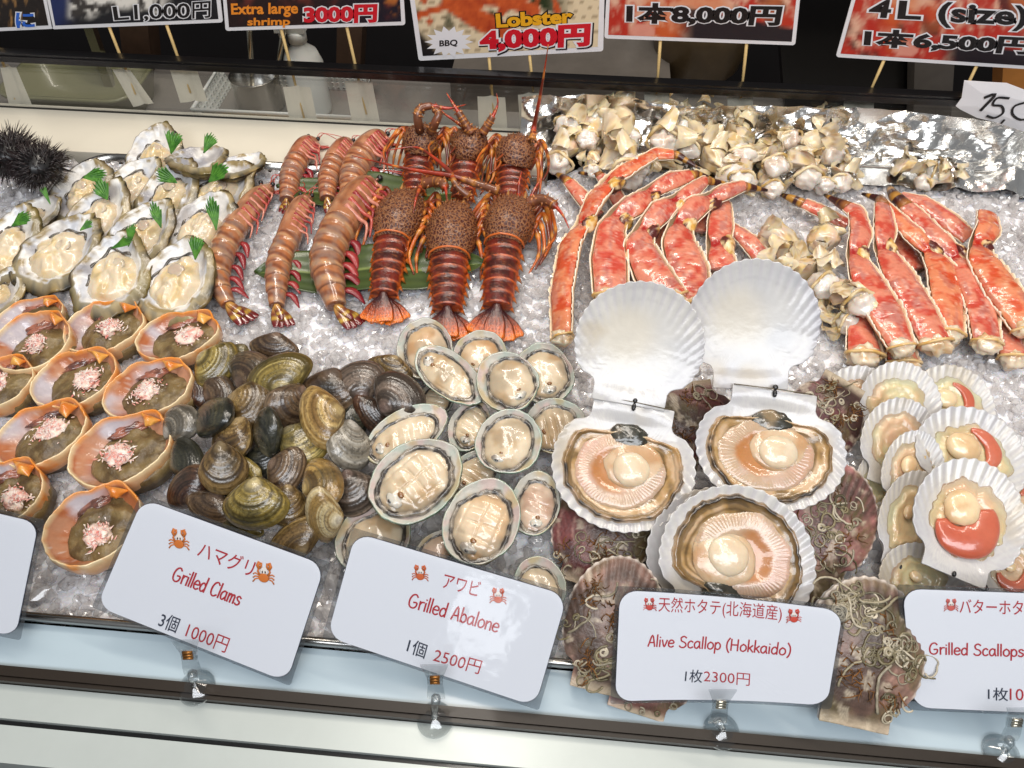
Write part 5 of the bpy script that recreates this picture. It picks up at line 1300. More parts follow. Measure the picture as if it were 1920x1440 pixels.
    b = MB(); b.ball((0, 1.03*hl, .03*k), (.04*hw, .05*hl, .03*k), (.012, .011, .013), 10, 7); b.ball((0, .93*hl, .02*k), (.032*hw, .07*hl, .03*k), (.012, .011, .013), 10, 7); b.build('ligament', MT['string'], root)
def live_scallop(lo, up, seed, label, tl=24, tu=46, z=.05, tint=0.0, flip=1, under=True):
    u, v, ang, L, Wd = lo; M, l, w = fit(u, v, z, ang, L, Wd, tl)
    root = thing('open_scallop', label, 'scallop', M, 'live scallops opened on display')
    scallop_shell('lower_shell', root, l/2, w/2, -.17, seed, white_inner(seed, .15), MT['scallop'])
    live_meat(root, l/2, w/2, seed, flip=flip)
    if up:
        u2, v2, a2, L2, W2 = up
        hinge = np.array(M @ Vector((0, l/2*.99, 0)))
        zz = hinge[2]+.5*math.sin(math.radians(tu))*l*.95
        M2, l2, w2 = fit(u2, v2, zz, a2+180, L2, W2, tu)
        rel = M.inverted() @ M2; rot = np.array(rel.to_3x3()); of = np.array(rel.to_translation())
        scallop_shell('upper_shell', root, l2/2, w2/2, -.10, seed+1, white_inner(seed+1, tint), MT['scallop'], off=of, rot=rot, ribamp=.0075)
        b = MB(); q = [of+rot@np.array([.05*w2+.11*w2*math.cos(t), -.02*l2+.11*l2*math.sin(t), 0]) for t in (0,)]
        c0 = of+rot@np.array([.06*w2, .08*l2, -.088*(l2+w2)/2])
        b.ball(c0, (.085*w2, .085*l2, .012*l2), lambda R, d: mixc(lin((222, 216, 200)), lin((206, 190, 150)), sst(fbm(R*60, 2, seed), .4, .65)), 20, 8, .12, 2, seed, M=rot)
        b.build('muscle_scar', MT['flesh'], root)
        a_ = np.array(M.inverted() @ M2 @ Vector((-.56*w2/2, l2/2, .0))); b_ = np.array(M.inverted() @ M2 @ Vector((.56*w2/2, l2/2, 0)))
    b = MB(); b.tube(np.array([(-.56*w/2, l/2*.995, .0012), (0, l/2*1.0, .002), (.50*w/2, l/2*.995, .0012)]), .0004, lin((92, 80, 56)), 6); b.build('hinge_line', MT['limb'], root)
    return M, l, w
def closed_scallop(u, v, ang, L, Wd, z, seed, label, tilt=20, tone=0, worms=26, weeds=60, tdir=-90):
    M, l, w = fit(u, v, z, ang, L, Wd, tilt, tdir); hl, hw = l/2, w/2; r = RS(seed)
    root = thing('closed_scallop', label, 'scallop', M, 'closed live scallops crusted with worm tubes')
    A = [lin((112, 56, 54)), lin((128, 84, 74)), lin((150, 112, 96))][tone]; B_ = [lin((84, 40, 42)), lin((172, 116, 112)), lin((120, 96, 84))][tone]; P_ = lin((190, 150, 136)); D = lin((54, 40, 32))
    def cf(P, rr, tu, y, und):
        t = fbm(P*45+seed, 4, seed); c = mixc(A, B_, sst(t, .35, .6)); c = mixc(c, P_, sst(vn(p3(rr*14+seed, t*2, 0), seed), .6, .85)*.4)
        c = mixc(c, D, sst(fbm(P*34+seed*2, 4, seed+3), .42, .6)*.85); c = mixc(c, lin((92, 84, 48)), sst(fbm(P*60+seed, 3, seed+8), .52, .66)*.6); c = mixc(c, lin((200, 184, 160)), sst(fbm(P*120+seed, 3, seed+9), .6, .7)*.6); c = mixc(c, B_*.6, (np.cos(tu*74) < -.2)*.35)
        c = mixc(c, lin((196, 178, 150)), sst(y, .78, .95)*.7)
        return mixc(c, lin((226, 214, 202)), sst(rr, .965, 1.0)*(y < .7)*.7)
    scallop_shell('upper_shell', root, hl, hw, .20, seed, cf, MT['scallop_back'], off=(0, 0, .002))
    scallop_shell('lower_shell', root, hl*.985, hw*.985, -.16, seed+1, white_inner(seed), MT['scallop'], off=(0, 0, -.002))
    dome = lambda x, y: .20*(hl+hw)/2*(1-min(1, math.hypot(x/hw, y/hl))**2.2)+.002
    b = MB(); k = (hl+hw)/2
    for i in range(int(worms*1.45)):
        for _ in range(30):
            x, y = r.uniform(-.85, .85)*hw, r.uniform(-.85, .95)*hl
            if math.hypot(x/hw, y/hl) < .9 and fbm(p3(x*30, y*30, seed), 2, seed+5) > .44: break
        th = r.uniform(0, 6.28); cv = r.uniform(-1.0, 1.0)*.55; rad = k*r.uniform(.010, .022); P = []; px, py = x, y; st = k*.035
        for j in range(int(r.uniform(9, 26))):
            P.append((px, py, dome(px, py)+rad*(.7+.8*math.sin(j*.5)**2*(i % 3 == 0)))); th += cv*(1+.04*j)+r.normal()*.22; px += st*math.cos(th); py += st*math.sin(th)
        P = np.array(P); c = mixc(lin((132, 120, 88)), lin((72, 64, 40)), np.array(r.rand())); c = mixc(c, lin((200, 188, 166)), np.array(r.rand()**3))
        b.tube(P, rad, c, 6, .7)
    b.build('worm_tubes', MT['tubes'], root)
    if weeds:
        b = MB()
        for i in range(int(weeds*1.6)):
            g = i % 5; x = hw*(-.5+.27*g+r.normal()*.10); y = hl*(.1+.5*math.sin(g*2.4+seed)+r.normal()*.12)
            if math.hypot(x/hw, y/hl) > .95: continue
            p = np.array([x, y, dome(x, y)]); d = nrm(r.normal(size=3)*np.array([1, 1, .25])+np.array([0, 0, .25])); L_ = k*r.uniform(.08, .26)
            P = [p]
            for j in range(4): d = nrm(d+r.normal(size=3)*.4*np.array([1, 1, .4])); P.append(P[-1]+d*L_/4)
            b.tube(np.array(P), [k*.010, k*.011, k*.010, k*.008, k*.004], mixc(lin((132, 84, 34)), lin((70, 48, 24)), np.array(r.rand())), 4)
        b.build('seaweed', MT['weed'], root)
for q in [(1292, 800, 100, 170, 190, .012, 41, 'dark closed scallop wedged between the two big open scallops', 25, 0, 34, 70), (1128, 995, 255, 215, 190, .014, 42, 'maroon ribbed closed scallop under the left open scallop', 20, 0, 22, 50),
 (1540, 790, 60, 180, 150, .018, 43, 'closed scallop with a brown weed tuft right of the upper open scallop', 25, 0, 30, 120), (1545, 975, 250, 230, 200, .018, 44, 'pinkish closed scallop below the right open scallop', 22, 1, 30, 40),
 (1500, 1040, 250, 200, 180, .006, 48, 'closed scallop underneath the pinkish one', 15, 2, 16, 30),
 (1212, 1255, 255, 170, 190, .010, 47, 'closed scallop peeping out below the Alive Scallop card', 30, 1, 10, 10), (1150, 1170, 257, 262, 190, .030, 45, 'closed scallop with orange weed left of the Alive Scallop card', 32, 2, 40, 150),
 (1618, 1222, 262, 285, 230, .034, 46, 'large pale brown closed scallop right of the Alive Scallop card', 32, 2, 60, 60)]: closed_scallop(*q)
live_scallop((1169, 873, 80, 244, 272), (1199, 646, 79, 236, 244), 51, 'open live scallop on the left with pinkish flesh and upright white shell', tint=.1, flip=1)
live_scallop((1445, 842, 86, 228, 284), (1413, 609, 87, 246, 250), 52, 'open live scallop on the right with yellow frill and greyish upright shell', z=.055, tint=.8, flip=1)
M3, l3, w3 = fit(1352, 1050, .026, 252, 270, 288, 24)
ss = thing('scallop_shell', 'empty white scallop shell lying under the front open scallop', 'scallop shell', M3)
scallop_shell('shell', ss, l3/2, w3/2, -.17, 57, white_inner(57, .5), MT['scallop'])
live_scallop((1382, 1052, 250, 284, 300), None, 53, 'front open live scallop with big round muscle above the card', z=.042, flip=1, tl=28)

def boiled_scallop(u, v, ang, L, Wd, z, seed, label, roe=1.0, muscle=1.0, tilt=22, shift=(0, 0)):
    M, l, w = fit(u, v, z, ang, L, Wd, tilt); hl, hw = l/2, w/2; k = (hl+hw)/2; r = RS(seed)
    root = thing('boiled_scallop', label, 'scallop', M, 'boiled scallops on the half shell at the right')
    scallop_shell('shell', root, hl, hw, -.15, seed, white_inner(seed, .05), MT['scallop'], ribs=62, ribamp=.010)
    dish = lambda x, y: -.15*k*(1-np.minimum(np.hypot(x/hw, y/hl), 1)**2.2)
    n = 100; a = AN(n); sx, sy = shift; sh = 1+.24*wavy(a, seed+3, 1.8)+.10*wavy(a, seed+4, 6)
    out = np.stack([sx*hw+.70*hw*np.cos(a)*sh, sy*hl-.02*hl+.68*hl*np.sin(a)*sh], -1)
    c1, c2, c3 = lin((214, 196, 154)), lin((206, 174, 132)), lin((214, 170, 140))
    def zf(rr, x, y): return dish(x, y)+.05*k*(1-rr**5)+.05*k*(fbm(p3(x*80, y*80, seed), 3, seed)-.35)*(1-rr**4)+.02*k*np.sin(rr*17+5*fbm(p3(x*40, y*40, seed), 2, seed+3))*sst(rr, .3, .6)*(1-rr**6)
    b = MB(); patch(b, out, zf, lambda rr, P: mixc(mixc(c1, c2, sst(fbm(P*60+seed, 3, seed), .4, .65)), c3, sst(fbm(P*40+9, 2, seed+2), .5, .7)*.7), 18, base=lambda x, y: dish(x, y)+.004*k); b.build('mantle', MT['flesh'], root)
    mx, my = .17*hw+sx*hw, -.12*hl+sy*hl
    if roe:
        P = []
        lowr = seed in (70, 73); t0, t1 = ((.45, 3.75) if lowr else (-1.5, -3.9)); rw = .26 if lowr else .15
        for t in np.linspace(t0, t1, 24): P.append((mx-.10*hw+(.40 if lowr else .46)*hw*math.cos(t), my+(.10 if lowr else 0)*hl+.42*hl*math.sin(t), dish(mx, my)+.095*k))
        s_ = np.linspace(0, 1, 24); rad = rw*k*np.sin(np.pi*np.clip(s_*.86+.06, 0, 1))**.7*roe*(1+.25*(vn(p3(s_*5, seed, 0), 3)-.5))
        c = mixc(lin((202, 116, 88)), lin((184, 82, 58)), fbm(np.array(P)*60, 2, seed)); b = MB(); b.tube(np.array(P), rad, c, 16, .38, up=(0, 0, 1)); b.build('roe', MT['flesh'], root)
    if muscle:
        b = MB(); blob(b, (mx, my, dish(mx, my)+.13*k), (.31*hw*muscle, .29*hl*muscle, .13*k*muscle), lambda R, d: mixc(lin((232, 206, 166)), lin((214, 180, 136)), sst(fbm(R*90+seed, 3, seed), .45, .68)), seed+1, .10, ns=1.5); b.build('muscle', MT['flesh'], root)
    b = MB(); b.ball((0, .95*hl, .02*k), (.04*hw, .05*hl, .03*k), (.02, .015, .012), 9, 6); b.build('ligament', MT['string'], root)
for q in [(1612, 765, 250, 160, 160, .012, 61, 'boiled scallop furthest left at the back of the group', 0, 0), (1688, 760, 255, 165, 160, .020, 62, 'boiled scallop second from left at the back, ribbed rim', 0, 0),
 (1786, 760, 255, 150, 166, .018, 63, 'boiled scallop at the back right with a coral crescent', .8, .8), (1652, 905, 250, 140, 100, .010, 66, 'white shell peeping out beneath the stack of boiled scallops', 0, 0),
 (1688, 830, 255, 170, 150, .026, 64, 'boiled scallop on the left with folded cream mantle and no muscle', 0, 0), (1902, 905, 255, 180, 150, .014, 68, 'boiled scallop cut by the right edge behind the hero one', .6, .6),
 (1712, 885, 255, 160, 118, .032, 65, 'boiled scallop with a small muscle wedged in the middle', 0, .8), (1822, 855, 255, 180, 220, .038, 67, 'boiled scallop with curved coral roe behind the front one', 1, 1),
 (1712, 975, 255, 190, 130, .026, 69, 'boiled scallop on edge left of the front one', 0, .5), (1905, 1075, 255, 130, 140, .012, 70, 'boiled scallop at the right above the price card', .7, .5),
 (1730, 1095, 255, 150, 170, .012, 71, 'boiled scallop just behind the Grilled Scallops card', 0, .5), (1818, 972, 254, 224, 218, .052, 73, 'front boiled scallop with round muscle and bright coral roe', 1.15, 1.05)]: boiled_scallop(*q)

# ---- split king crab legs
def crab_leg(pts, label, seed, bank=(0, -.45, .9), shell_side=0.0, endcap=True, tip=True, tone=0, group='split king crab legs'):
    pts = np.array(pts, float); n = 34*len(pts)+40; r = RS(seed)
    sp_ = np.concatenate([[0], np.cumsum(np.hypot(*np.diff(pts[:, :2], axis=0).T))]); tq = np.linspace(0, sp_[-1], n)
    Q = np.stack([np.interp(tq, sp_, pts[:, c_]) for c_ in range(4)], -1); ker = np.hanning(15); ker /= ker.sum()
    Qp = np.vstack([2*Q[:1]-Q[7:0:-1], Q, 2*Q[-1:]-Q[-2:-9:-1]]); Q = np.stack([np.convolve(Qp[:, c_], ker, 'valid') for c_ in range(4)], -1)
    P = np.array([W(q[0], q[1], q[3]) for q in Q]); hw = np.array([q[2]*mpp(p) for q, p in zip(Q, P)]); hw = np.maximum(hw, .0012)
    L = P[0].copy(); L[2] = 0
    root = thing('split_crab_piece', label, 'crab leg', L, group); up = nrm(bank)
    s = np.concatenate([[0], np.cumsum(np.linalg.norm(np.diff(P, axis=0), axis=1))]); sc = s*220
    last = len(pts)-1
    # joints sit at local minima of the width: darker blotched shell there
    jn = np.zeros(n); JK = []
    for i in range(1, len(pts)-1):
        if pts[i, 2] < pts[i-1, 2] and pts[i, 2] <= pts[i+1, 2]+1:
            k = np.argmin(np.hypot(Q[:, 0]-pts[i, 0], Q[:, 1]-pts[i, 1])); jn = np.maximum(jn, np.exp(-((s-s[k])/(.0075))**2)); JK.append(k)
    nm = n if not tip else int(n*(1-1.0/(len(pts)-1)))+1
    jag = lambda sd: (vn(p3(sc*1.3, sd*5.3+seed, 0), 3)-.5)+.4*(vn(p3(sc*3.1, sd*5.3+seed, 4), 3)-.5)
    # outer half shell with a jagged white edge
    an = np.radians(np.linspace(180, 360, 15)); m_ = len(an); sec = np.zeros((nm, 2*m_, 2)); col = np.zeros((nm, 2*m_, 3))
    crm, yel, mar, brn = lin((236, 208, 160)), lin((212, 160, 70)), lin((84, 28, 24)), lin((150, 80, 40)); whi = lin((246, 236, 222)); red = lin((196, 66, 42))
    J1, J2 = jag(1), jag(2)
    for i in range(nm):
        h = hw[i]; e0, e1 = J1[i]*.30, J2[i]*.30
        ox, oz = np.cos(an)*h*1.06, np.sin(an)*h*.85; ed = np.abs(np.linspace(-1, 1, m_))**8
        oz = oz+ed*h*(.07+np.where(np.arange(m_) < m_/2, e0, e1)); ox = ox*(1+ed*.05)
        sec[i, :m_] = np.stack([ox, oz], -1); sec[i, m_:] = np.stack([ox[::-1]*.93, oz[::-1]*.9+ed[::-1]*.01*h], -1)
        pp = p3(sc[i]*.25+seed, np.linspace(0, 2, m_), 0); t = fbm(pp*1.3, 3, seed); t2 = fbm(pp*2.2+7, 3, seed+1)
        c = mixc(mixc(crm, red, (1-shell_side)*.30*sst(t2, .4, .6)), yel, sst(t, .5, .7)*.5); c = mixc(c, mar, np.clip(jn[i]*1.2, 0, 1)*sst(t, .35, .5)); c = mixc(c, brn, sst(t2, .6, .75)*.5)
        c = mixc(c, whi, ed**2.0*.95); col[i, :m_] = c; col[i, m_:] = mixc(c, crm, .6+0*t)[::-1]
    b = MB(); b.loft(P[:nm], sec, col, up=up); b.build('shell', MT['leg_shell'], root, True, L)
    # meat
    am = np.radians(np.linspace(0, 180, 17)); mm = len(am)+5; sec = np.zeros((nm, mm, 2)); col = np.zeros((nm, mm, 3))
    reds = [(lin((198, 76, 58)), lin((216, 134, 108)), lin((234, 200, 180)), lin((162, 26, 24))), (lin((208, 84, 48)), lin((222, 138, 98)), lin((238, 200, 166)), lin((180, 38, 22)))][tone]
    for i in range(nm):
        h = hw[i]*.93*(1-.30*jn[i]); d = np.concatenate([am, np.radians([205, 235, 270, 305, 335])]); x, z = np.cos(d)*h, np.where(np.sin(d) > 0, np.sin(d)*h*.36, np.sin(d)*h*.55)
        pp = p3(s[i]*150+seed*3, x*150, z*60); f = fbm(pp*.8, 4, seed); f2 = fbm(pp*2.6, 3, seed+2)
        z = z+np.where(np.sin(d) > .02, h*.16*(f-.5)+h*.05*(f2-.5), 0)-h*.12*jn[i]
        sec[i] = np.stack([x, z], -1)
        f3 = fbm(p3(s[i]*75+seed*3, x*210, 2), 3, seed+6)
        c = mixc(reds[0], reds[1], sst(f, .34, .56)); c = mixc(c, reds[2], sst(f2*.35+f3*.65, .51, .68)*.75); c = mixc(c, reds[3], np.clip(sst(f3, .55, .70)*.6+jn[i]*sst(f2, .3, .6)*.9, 0, 1))
        col[i] = c
    b = MB(); b.loft(P[:nm], sec, col, up=up); b.build('meat', MT['leg_meat'], root, True, L)
    for k in JK:
        h = hw[k]; T = nrm(P[min(n-1, k+3)]-P[max(0, k-3)]); sd = nrm(np.cross(T, up)); rot = np.stack([T, sd, np.cross(T, sd)], 1)
        b = MB(); b.ball(P[k]+sd*h*.75-up*h*.30, (h*1.5, h*.75, h*.75), lambda R, d: mixc(mixc(crm, yel, sst(fbm(R*200+seed, 3, seed), .4, .6)), mar, sst(fbm(R*130+seed*2, 3, seed+1), .46, .56)), 22, 12, .35, 2.2, seed+k, M=rot)
        b.build('joint', MT['leg_shell'], root, True, L)
    if endcap:
        b = MB(); T = nrm(P[1]-P[0]); h = hw[0]
        b.ball(P[0]-up*h*.15-T*h*.25, (h*.95, h*.75, h*.7), lambda R, d: mixc(lin((232, 214, 188)), lin((214, 176, 130)), sst(fbm(R*140+seed, 3, seed), .45, .68)), 24, 14, .5, 2.4, seed); b.build('end_meat', MT['joint_meat'], root, True, L)
        b = MB(); sd = nrm(np.cross(T, up)); R = np.array([P[0]-T*h*.1+(sd*math.cos(t)+up*math.sin(t)*.9-up*.15)*h*(1.02+.08*math.sin(t*5)) for t in np.linspace(0, 2*np.pi, 24)])
        b.tube(R, h*.10, mixc(crm, yel, vn(R*200, 3)), 6); b.build('shell_ring', MT['leg_shell'], root, True, L)
    if tip:
        k = nm-2; b = MB(); PP_ = P[k:]-up*hw[k]*.2; tt = np.linspace(0, 1, len(PP_)); c = mixc(lin((150, 92, 44)), lin((58, 18, 18)), sst(tt, .05, .3)); c = mixc(c, lin((206, 150, 60)), sst(vn(p3(tt*9+seed, 0, 0), 4), .6, .8)*.7); c = mixc(c, lin((30, 14, 12)), sst(tt, .75, .95))
        b.tube(PP_, np.maximum(hw[k:]*.95, .0010), c, 10, .9); b.build('claw_tip', MT['leg_shell'], root, True, L)
LEGS = [
 ([(1120, 405, 14, .010), (1089, 366, 14, .014), (1064, 338, 10, .014), (1032, 316, 3, .010)], 'short crab leg pointing to the back left from the left bunch', 105, dict(endcap=False)),
 ([(1172, 398, 13, .012), (1152, 362, 14, .016), (1124, 327, 9, .016), (1085, 323, 3, .012)], 'dark-tipped crab leg half hidden at the back of the left bunch', 106, dict(endcap=False)),
 ([(1436, 492, 17, .012), (1407, 455, 18, .016), (1382, 433, 13, .016), (1366, 420, 9, .012)], 'short crab leg reaching right beside the upright scallop shell', 108, dict(endcap=False, tip=False)),
 ([(1356, 505, 28, .014), (1347, 458, 22, .020), (1351, 419, 24, .022), (1354, 384, 18, .022), (1346, 362, 12, .016)], 'crab leg directly behind the upright scallop shell', 107, dict(endcap=False, tip=False)),
 ([(1215, 470, 16, .008), (1232, 438, 17, .010), (1262, 415, 13, .012), (1285, 400, 8, .012)], 'crab leg tucked low between others in the left bunch', 109, dict(endcap=False, tip=False)),
 ([(1316, 435, 15, .008), (1312, 405, 15, .012), (1330, 380, 10, .012)], 'small piece of crab leg low in the right half of the left bunch', 112, dict(endcap=False, tip=False)),
 ([(1301, 570, 32, .022), (1290, 504, 38, .026), (1273, 455, 31, .028), (1276, 419, 20, .028), (1305, 387, 23, .032), (1333, 373, 14, .032), (1361, 359, 16, .034), (1393, 348, 11, .032), (1439, 356, 3, .024)], 'broad red crab leg at the right of the left bunch, claw to the right', 104, dict()),
 ([(1262, 560, 28, .024), (1222, 511, 34, .028), (1198, 462, 28, .030), (1209, 430, 18, .030), (1241, 394, 23, .034), (1269, 377, 14, .034), (1301, 355, 15, .036), (1322, 338, 10, .034), (1368, 344, 3, .026)], 'broad red crab leg in the middle of the left bunch', 103, dict()),
 ([(1145, 552, 32, .024), (1142, 486, 34, .028), (1145, 433, 27, .030), (1159, 405, 19, .030), (1191, 384, 23, .034), (1220, 360, 14, .034), (1262, 338, 18, .036), (1305, 326, 10, .034), (1340, 336, 3, .028)], 'red crab leg second from the left, its claw over the others', 102, dict()),
 ([(1053, 630, 22, .026), (1052, 545, 25, .030), (1068, 457, 24, .034), (1092, 419, 16, .034), (1117, 370, 22, .038), (1142, 341, 17, .040), (1177, 316, 18, .044), (1227, 288, 13, .044), (1269, 290, 9, .042), (1312, 316, 2, .036)], 'long orange crab leg furthest left, bent with dark claw on top', 101, dict(bank=(-.55, -.45, .75), shell_side=1.0, tone=1)),
 ([(1720, 505, 17, .010), (1690, 457, 17, .012), (1672, 420, 12, .012)], 'crab leg mostly hidden inside the right bunch', 211, dict(endcap=False, tip=False)),
 ([(1589, 422, 12, .012), (1536, 394, 13, .014), (1487, 372, 9, .014), (1465, 364, 4, .012)], 'thin crab leg lying apart pointing left at the back', 207, dict(endcap=False)),
 ([(1817, 446, 17, .014), (1776, 412, 20, .020), (1731, 379, 15, .020), (1690, 364, 6, .016)], 'short deep red crab leg at the upper right of the right bunch', 206, dict(endcap=False, tip=False)),
 ([(1622, 662, 34, .016), (1611, 600, 22, .018), (1606, 550, 20, .016)], 'stump of crab leg with white end at the lower left of the right bunch', 208, dict(tip=False)),
 ([(1694, 678, 30, .010), (1680, 630, 26, .012), (1660, 590, 22, .012)], 'crab leg underneath with a pale open end, lower middle', 209, dict(tip=False)),
 ([(1902, 668, 27, .012), (1885, 610, 24, .014), (1862, 555, 20, .014)], 'crab leg with white end underneath the rightmost leg', 210, dict(tip=False)),
 ([(1851, 640, 27, .022), (1840, 574, 29, .026), (1817, 517, 27, .028), (1795, 480, 17, .028), (1757, 446, 21, .032), (1720, 405, 17, .032), (1679, 367, 13, .032), (1667, 348, 5, .028)], 'red crab leg second from the right in the right bunch', 204, dict()),
 ([(1780, 622, 28, .022), (1776, 555, 31, .026), (1765, 502, 27, .028), (1742, 469, 16, .028), (1709, 435, 19, .032), (1679, 405, 14, .032), (1645, 367, 8, .030)], 'orange-red crab leg in the middle of the right bunch', 203, dict(tone=1, tip=False)),
 ([(1754, 640, 30, .026), (1720, 574, 31, .030), (1682, 510, 28, .032), (1656, 465, 17, .032), (1660, 427, 21, .036), (1656, 390, 16, .036), (1652, 372, 10, .034), (1618, 362, 3, .028)], 'red crab leg second from the left in the right bunch', 202, dict()),
 ([(1690, 648, 25, .030), (1660, 585, 34, .034), (1622, 517, 28, .036), (1604, 476, 17, .036), (1615, 435, 21, .040), (1607, 397, 16, .040), (1581, 382, 11, .038), (1547, 364, 3, .032)], 'red crab leg furthest left in the right bunch, claw pointing left', 201, dict()),
 ([(1925, 612, 28, .028), (1881, 544, 34, .034), (1844, 487, 28, .036), (1836, 457, 18, .036), (1855, 427, 23, .040), (1852, 400, 19, .038)], 'big orange crab leg at the right edge with a bent upper joint', 205, dict(tone=1, tip=False))]
for pts, lb, sd, kw in LEGS: crab_leg(pts, lb, sd, **kw)

# ---- pale crab shoulder pieces
def joint_piece(u, v, ang, L, Wd, z, seed, label):
    C = W(u, v, z); mm = mpp(C); r = RS(seed); off = C-np.array([0, 0, z]); root = thing('crab_joint', label, 'crab piece', off, 'pale crab shoulder pieces')
    a = math.radians(ang); T = nrm(R_*math.cos(a)+np.array([0, 1, 0])*math.sin(a)*1.2+np.array([0, 0, .12*r.normal()])); h = Wd/2*mm; l = L/2*mm*1.25
    n = 16; t = np.linspace(-1, 1, n); bend = r.normal(size=3)*np.array([.25, .25, .1])
    P = np.array([C+T*l*q+bend*l*(q*q-.4)*.6 for q in t]); m_ = 26; an = AN(m_); sec = np.zeros((n, m_, 2)); col = np.zeros((n, m_, 3))
    crm, yel, brn, gr, pnk = lin((230, 210, 168)), lin((218, 186, 108)), lin((146, 100, 52)), lin((208, 196, 180)), lin((210, 166, 142))
    for i in range(n):
        pr = .72+.28*math.cos(t[i]*2.6+seed)+(.18 if i in (1, 2, n-3) else 0); pp = p3(np.cos(an)*1.7+seed, np.sin(an)*1.7, t[i]*2.2+seed); f = fbm(pp, 3, seed)
        k = h*pr*(.78+.75*(f-.2)); sec[i] = np.stack([np.cos(an)*k, np.sin(an)*k*.8], -1); f2 = fbm(pp*1.9, 3, seed+2); f3 = fbm(pp*1.1+5, 2, seed+3)
        c = mixc(mixc(crm, gr, sst(f2, .4, .6)), yel, sst(f3, .48, .65)*.7); c = mixc(c, brn, sst(fbm(pp*2.6, 3, seed+5), .58, .70)*.75); col[i] = mixc(c, pnk, sst(fbm(pp*.9+2, 2, seed+7), .52, .7)*.5)
    b = MB(); Tn = np.gradient(P, axis=0); Tn /= np.linalg.norm(Tn, axis=1)[:, None]; sd_ = np.cross(Tn, (0, 0, 1)); sd_ /= np.linalg.norm(sd_, axis=1)[:, None]; uv_ = np.cross(sd_, Tn)
    Rr = P[:, None]+sec[..., 0:1]*sd_[:, None]+sec[..., 1:2]*uv_[:, None]; cen = P.mean(0)
    for i in range(9):
        d = nrm(r.normal(size=3)+np.array([0, -.25, .35])); lim = h*r.uniform(.5, .95); q = (Rr-cen)@d; Rr = Rr-np.clip(q-lim, 0, None)[..., None]*d*.92
    b.rings(Rr, col)
    for i in range(r.randint(5, 9)):      # broken plates of shell standing off the lump
        q = P[r.randint(1, n-1)]; d = nrm(r.normal(size=3)+np.array([0, -.3, .6])); x = nrm(np.cross(d, r.normal(size=3))); y = np.cross(d, x); a0 = q+d*h*r.uniform(.5, .8); ww = h*r.uniform(.35, .7); t_ = np.linspace(-1, 1, 7); G = []
        for e in np.linspace(0, 1, 6): G.append(a0[None]+x*(t_*ww*(1-.5*e*e))[:, None]+y*(e*ww*1.5)+d*(h*.28*(1-t_*t_)+h*.35*e*e)[:, None]+d*h*.06*np.sin(t_*9+e*7)[:, None])
        G = np.array(G); f = fbm(G*220+seed, 3, seed+i); cg = mixc(mixc(crm, gr, sst(f, .4, .6)), mixc(yel, brn, np.array(r.rand()*.8)), sst(f, .52, .68)*.8); b.rings(G, cg, wrap=False)
    b.build('shell', MT['oyster_meat'], root, True, off)
    e = P[0] if T[1] > -.2 else P[-1]; d = -T if T[1] > -.2 else T
    b = MB(); b.ball(e+d*h*.10, (h*.72, h*.72, h*.62), lambda R, q: mixc(lin((226, 218, 208)), lin((204, 184, 166)), sst(fbm(R*110+seed, 3, seed), .42, .68)), 24, 14, .55, 2.0, seed); b.build('meat', MT['joint_meat'], root, True, off)
    x = nrm(np.cross(d, (0, 0, 1))); y = np.cross(x, d)
    R = np.array([e+d*h*.05+(x*math.cos(q)+y*math.sin(q)*.85)*h*(.80+.08*math.sin(q*4+seed)) for q in np.linspace(0, 2*np.pi, 22)])
    b = MB(); b.tube(R, h*.09, mixc(crm, mixc(yel, brn, np.array(.5)), sst(vn(R*150+seed, 2), .4, .7)), 6); b.build('shell_ring', MT['leg_shell'], root, True, off)
JP = [(1076, 214, 80, 60, 60, .030, 'rear left, against the foil'), (1140, 205, 60, 60, 60, .032, 'behind the big one, against the foil'), (1236, 200, 100, 60, 60, .032, 'rear, third from the left along the foil'),
 (1314, 218, 40, 66, 56, .030, 'rear, touching the foil above the middle'), (1390, 226, 70, 60, 50, .030, 'rear centre under the tape'), (1470, 238, 110, 70, 56, .030, 'rear, right of the centre'), (1106, 240, 95, 76, 54, .026, 'smooth upright, second from the left'),
 (1166, 226, 100, 80, 60, .034, 'pale yellow, top of the left group'), (1545, 258, 95, 80, 66, .028, 'tall, top of the right end'), (1070, 275, 60, 84, 64, .020, 'left end with a round white cut face'), (1262, 250, 70, 80, 74, .028, 'browned on top, above the dark claw'),
 (1166, 284, 110, 96, 84, .028, 'largest, with glassy white meat'), (1322, 258, 50, 80, 60, .024, 'with pointed cream flaps in the middle'), (1384, 266, 90, 74, 66, .026, 'with a browned ring, centre'), (1444, 282, 90, 84, 62, .024, 'straight, right of the browned ring'),
 (1496, 296, 100, 84, 66, .024, 'greyish, before the right end'), (1580, 312, 80, 70, 52, .018, 'right end with a pink cut face'), (1246, 304, 20, 70, 46, .016, 'low, below the dark claw'), (1342, 302, 120, 84, 70, .022, 'broad cream, in front in the middle'), (1388, 318, 80, 80, 64, .020, 'front centre, round'),
 (1112, 300, 80, 50, 40, .016, 'small, at the front left'), (1440, 328, 95, 70, 52, .014, 'front, right of centre'), (1540, 318, 85, 74, 48, .016, 'narrow, near the right end'),
 (1710, 312, 160, 60, 56, .014, 'alone on the foil with an orange cut face'), (1768, 330, 20, 60, 44, .012, 'alone on the foil, right of the orange-faced one'),
 (1470, 458, 120, 84, 66, .020, 'by the upright scallop shell, upper left'), (1546, 452, 60, 90, 56, .022, 'with branching spurs beside the right bunch'), (1504, 506, 130, 88, 70, .026, 'with a yellow ring between the two bunches'), (1570, 536, 110, 92, 76, .024, 'with a big glassy cut face beside the right bunch'), (1552, 592, 140, 60, 56, .012, 'lowest of those between the bunches')]
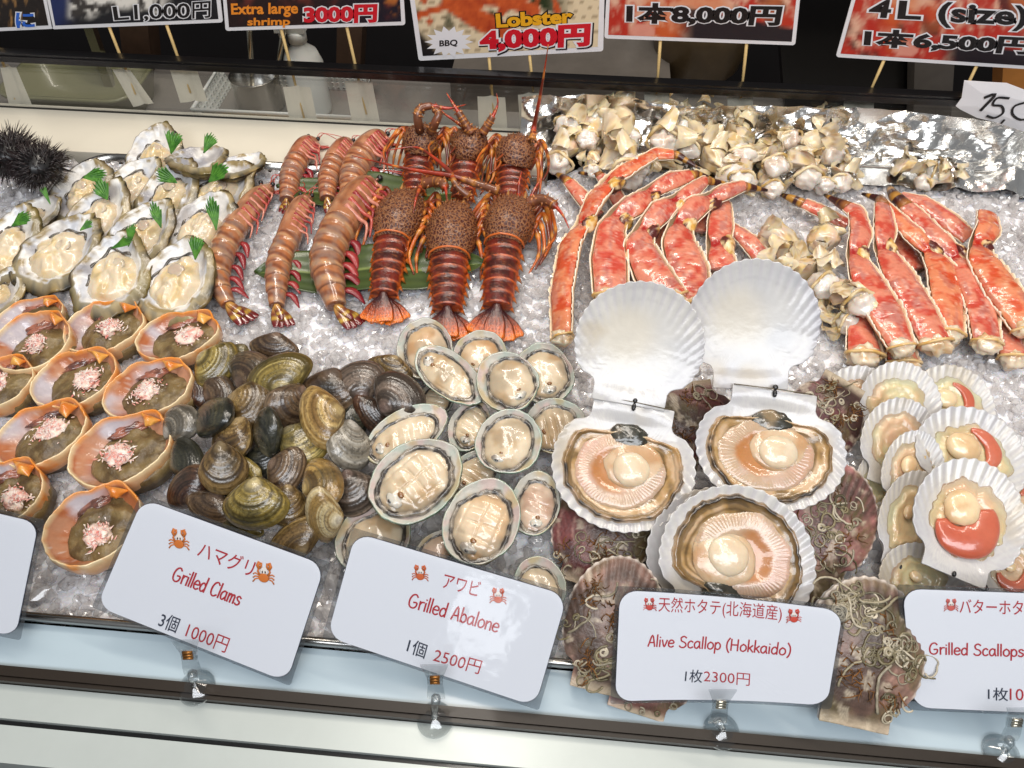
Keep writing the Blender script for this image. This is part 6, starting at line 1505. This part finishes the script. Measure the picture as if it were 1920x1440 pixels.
for k, q in enumerate(JP): joint_piece(*q[:6], 301+k, 'pale crab shoulder piece, '+q[6])

# ---- bamboo leaves
def bamboo(u, v, ang, L, Wd, z, seed, label):
    M, l, w = fit(u, v, z, ang, L, Wd, 4); t = np.linspace(-1, 1, 60); hw_ = w/2*(1-np.abs(t)**3)**.8; hw_ = np.maximum(hw_, .0008); R = []; Cc = []
    for s in np.linspace(-1, 1, 25):
        R.append(np.stack([s*hw_, t*l/2, .003*np.sin(t*7+seed)+.00012*np.sin(s*60)+.004*abs(s)+.004*fbm(p3(t*3, s, seed), 2, seed)], -1))
        c = mixc(lin((48, 64, 26)), lin((70, 86, 38)), .5+.5*np.sin(s*60)*np.ones(60)*.5); Cc.append(mixc(c, lin((130, 146, 76)), (abs(s) < .05)*.8*np.ones(60)))
    o = MB().rings(np.array(R), np.array(Cc), wrap=False).build('bamboo_leaf', MT['bamboo'], None, True); o.matrix_world = M
    o.modifiers.new('thick', 'SOLIDIFY').thickness = .0005; tag(o, label, 'leaf')
bamboo(695, 510, 2, 430, 84, .006, 1, 'long green bamboo leaf under the front lobsters and shrimps')
bamboo(700, 365, -2, 360, 62, .008, 2, 'green bamboo leaf under the rear lobsters and shrimps')

# ---- shrimps
def limb(mb, P, r0, r1, c, n=9, na=5):
    Q = cr(P, n); mb.tube(Q, np.linspace(r0, r1, n), c, na)
def shrimp(pts, tailpt, seed, label, red=0.0, legs=1.0, z0=.0):
    """pts: pixel spine from tail base to head (u, v, half width)"""
    pts = np.array(pts, float); pts[:, 2] *= 1.0; n = 120; Q = cr(pts, n); r = RS(seed)
    P = np.array([W(q[0], q[1], z0+.014) for q in Q]); hw = np.array([q[2]*mpp(p) for q, p in zip(Q, P)]); P[:, 2] = z0+hw*.95+.003
    L = P[0].copy(); L[2] = 0; root = thing('shrimp', label, 'shrimp', L, 'large shrimps in two rows'); off = L
    s = np.linspace(0, 1, n); ce = .60
    pale, mid, brn, org = lin((208, 168, 124)), lin((172, 114, 76)), lin((104, 54, 38)), lin((192, 118, 66)); rd = lin((170, 62, 54))
    pale, mid = mixc(pale, rd, np.array(red*.25)), mixc(mid, rd, np.array(red*.35))
    m_ = 30; an = AN(m_)
    def make(i0, i1, name, seg):
        N_ = i1-i0; sec = np.zeros((N_, m_, 2)); col = np.zeros((N_, m_, 3))
        for k, i in enumerate(range(i0, i1)):
            h = hw[i]
            if seg:
                ph = (s[i]/ce*6) % 1; h = h*(1.045-.085*ph); h *= 1-.10*math.exp(-((ph-.0)/.03)**2)
            sec[k] = np.stack([np.cos(an)*h, np.where(np.sin(an) > 0, np.sin(an)*h*1.0, np.sin(an)*h*.8)], -1)
            f = fbm(p3(np.cos(an)*2+seed, np.sin(an)*2, s[i]*14), 3, seed)
            if seg:
                c = mixc(mid, org, sst(f, .42, .62)*.6); ph2 = (ph+.30*(f-.5)+.22*np.cos(an)) % 1; c = mixc(c, pale, sst(np.abs(ph2-.22), .20, .05)*.6); c = mixc(c, brn, sst(np.abs(ph2-.55), .20, .05)*.7); c = mixc(c, lin((146, 124, 112)), sst(fbm(p3(np.cos(an)*2+seed, np.sin(an)*2, s[i]*22), 3, seed+8), .46, .64)*.6); c = mixc(c, brn*.7, math.exp(-(ph/.04)**2)*.8+0*f)
            else:
                c = mixc(mid, mixc(pale, rd, np.array(.3)), sst(f, .4, .62)*.8); c = mixc(c, brn, sst(fbm(p3(np.cos(an)*3, np.sin(an)*3, s[i]*9+4), 3, seed+4), .52, .66)*.6)
            col[k] = mixc(c, mixc(rd, pale, np.array(.3)), sst(-np.sin(an), .1, .8)*.7)
        b = MB(); b.loft(P[i0:i1], sec, col); return b
    k0 = int(ce*n)
    make(0, k0, 'abdomen', True).build('abdomen', MT['shrimp'], root, True, off)
    cp = make(k0-4, n, 'carapace', False); T = nrm(P[-1]-P[-6]); h = hw[int(n*.8)]
    cp.cone(P[-1]+np.array([0, 0, hw[-1]*.4]), P[-1]+T*h*1.5+np.array([0, 0, h*.5]), h*.22, lin((176, 92, 60)), 7, lin((150, 50, 40)))
    cp.build('carapace', MT['shrimp'], root, True, off)
    side = lambda i: nrm(np.cross(nrm(P[min(n-1, i+2)]-P[max(0, i-2)]), (0, 0, 1)))
    lc = [lin((186, 70, 62)), lin((206, 116, 96)), lin((150, 40, 46))]
    for j in range(7):
        i = int(n*(.63+.048*j)); sd = side(i); t = nrm(P[min(n-1, i+2)]-P[i-2]); h = hw[int(n*.7)]; b = MB(); e = r.uniform(-.2, .2)
        a = P[i]+sd*hw[i]*.22+np.array([0, 0, hw[i]*.98]); k1 = P[i]+sd*hw[i]*1.05-t*h*.25+np.array([0, 0, h*.35]); k2 = k1+sd*h*(.5+e)-t*h*.35+np.array([0, 0, h*.05]); k3 = k2+sd*h*(.15+e)-t*h*(.8+e)-np.array([0, 0, h*.35])
        limb(b, [a, k1, k2, k3], h*.16, h*.05, [lin((206, 134, 114)), lin((186, 84, 72)), lin((150, 46, 48))][j % 3], 12); b.build('leg', MT['limb'], root, True, off)
    for j in range(5):
        i = int(n*(.10+.095*j)); sd = side(i); t = nrm(P[i+2]-P[i-2]); h = hw[int(n*.4)]; a = P[i]+sd*hw[i]*.80-np.array([0, 0, hw[i]*.15]); b = MB()
        Q_ = cr(np.array([a, a+sd*h*.55-t*h*.2-np.array([0, 0, h*.1]), a+sd*h*.95-t*h*(.95+r.uniform(-.2, .4))-np.array([0, 0, h*.4])]), 8); b.tube(Q_, h*np.array([.14, .22, .27, .28, .26, .20, .13, .05]), mixc(lin((128, 26, 36)), lin((170, 58, 56)), np.array(r.rand())), 7, .45); b.build('swimmeret', MT['limb'], root, True, off)
    for j in range(2):
        b = MB(); h = hw[int(n*.8)]; a = P[-1]+side(n-3)*h*(.1+.3*j); 
        Q_ = [a, a+T*h*1.2+np.array([0, 0, h*.8]), a+T*h*(.9+.9*j)+side(n-3)*h*(1.5+r.rand()*2)+np.array([0, 0, h*.5]), a-T*h*(1+2*r.rand())+side(n-3)*h*(2.2+2*r.rand())+np.array([0, 0, h*.4])]
        limb(b, Q_, h*.045, h*.02, lc[0], 26, 4); b.build('antenna', MT['limb'], root, True, off)
    for j in range(7):
        b = MB() if j == 0 else b; h = hw[int(n*.8)]; a = P[-3]+side(n-3)*h*(.2+.1*j)-np.array([0, 0, h*.3]); limb(b, [a, a+T*h*(.5+.1*j)+side(n-3)*h*(.2+.08*j), a+T*h*r.uniform(.4, 1.2)+side(n-3)*h*(.6+.2*j)], h*.07, h*.02, lc[j % 3], 7)
    b.build('mouthparts', MT['limb'], root, True, off)
    for sg in (-.6, .55):
        b = MB(); h = hw[int(n*.8)]; e = P[-4]+side(n-3)*h*sg*.9+np.array([0, 0, h*.55]); b.ball(e+T*h*.25, h*.19, lin((26, 22, 22)), 12, 8); b.tube(np.array([P[-5]+side(n-3)*h*sg*.5+np.array([0, 0, h*.4]), e+T*h*.2]), h*.08, lin((150, 90, 70)), 6); b.build('eye', MT['limb'], root, True, off)
    tp = W(tailpt[0], tailpt[1], .005); D = tp-P[0]; dl = np.linalg.norm(D); D = D/dl; sd = nrm(np.cross(D, (0, 0, 1)))
    for j, (an_, wd) in enumerate(((-.34, .17), (-.14, .17), (.12, .17), (.33, .17), (0, .13))):
        d = nrm(D*math.cos(an_)+sd*math.sin(an_)); q = np.linspace(0, 1, 16); Pq = P[0]-np.array([0, 0, hw[0]*.2])+d*dl*(q*(.92 if j < 4 else .7))[:, None]+np.array([0, 0, 1])*(.0015*j-.001*q[:, None])
        rr = dl*wd*np.sin(np.pi*np.clip(q*.80+.12, 0, 1))**.7; c = mixc(lin((190, 140, 70)), lin((110, 44, 30)), sst(q, .15, .5)); c = mixc(c, lin((214, 178, 70)), sst(np.abs(q-.62), .12, .04)*.6); c = mixc(c, lin((106, 20, 24)), sst(q, .72, .85))
        b = MB(); b.tube(Pq, rr, c, 9, .22, up=(0, 0, 1)); b.build('tail_fan', MT['shrimp'], root, True, off)
SHR = [([(537, 372, 14), (546, 331, 21), (561, 299, 22), (575, 275, 20), (588, 262, 12)], (533, 404), 4, 'reddish shrimp in the back row, leftmost', .8), ([(613, 370, 14), (616, 337, 20), (629, 302, 21), (645, 276, 19), (654, 264, 11)], (625, 404), 5, 'shrimp in the back row, the middle one', .7),
 ([(656, 378, 18), (664, 332, 26), (684, 297, 28), (705, 270, 24), (716, 256, 13)], (652, 405), 6, 'shrimp in the back row beside the lobsters', .4), ([(426, 566, 13), (409, 527, 22), (417, 480, 25), (438, 437, 25), (462, 405, 25), (484, 374, 22), (503, 346, 11)], (474, 606), 1, 'shrimp furthest left in the front row with curved tail', .15),
 ([(517, 569, 14), (519, 529, 22), (526, 486, 24), (541, 451, 24), (553, 416, 23), (566, 386, 20), (576, 366, 10)], (536, 617), 2, 'shrimp in the middle of the front row with red legs', .35), ([(630, 572, 18), (621, 538, 28), (614, 500, 32), (626, 460, 33), (646, 424, 34), (667, 393, 35), (686, 360, 27), (699, 338, 10)], (676, 614), 3, 'biggest shrimp, right end of the front row with glossy head', .05)]
for pts, tp, sd, lb, rd_ in SHR: shrimp(pts, tp, sd, lb, rd_)

# ---- spiny lobsters
def lobster(tail_end, base, rear, head, hwa, hwc, fanw, seed, label, ants, z0=.0, legs=True, lift=0.0):
    r = RS(seed); n = 110
    pts = np.array([(base[0], base[1], hwa*.78, 0), ((base[0]+rear[0])/2, (base[1]+rear[1])/2, hwa*.95, 0), (rear[0], rear[1], hwa*1.04, lift*.4), (rear[0]+(head[0]-rear[0])*.3, rear[1]+(head[1]-rear[1])*.3, hwc, lift*.7), (rear[0]+(head[0]-rear[0])*.65, rear[1]+(head[1]-rear[1])*.65, hwc*.93, lift), (head[0], head[1], hwc*.5, lift)], float)
    Q = cr(pts, n); P = np.array([W(q[0], q[1], z0+.02+q[3]) for q in Q]); hw = np.array([q[2]*mpp(p) for q, p in zip(Q, P)]); P[:, 2] = z0+hw*.62+.004+Q[:, 3]
    kr = int(np.argmin(np.hypot(Q[:, 0]-rear[0], Q[:, 1]-rear[1]))); L = P[0].copy(); L[2] = 0; off = L
    root = thing('spiny_lobster', label, 'lobster', L, 'spiny lobsters in two rows')
    s = np.arange(n); m_ = 36; an = AN(m_); dk, mr, og, tn = lin((58, 18, 16)), lin((112, 34, 24)), lin((220, 100, 30)), lin((150, 84, 48))
    N_ = kr+3; sec = np.zeros((N_, m_, 2)); col = np.zeros((N_, m_, 3))
    for i in range(N_):
        ph = (i/kr*6) % 1; h = hw[i]*(1.06-.13*ph)*(1-.08*math.exp(-(ph/.05)**2))
        sec[i] = np.stack([np.cos(an)*h, np.where(np.sin(an) > 0, np.abs(np.sin(an))**.9*h*.80, np.sin(an)*h*.5)], -1)
        f = fbm(p3(np.cos(an)*2.5+seed, np.sin(an)*2.5, i*.14), 3, seed); f2 = vn(p3(np.cos(an)*16, np.sin(an)*16, i*1.3), seed)
        c = mixc(dk, mr, sst(f, .35, .65)); c = mixc(c, tn, sst(f2, .68, .88)*.55); c = mixc(c, og, math.exp(-((ph-.08)/.055)**2)*.75*sst(f2, .1, .5)); c = mixc(c, og, sst(np.abs(np.cos(an)), .84, .97)*.7*sst(f2, .2, .6))
        col[i] = c
    b = MB(); b.loft(P[:N_], sec, col)
    side = lambda i: nrm(np.cross(nrm(P[min(n-1, i+2)]-P[max(0, i-2)]), (0, 0, 1)))
    for j in range(6):
        i = int(kr*(j+.1)/6); t = nrm(P[i+2]-P[max(0, i-2)])
        for sg in (-1, 1):
            q = P[i]+side(i)*sg*hw[i]*.95; b.cone(q, q+side(i)*sg*hw[i]*.28-t*hw[i]*.25-np.array([0, 0, hw[i]*.25]), hw[i]*.16, og, 6, lin((226, 150, 60)))
    b.build('abdomen', MT['tail'], root, True, off)
    # carapace
    i0 = kr-2; N_ = n-i0; sec = np.zeros((N_, m_, 2)); col = np.zeros((N_, m_, 3))
    for k in range(N_):
        i = i0+k; e = k/(N_-1); h = hw[i]*(1+.0*e); f = fbm(p3(np.cos(an)*3+seed, np.sin(an)*3, k*.2), 3, seed+2); sp = vn(p3(np.cos(an)*7, np.sin(an)*7, k*.8), seed+9)
        kk = h*(1+.05*sst(sp, .6, .9)); sec[k] = np.stack([np.cos(an)*kk, np.where(np.sin(an) > 0, np.abs(np.sin(an))**.85*kk*.95, np.sin(an)*kk*.6)], -1)
        col[k] = mixc(np.array([1, 1, 1.0]), np.array([1.6, .8, .5]), sst(np.abs(np.cos(an)), .75, 1.0)*.6+.25*sst(f, .5, .7))
    b = MB(); R = b.loft(P[i0:], sec, col); b.build('carapace', MT['carapace'], root, True, off)
    b = MB()
    for k in range(190):
        i = r.randint(3, N_-2); j = r.randint(1, m_//2); q = R[i, j]; c0 = P[i0+i]; d = nrm(nrm(q-c0)+.7*nrm(P[-1]-P[i0])); hh = hw[i0+N_//2]
        b.cone(q-d*hh*.02, q+d*hh*r.uniform(.08, .16), hh*.042, lin((92, 58, 40)), 5, lin((176, 108, 58)))
    T = nrm(P[-1]-P[-8]); hh = hw[i0+N_//2]
    for sg in (-1, 1):
        q = P[-6]+side(n-6)*sg*hw[-6]*.55+np.array([0, 0, hw[-6]*.7]); b.cone(q, q+T*hh*.5+np.array([0, 0, hh*.35]), hh*.13, lin((170, 90, 40)), 7, lin((232, 190, 120)))
    b.build('spines', MT['limb'], root, True, off)
    rim = R[1, :m_//2+1]; rim = rim+(rim-P[i0])*.03; b = MB(); b.tube(rim, hw[kr]*.055, lin((206, 104, 40)), 7); b.build('rear_ridge', MT['limb'], root, True, off)
    for sg in (-1, 1):
        e = P[-7]+side(n-7)*sg*hw[-7]*.9+np.array([0, 0, hw[-7]*.5]); b = MB(); b.ball(e, hh*.11, lin((18, 14, 14)), 12, 8); b.build('eye', MT['black'], root, True, off)
    if legs:
        for sg in (-1, 1):
            for j in range(5):
                i = int(kr+(n-kr)*(.28+.13*j)); a = P[i]+side(i)*sg*hw[i]*.85-np.array([0, 0, hw[i]*.35]); t = nrm(P[min(n-1, i+3)]-P[i-3]); hh = hw[int(kr+(n-kr)*.4)]; e = r.uniform(-.1, .1)
                k1 = a+side(i)*sg*hh*(.22+.07*j+e)+t*hh*(.30+.1*j)+np.array([0, 0, hh*(.30+.1*j)]); k2 = a+side(i)*sg*hh*(.50+.16*j+e*2)-t*hh*(.55+.15*j+e*2)+np.array([0, 0, hh*.15]); k3 = a+side(i)*sg*hh*(.42+.17*j-e)-t*hh*(1.35+.22*j+e*2)-np.array([0, 0, hh*.15])
                Qq = cr(np.array([a, k1, k2, k3]), 26); q = np.linspace(0, 1, 26); rr = hh*(.125-.085*q)*(1+.35*np.exp(-((q-.34)/.03)**2)+.3*np.exp(-((q-.68)/.03)**2)); c = mixc(lin((190, 92, 30)), lin((110, 42, 22)), sst(vn(p3(q*8+j*3, sg, seed), 3), .35, .65)); c = mixc(c, lin((222, 150, 60)), np.exp(-((q-.34)/.05)**2)*.7+np.exp(-((q-.68)/.05)**2)*.7)
                b = MB(); b.tube(Qq, rr, c, 7); b.build('leg', MT['limb'], root, True, off)
    if tail_end is not None:
        tp = W(tail_end[0], tail_end[1], .004); D = tp-P[0]; dl = np.linalg.norm(D); D /= dl; sd = nrm(np.cross(D, (0, 0, 1))); fw = fanw*mpp(P[0])
        for j, (an_, wd, ll) in enumerate(((-.62, .27, .98), (-.30, .29, 1.02), (.62, .27, .98), (.30, .29, 1.02), (0, .27, 1.0))):
            d = nrm(D*math.cos(an_)+sd*math.sin(an_)*min(1.0, fw/dl*.75)); q = np.linspace(0, 1, 22); xs = np.linspace(-1, 1, 13); nn = nrm(np.cross(d, (0, 0, 1))); wv = dl*wd*(.38+.62*sst(q, 0, .65))*(1-sst(q, .93, 1.02)*.35); Rr = []; Cc = []
            for x in xs:
                up_ = .003+.0016*j+.05*dl*(1-x*x)*(1-q*.6)+.0009*np.sin(x*20)*q; pth = P[0]-np.array([0, 0, hw[0]*.35])*(1-q[:, None]*.5)+d*dl*ll*q[:, None]+nn*(x*wv)[:, None]; pth[:, 2] = np.maximum(P[0][2]*(1-q)*.7+up_, .002); Rr.append(pth)
                f = vn(p3(x*7, q*24, seed+j), 4); c = mixc(lin((70, 24, 20)), lin((190, 78, 20)), sst(q+.3*(f-.5), .3, .85)); c = mixc(c, lin((236, 120, 24)), sst(q+.2*(f-.5), .70, 1)); c = mixc(c, lin((60, 22, 18)), sst(np.abs(x)+0*q, .80, 1.0)*.7*sst(q, 1.0, .6)); c = mixc(c, lin((70, 24, 22)), ((np.abs(((x*3.2) % 1)-.5) < .12)*sst(np.sin(q*52), .1, .6))*.75*sst(q, .12, .25)); Cc.append(mixc(c, lin((50, 20, 30)), sst(np.abs(q-.22), .12, .04)*(abs(x) > .45)*.8))
            b = MB(); b.rings(np.array(Rr), np.array(Cc), wrap=False); o = b.build('tail_fan', MT['tail'], root, True, off); o.modifiers.new('thick', 'SOLIDIFY').thickness = .0008
    for pth, r0, thick in ants:
        A = np.array([W(q[0], q[1], q[2]) if q[3:] == () else WY(q[0], q[1], q[3]) for q in pth]); Qq = cr(A, 44); q = np.linspace(0, 1, 44); k = mpp(A[0])
        rr = k*(r0*(1-q)**1.2*.8+1.3*(1-q)+.8); rr = np.where(q < thick, k*r0*(1.25-.3*q/max(thick, 1e-3)), rr); c = mixc(lin((176, 52, 24)), lin((120, 40, 22)), sst(vn(p3(q*16, seed, 0), 2), .4, .7)); c = mixc(c, lin((112, 70, 46)), (q < thick)*.9); c = mixc(c, lin((226, 150, 60)), sst(vn(p3(q*30, seed, 9), 2), .72, .85)*.6)
        b = MB(); b.tube(Qq, rr, c, 8)
        for j in range(int(22*(thick > 0))):
            i = r.randint(0, max(2, int(44*thick))); d = nrm(r.normal(size=3)); b.cone(Qq[i]+d*rr[i]*.9, Qq[i]+d*rr[i]*1.7, rr[i]*.3, lin((140, 84, 50)), 4, lin((220, 140, 70)))
        b.build('antenna', MT['limb'], root, True, off)
LOB = [
 (None, (775, 352), (787, 280), (794, 240), 27, 34, 0, 4, 'rear lobster on the left with short upturned antennae', [([(787, 247, .05), (783, 222, .065), (786, 206, .072), (806, 199, .074), (842, 203, .074), (874, 196, .074)], 7, .35), ([(808, 247, .05), (816, 230, .062), (822, 212, .07), (806, 201, .072)], 7, .8)]),
 (None, (866, 365), (874, 286), (888, 250), 28, 36, 0, 5, 'rear lobster in the middle with spread antennae', [([(884, 250, .05), (864, 218, .066), (848, 192, .078), (837, 174, .085)], 7, .5), ([(905, 250, .05), (922, 222, .064), (933, 196, .076), (931, 175, .086)], 7, .5), ([(880, 246, .05), (852, 226, .055), (832, 212, .06), (816, 192, .066)], 3, 0)]),
 (None, (956, 372), (962, 305), (974, 262), 30, 37, 0, 6, 'rear lobster on the right with one long upright antenna', [([(998, 262, .05), (1002, 235, .058), (1010, 195, .085), (1018, 150, .115), (1028, 84, .155)], 7, .12)]),
 ((722, 611), (718, 545), (735, 446), (770, 362), 33, 44, 88, 1, 'front lobster on the left, tail next to the biggest shrimp', [([(795, 344, .035), (818, 340, .04), (834, 350, .042), (838, 378, .04)], 9, .6), ([(779, 362, .035), (788, 350, .045), (780, 372, .045), (775, 400, .04)], 4, .2)]),
 ((843, 640), (838, 572), (842, 478), (855, 385), 36, 46, 104, 2, 'front lobster in the middle with dark maroon tail', [([(880, 368, .035), (864, 356, .04), (852, 342, .045), (844, 323, .046), (809, 292, .046), (778, 276, .046), (726, 282, .046)], 6, .2), ([(935, 358, .04), (895, 345, .042), (847, 330, .046), (790, 321, .046), (747, 313, .046), (660, 292, .044)], 7, .22)]),
 ((925, 642), (932, 568), (945, 455), (969, 376), 35, 46, 110, 3, 'front lobster on the right with orange tail and net-patterned shell', [([(990, 380, .035), (1014, 374, .04), (1036, 382, .042), (1055, 403, .04), (1067, 428, .034)], 9, .55), ([(972, 372, .035), (973, 345, .045), (978, 322, .05)], 3, 0), ([(995, 372, .035), (1004, 352, .04), (1016, 334, .045)], 3, 0)])]
for q in LOB: lobster(*q[:9], q[9], lift=(.016 if q[0] is None else .004))
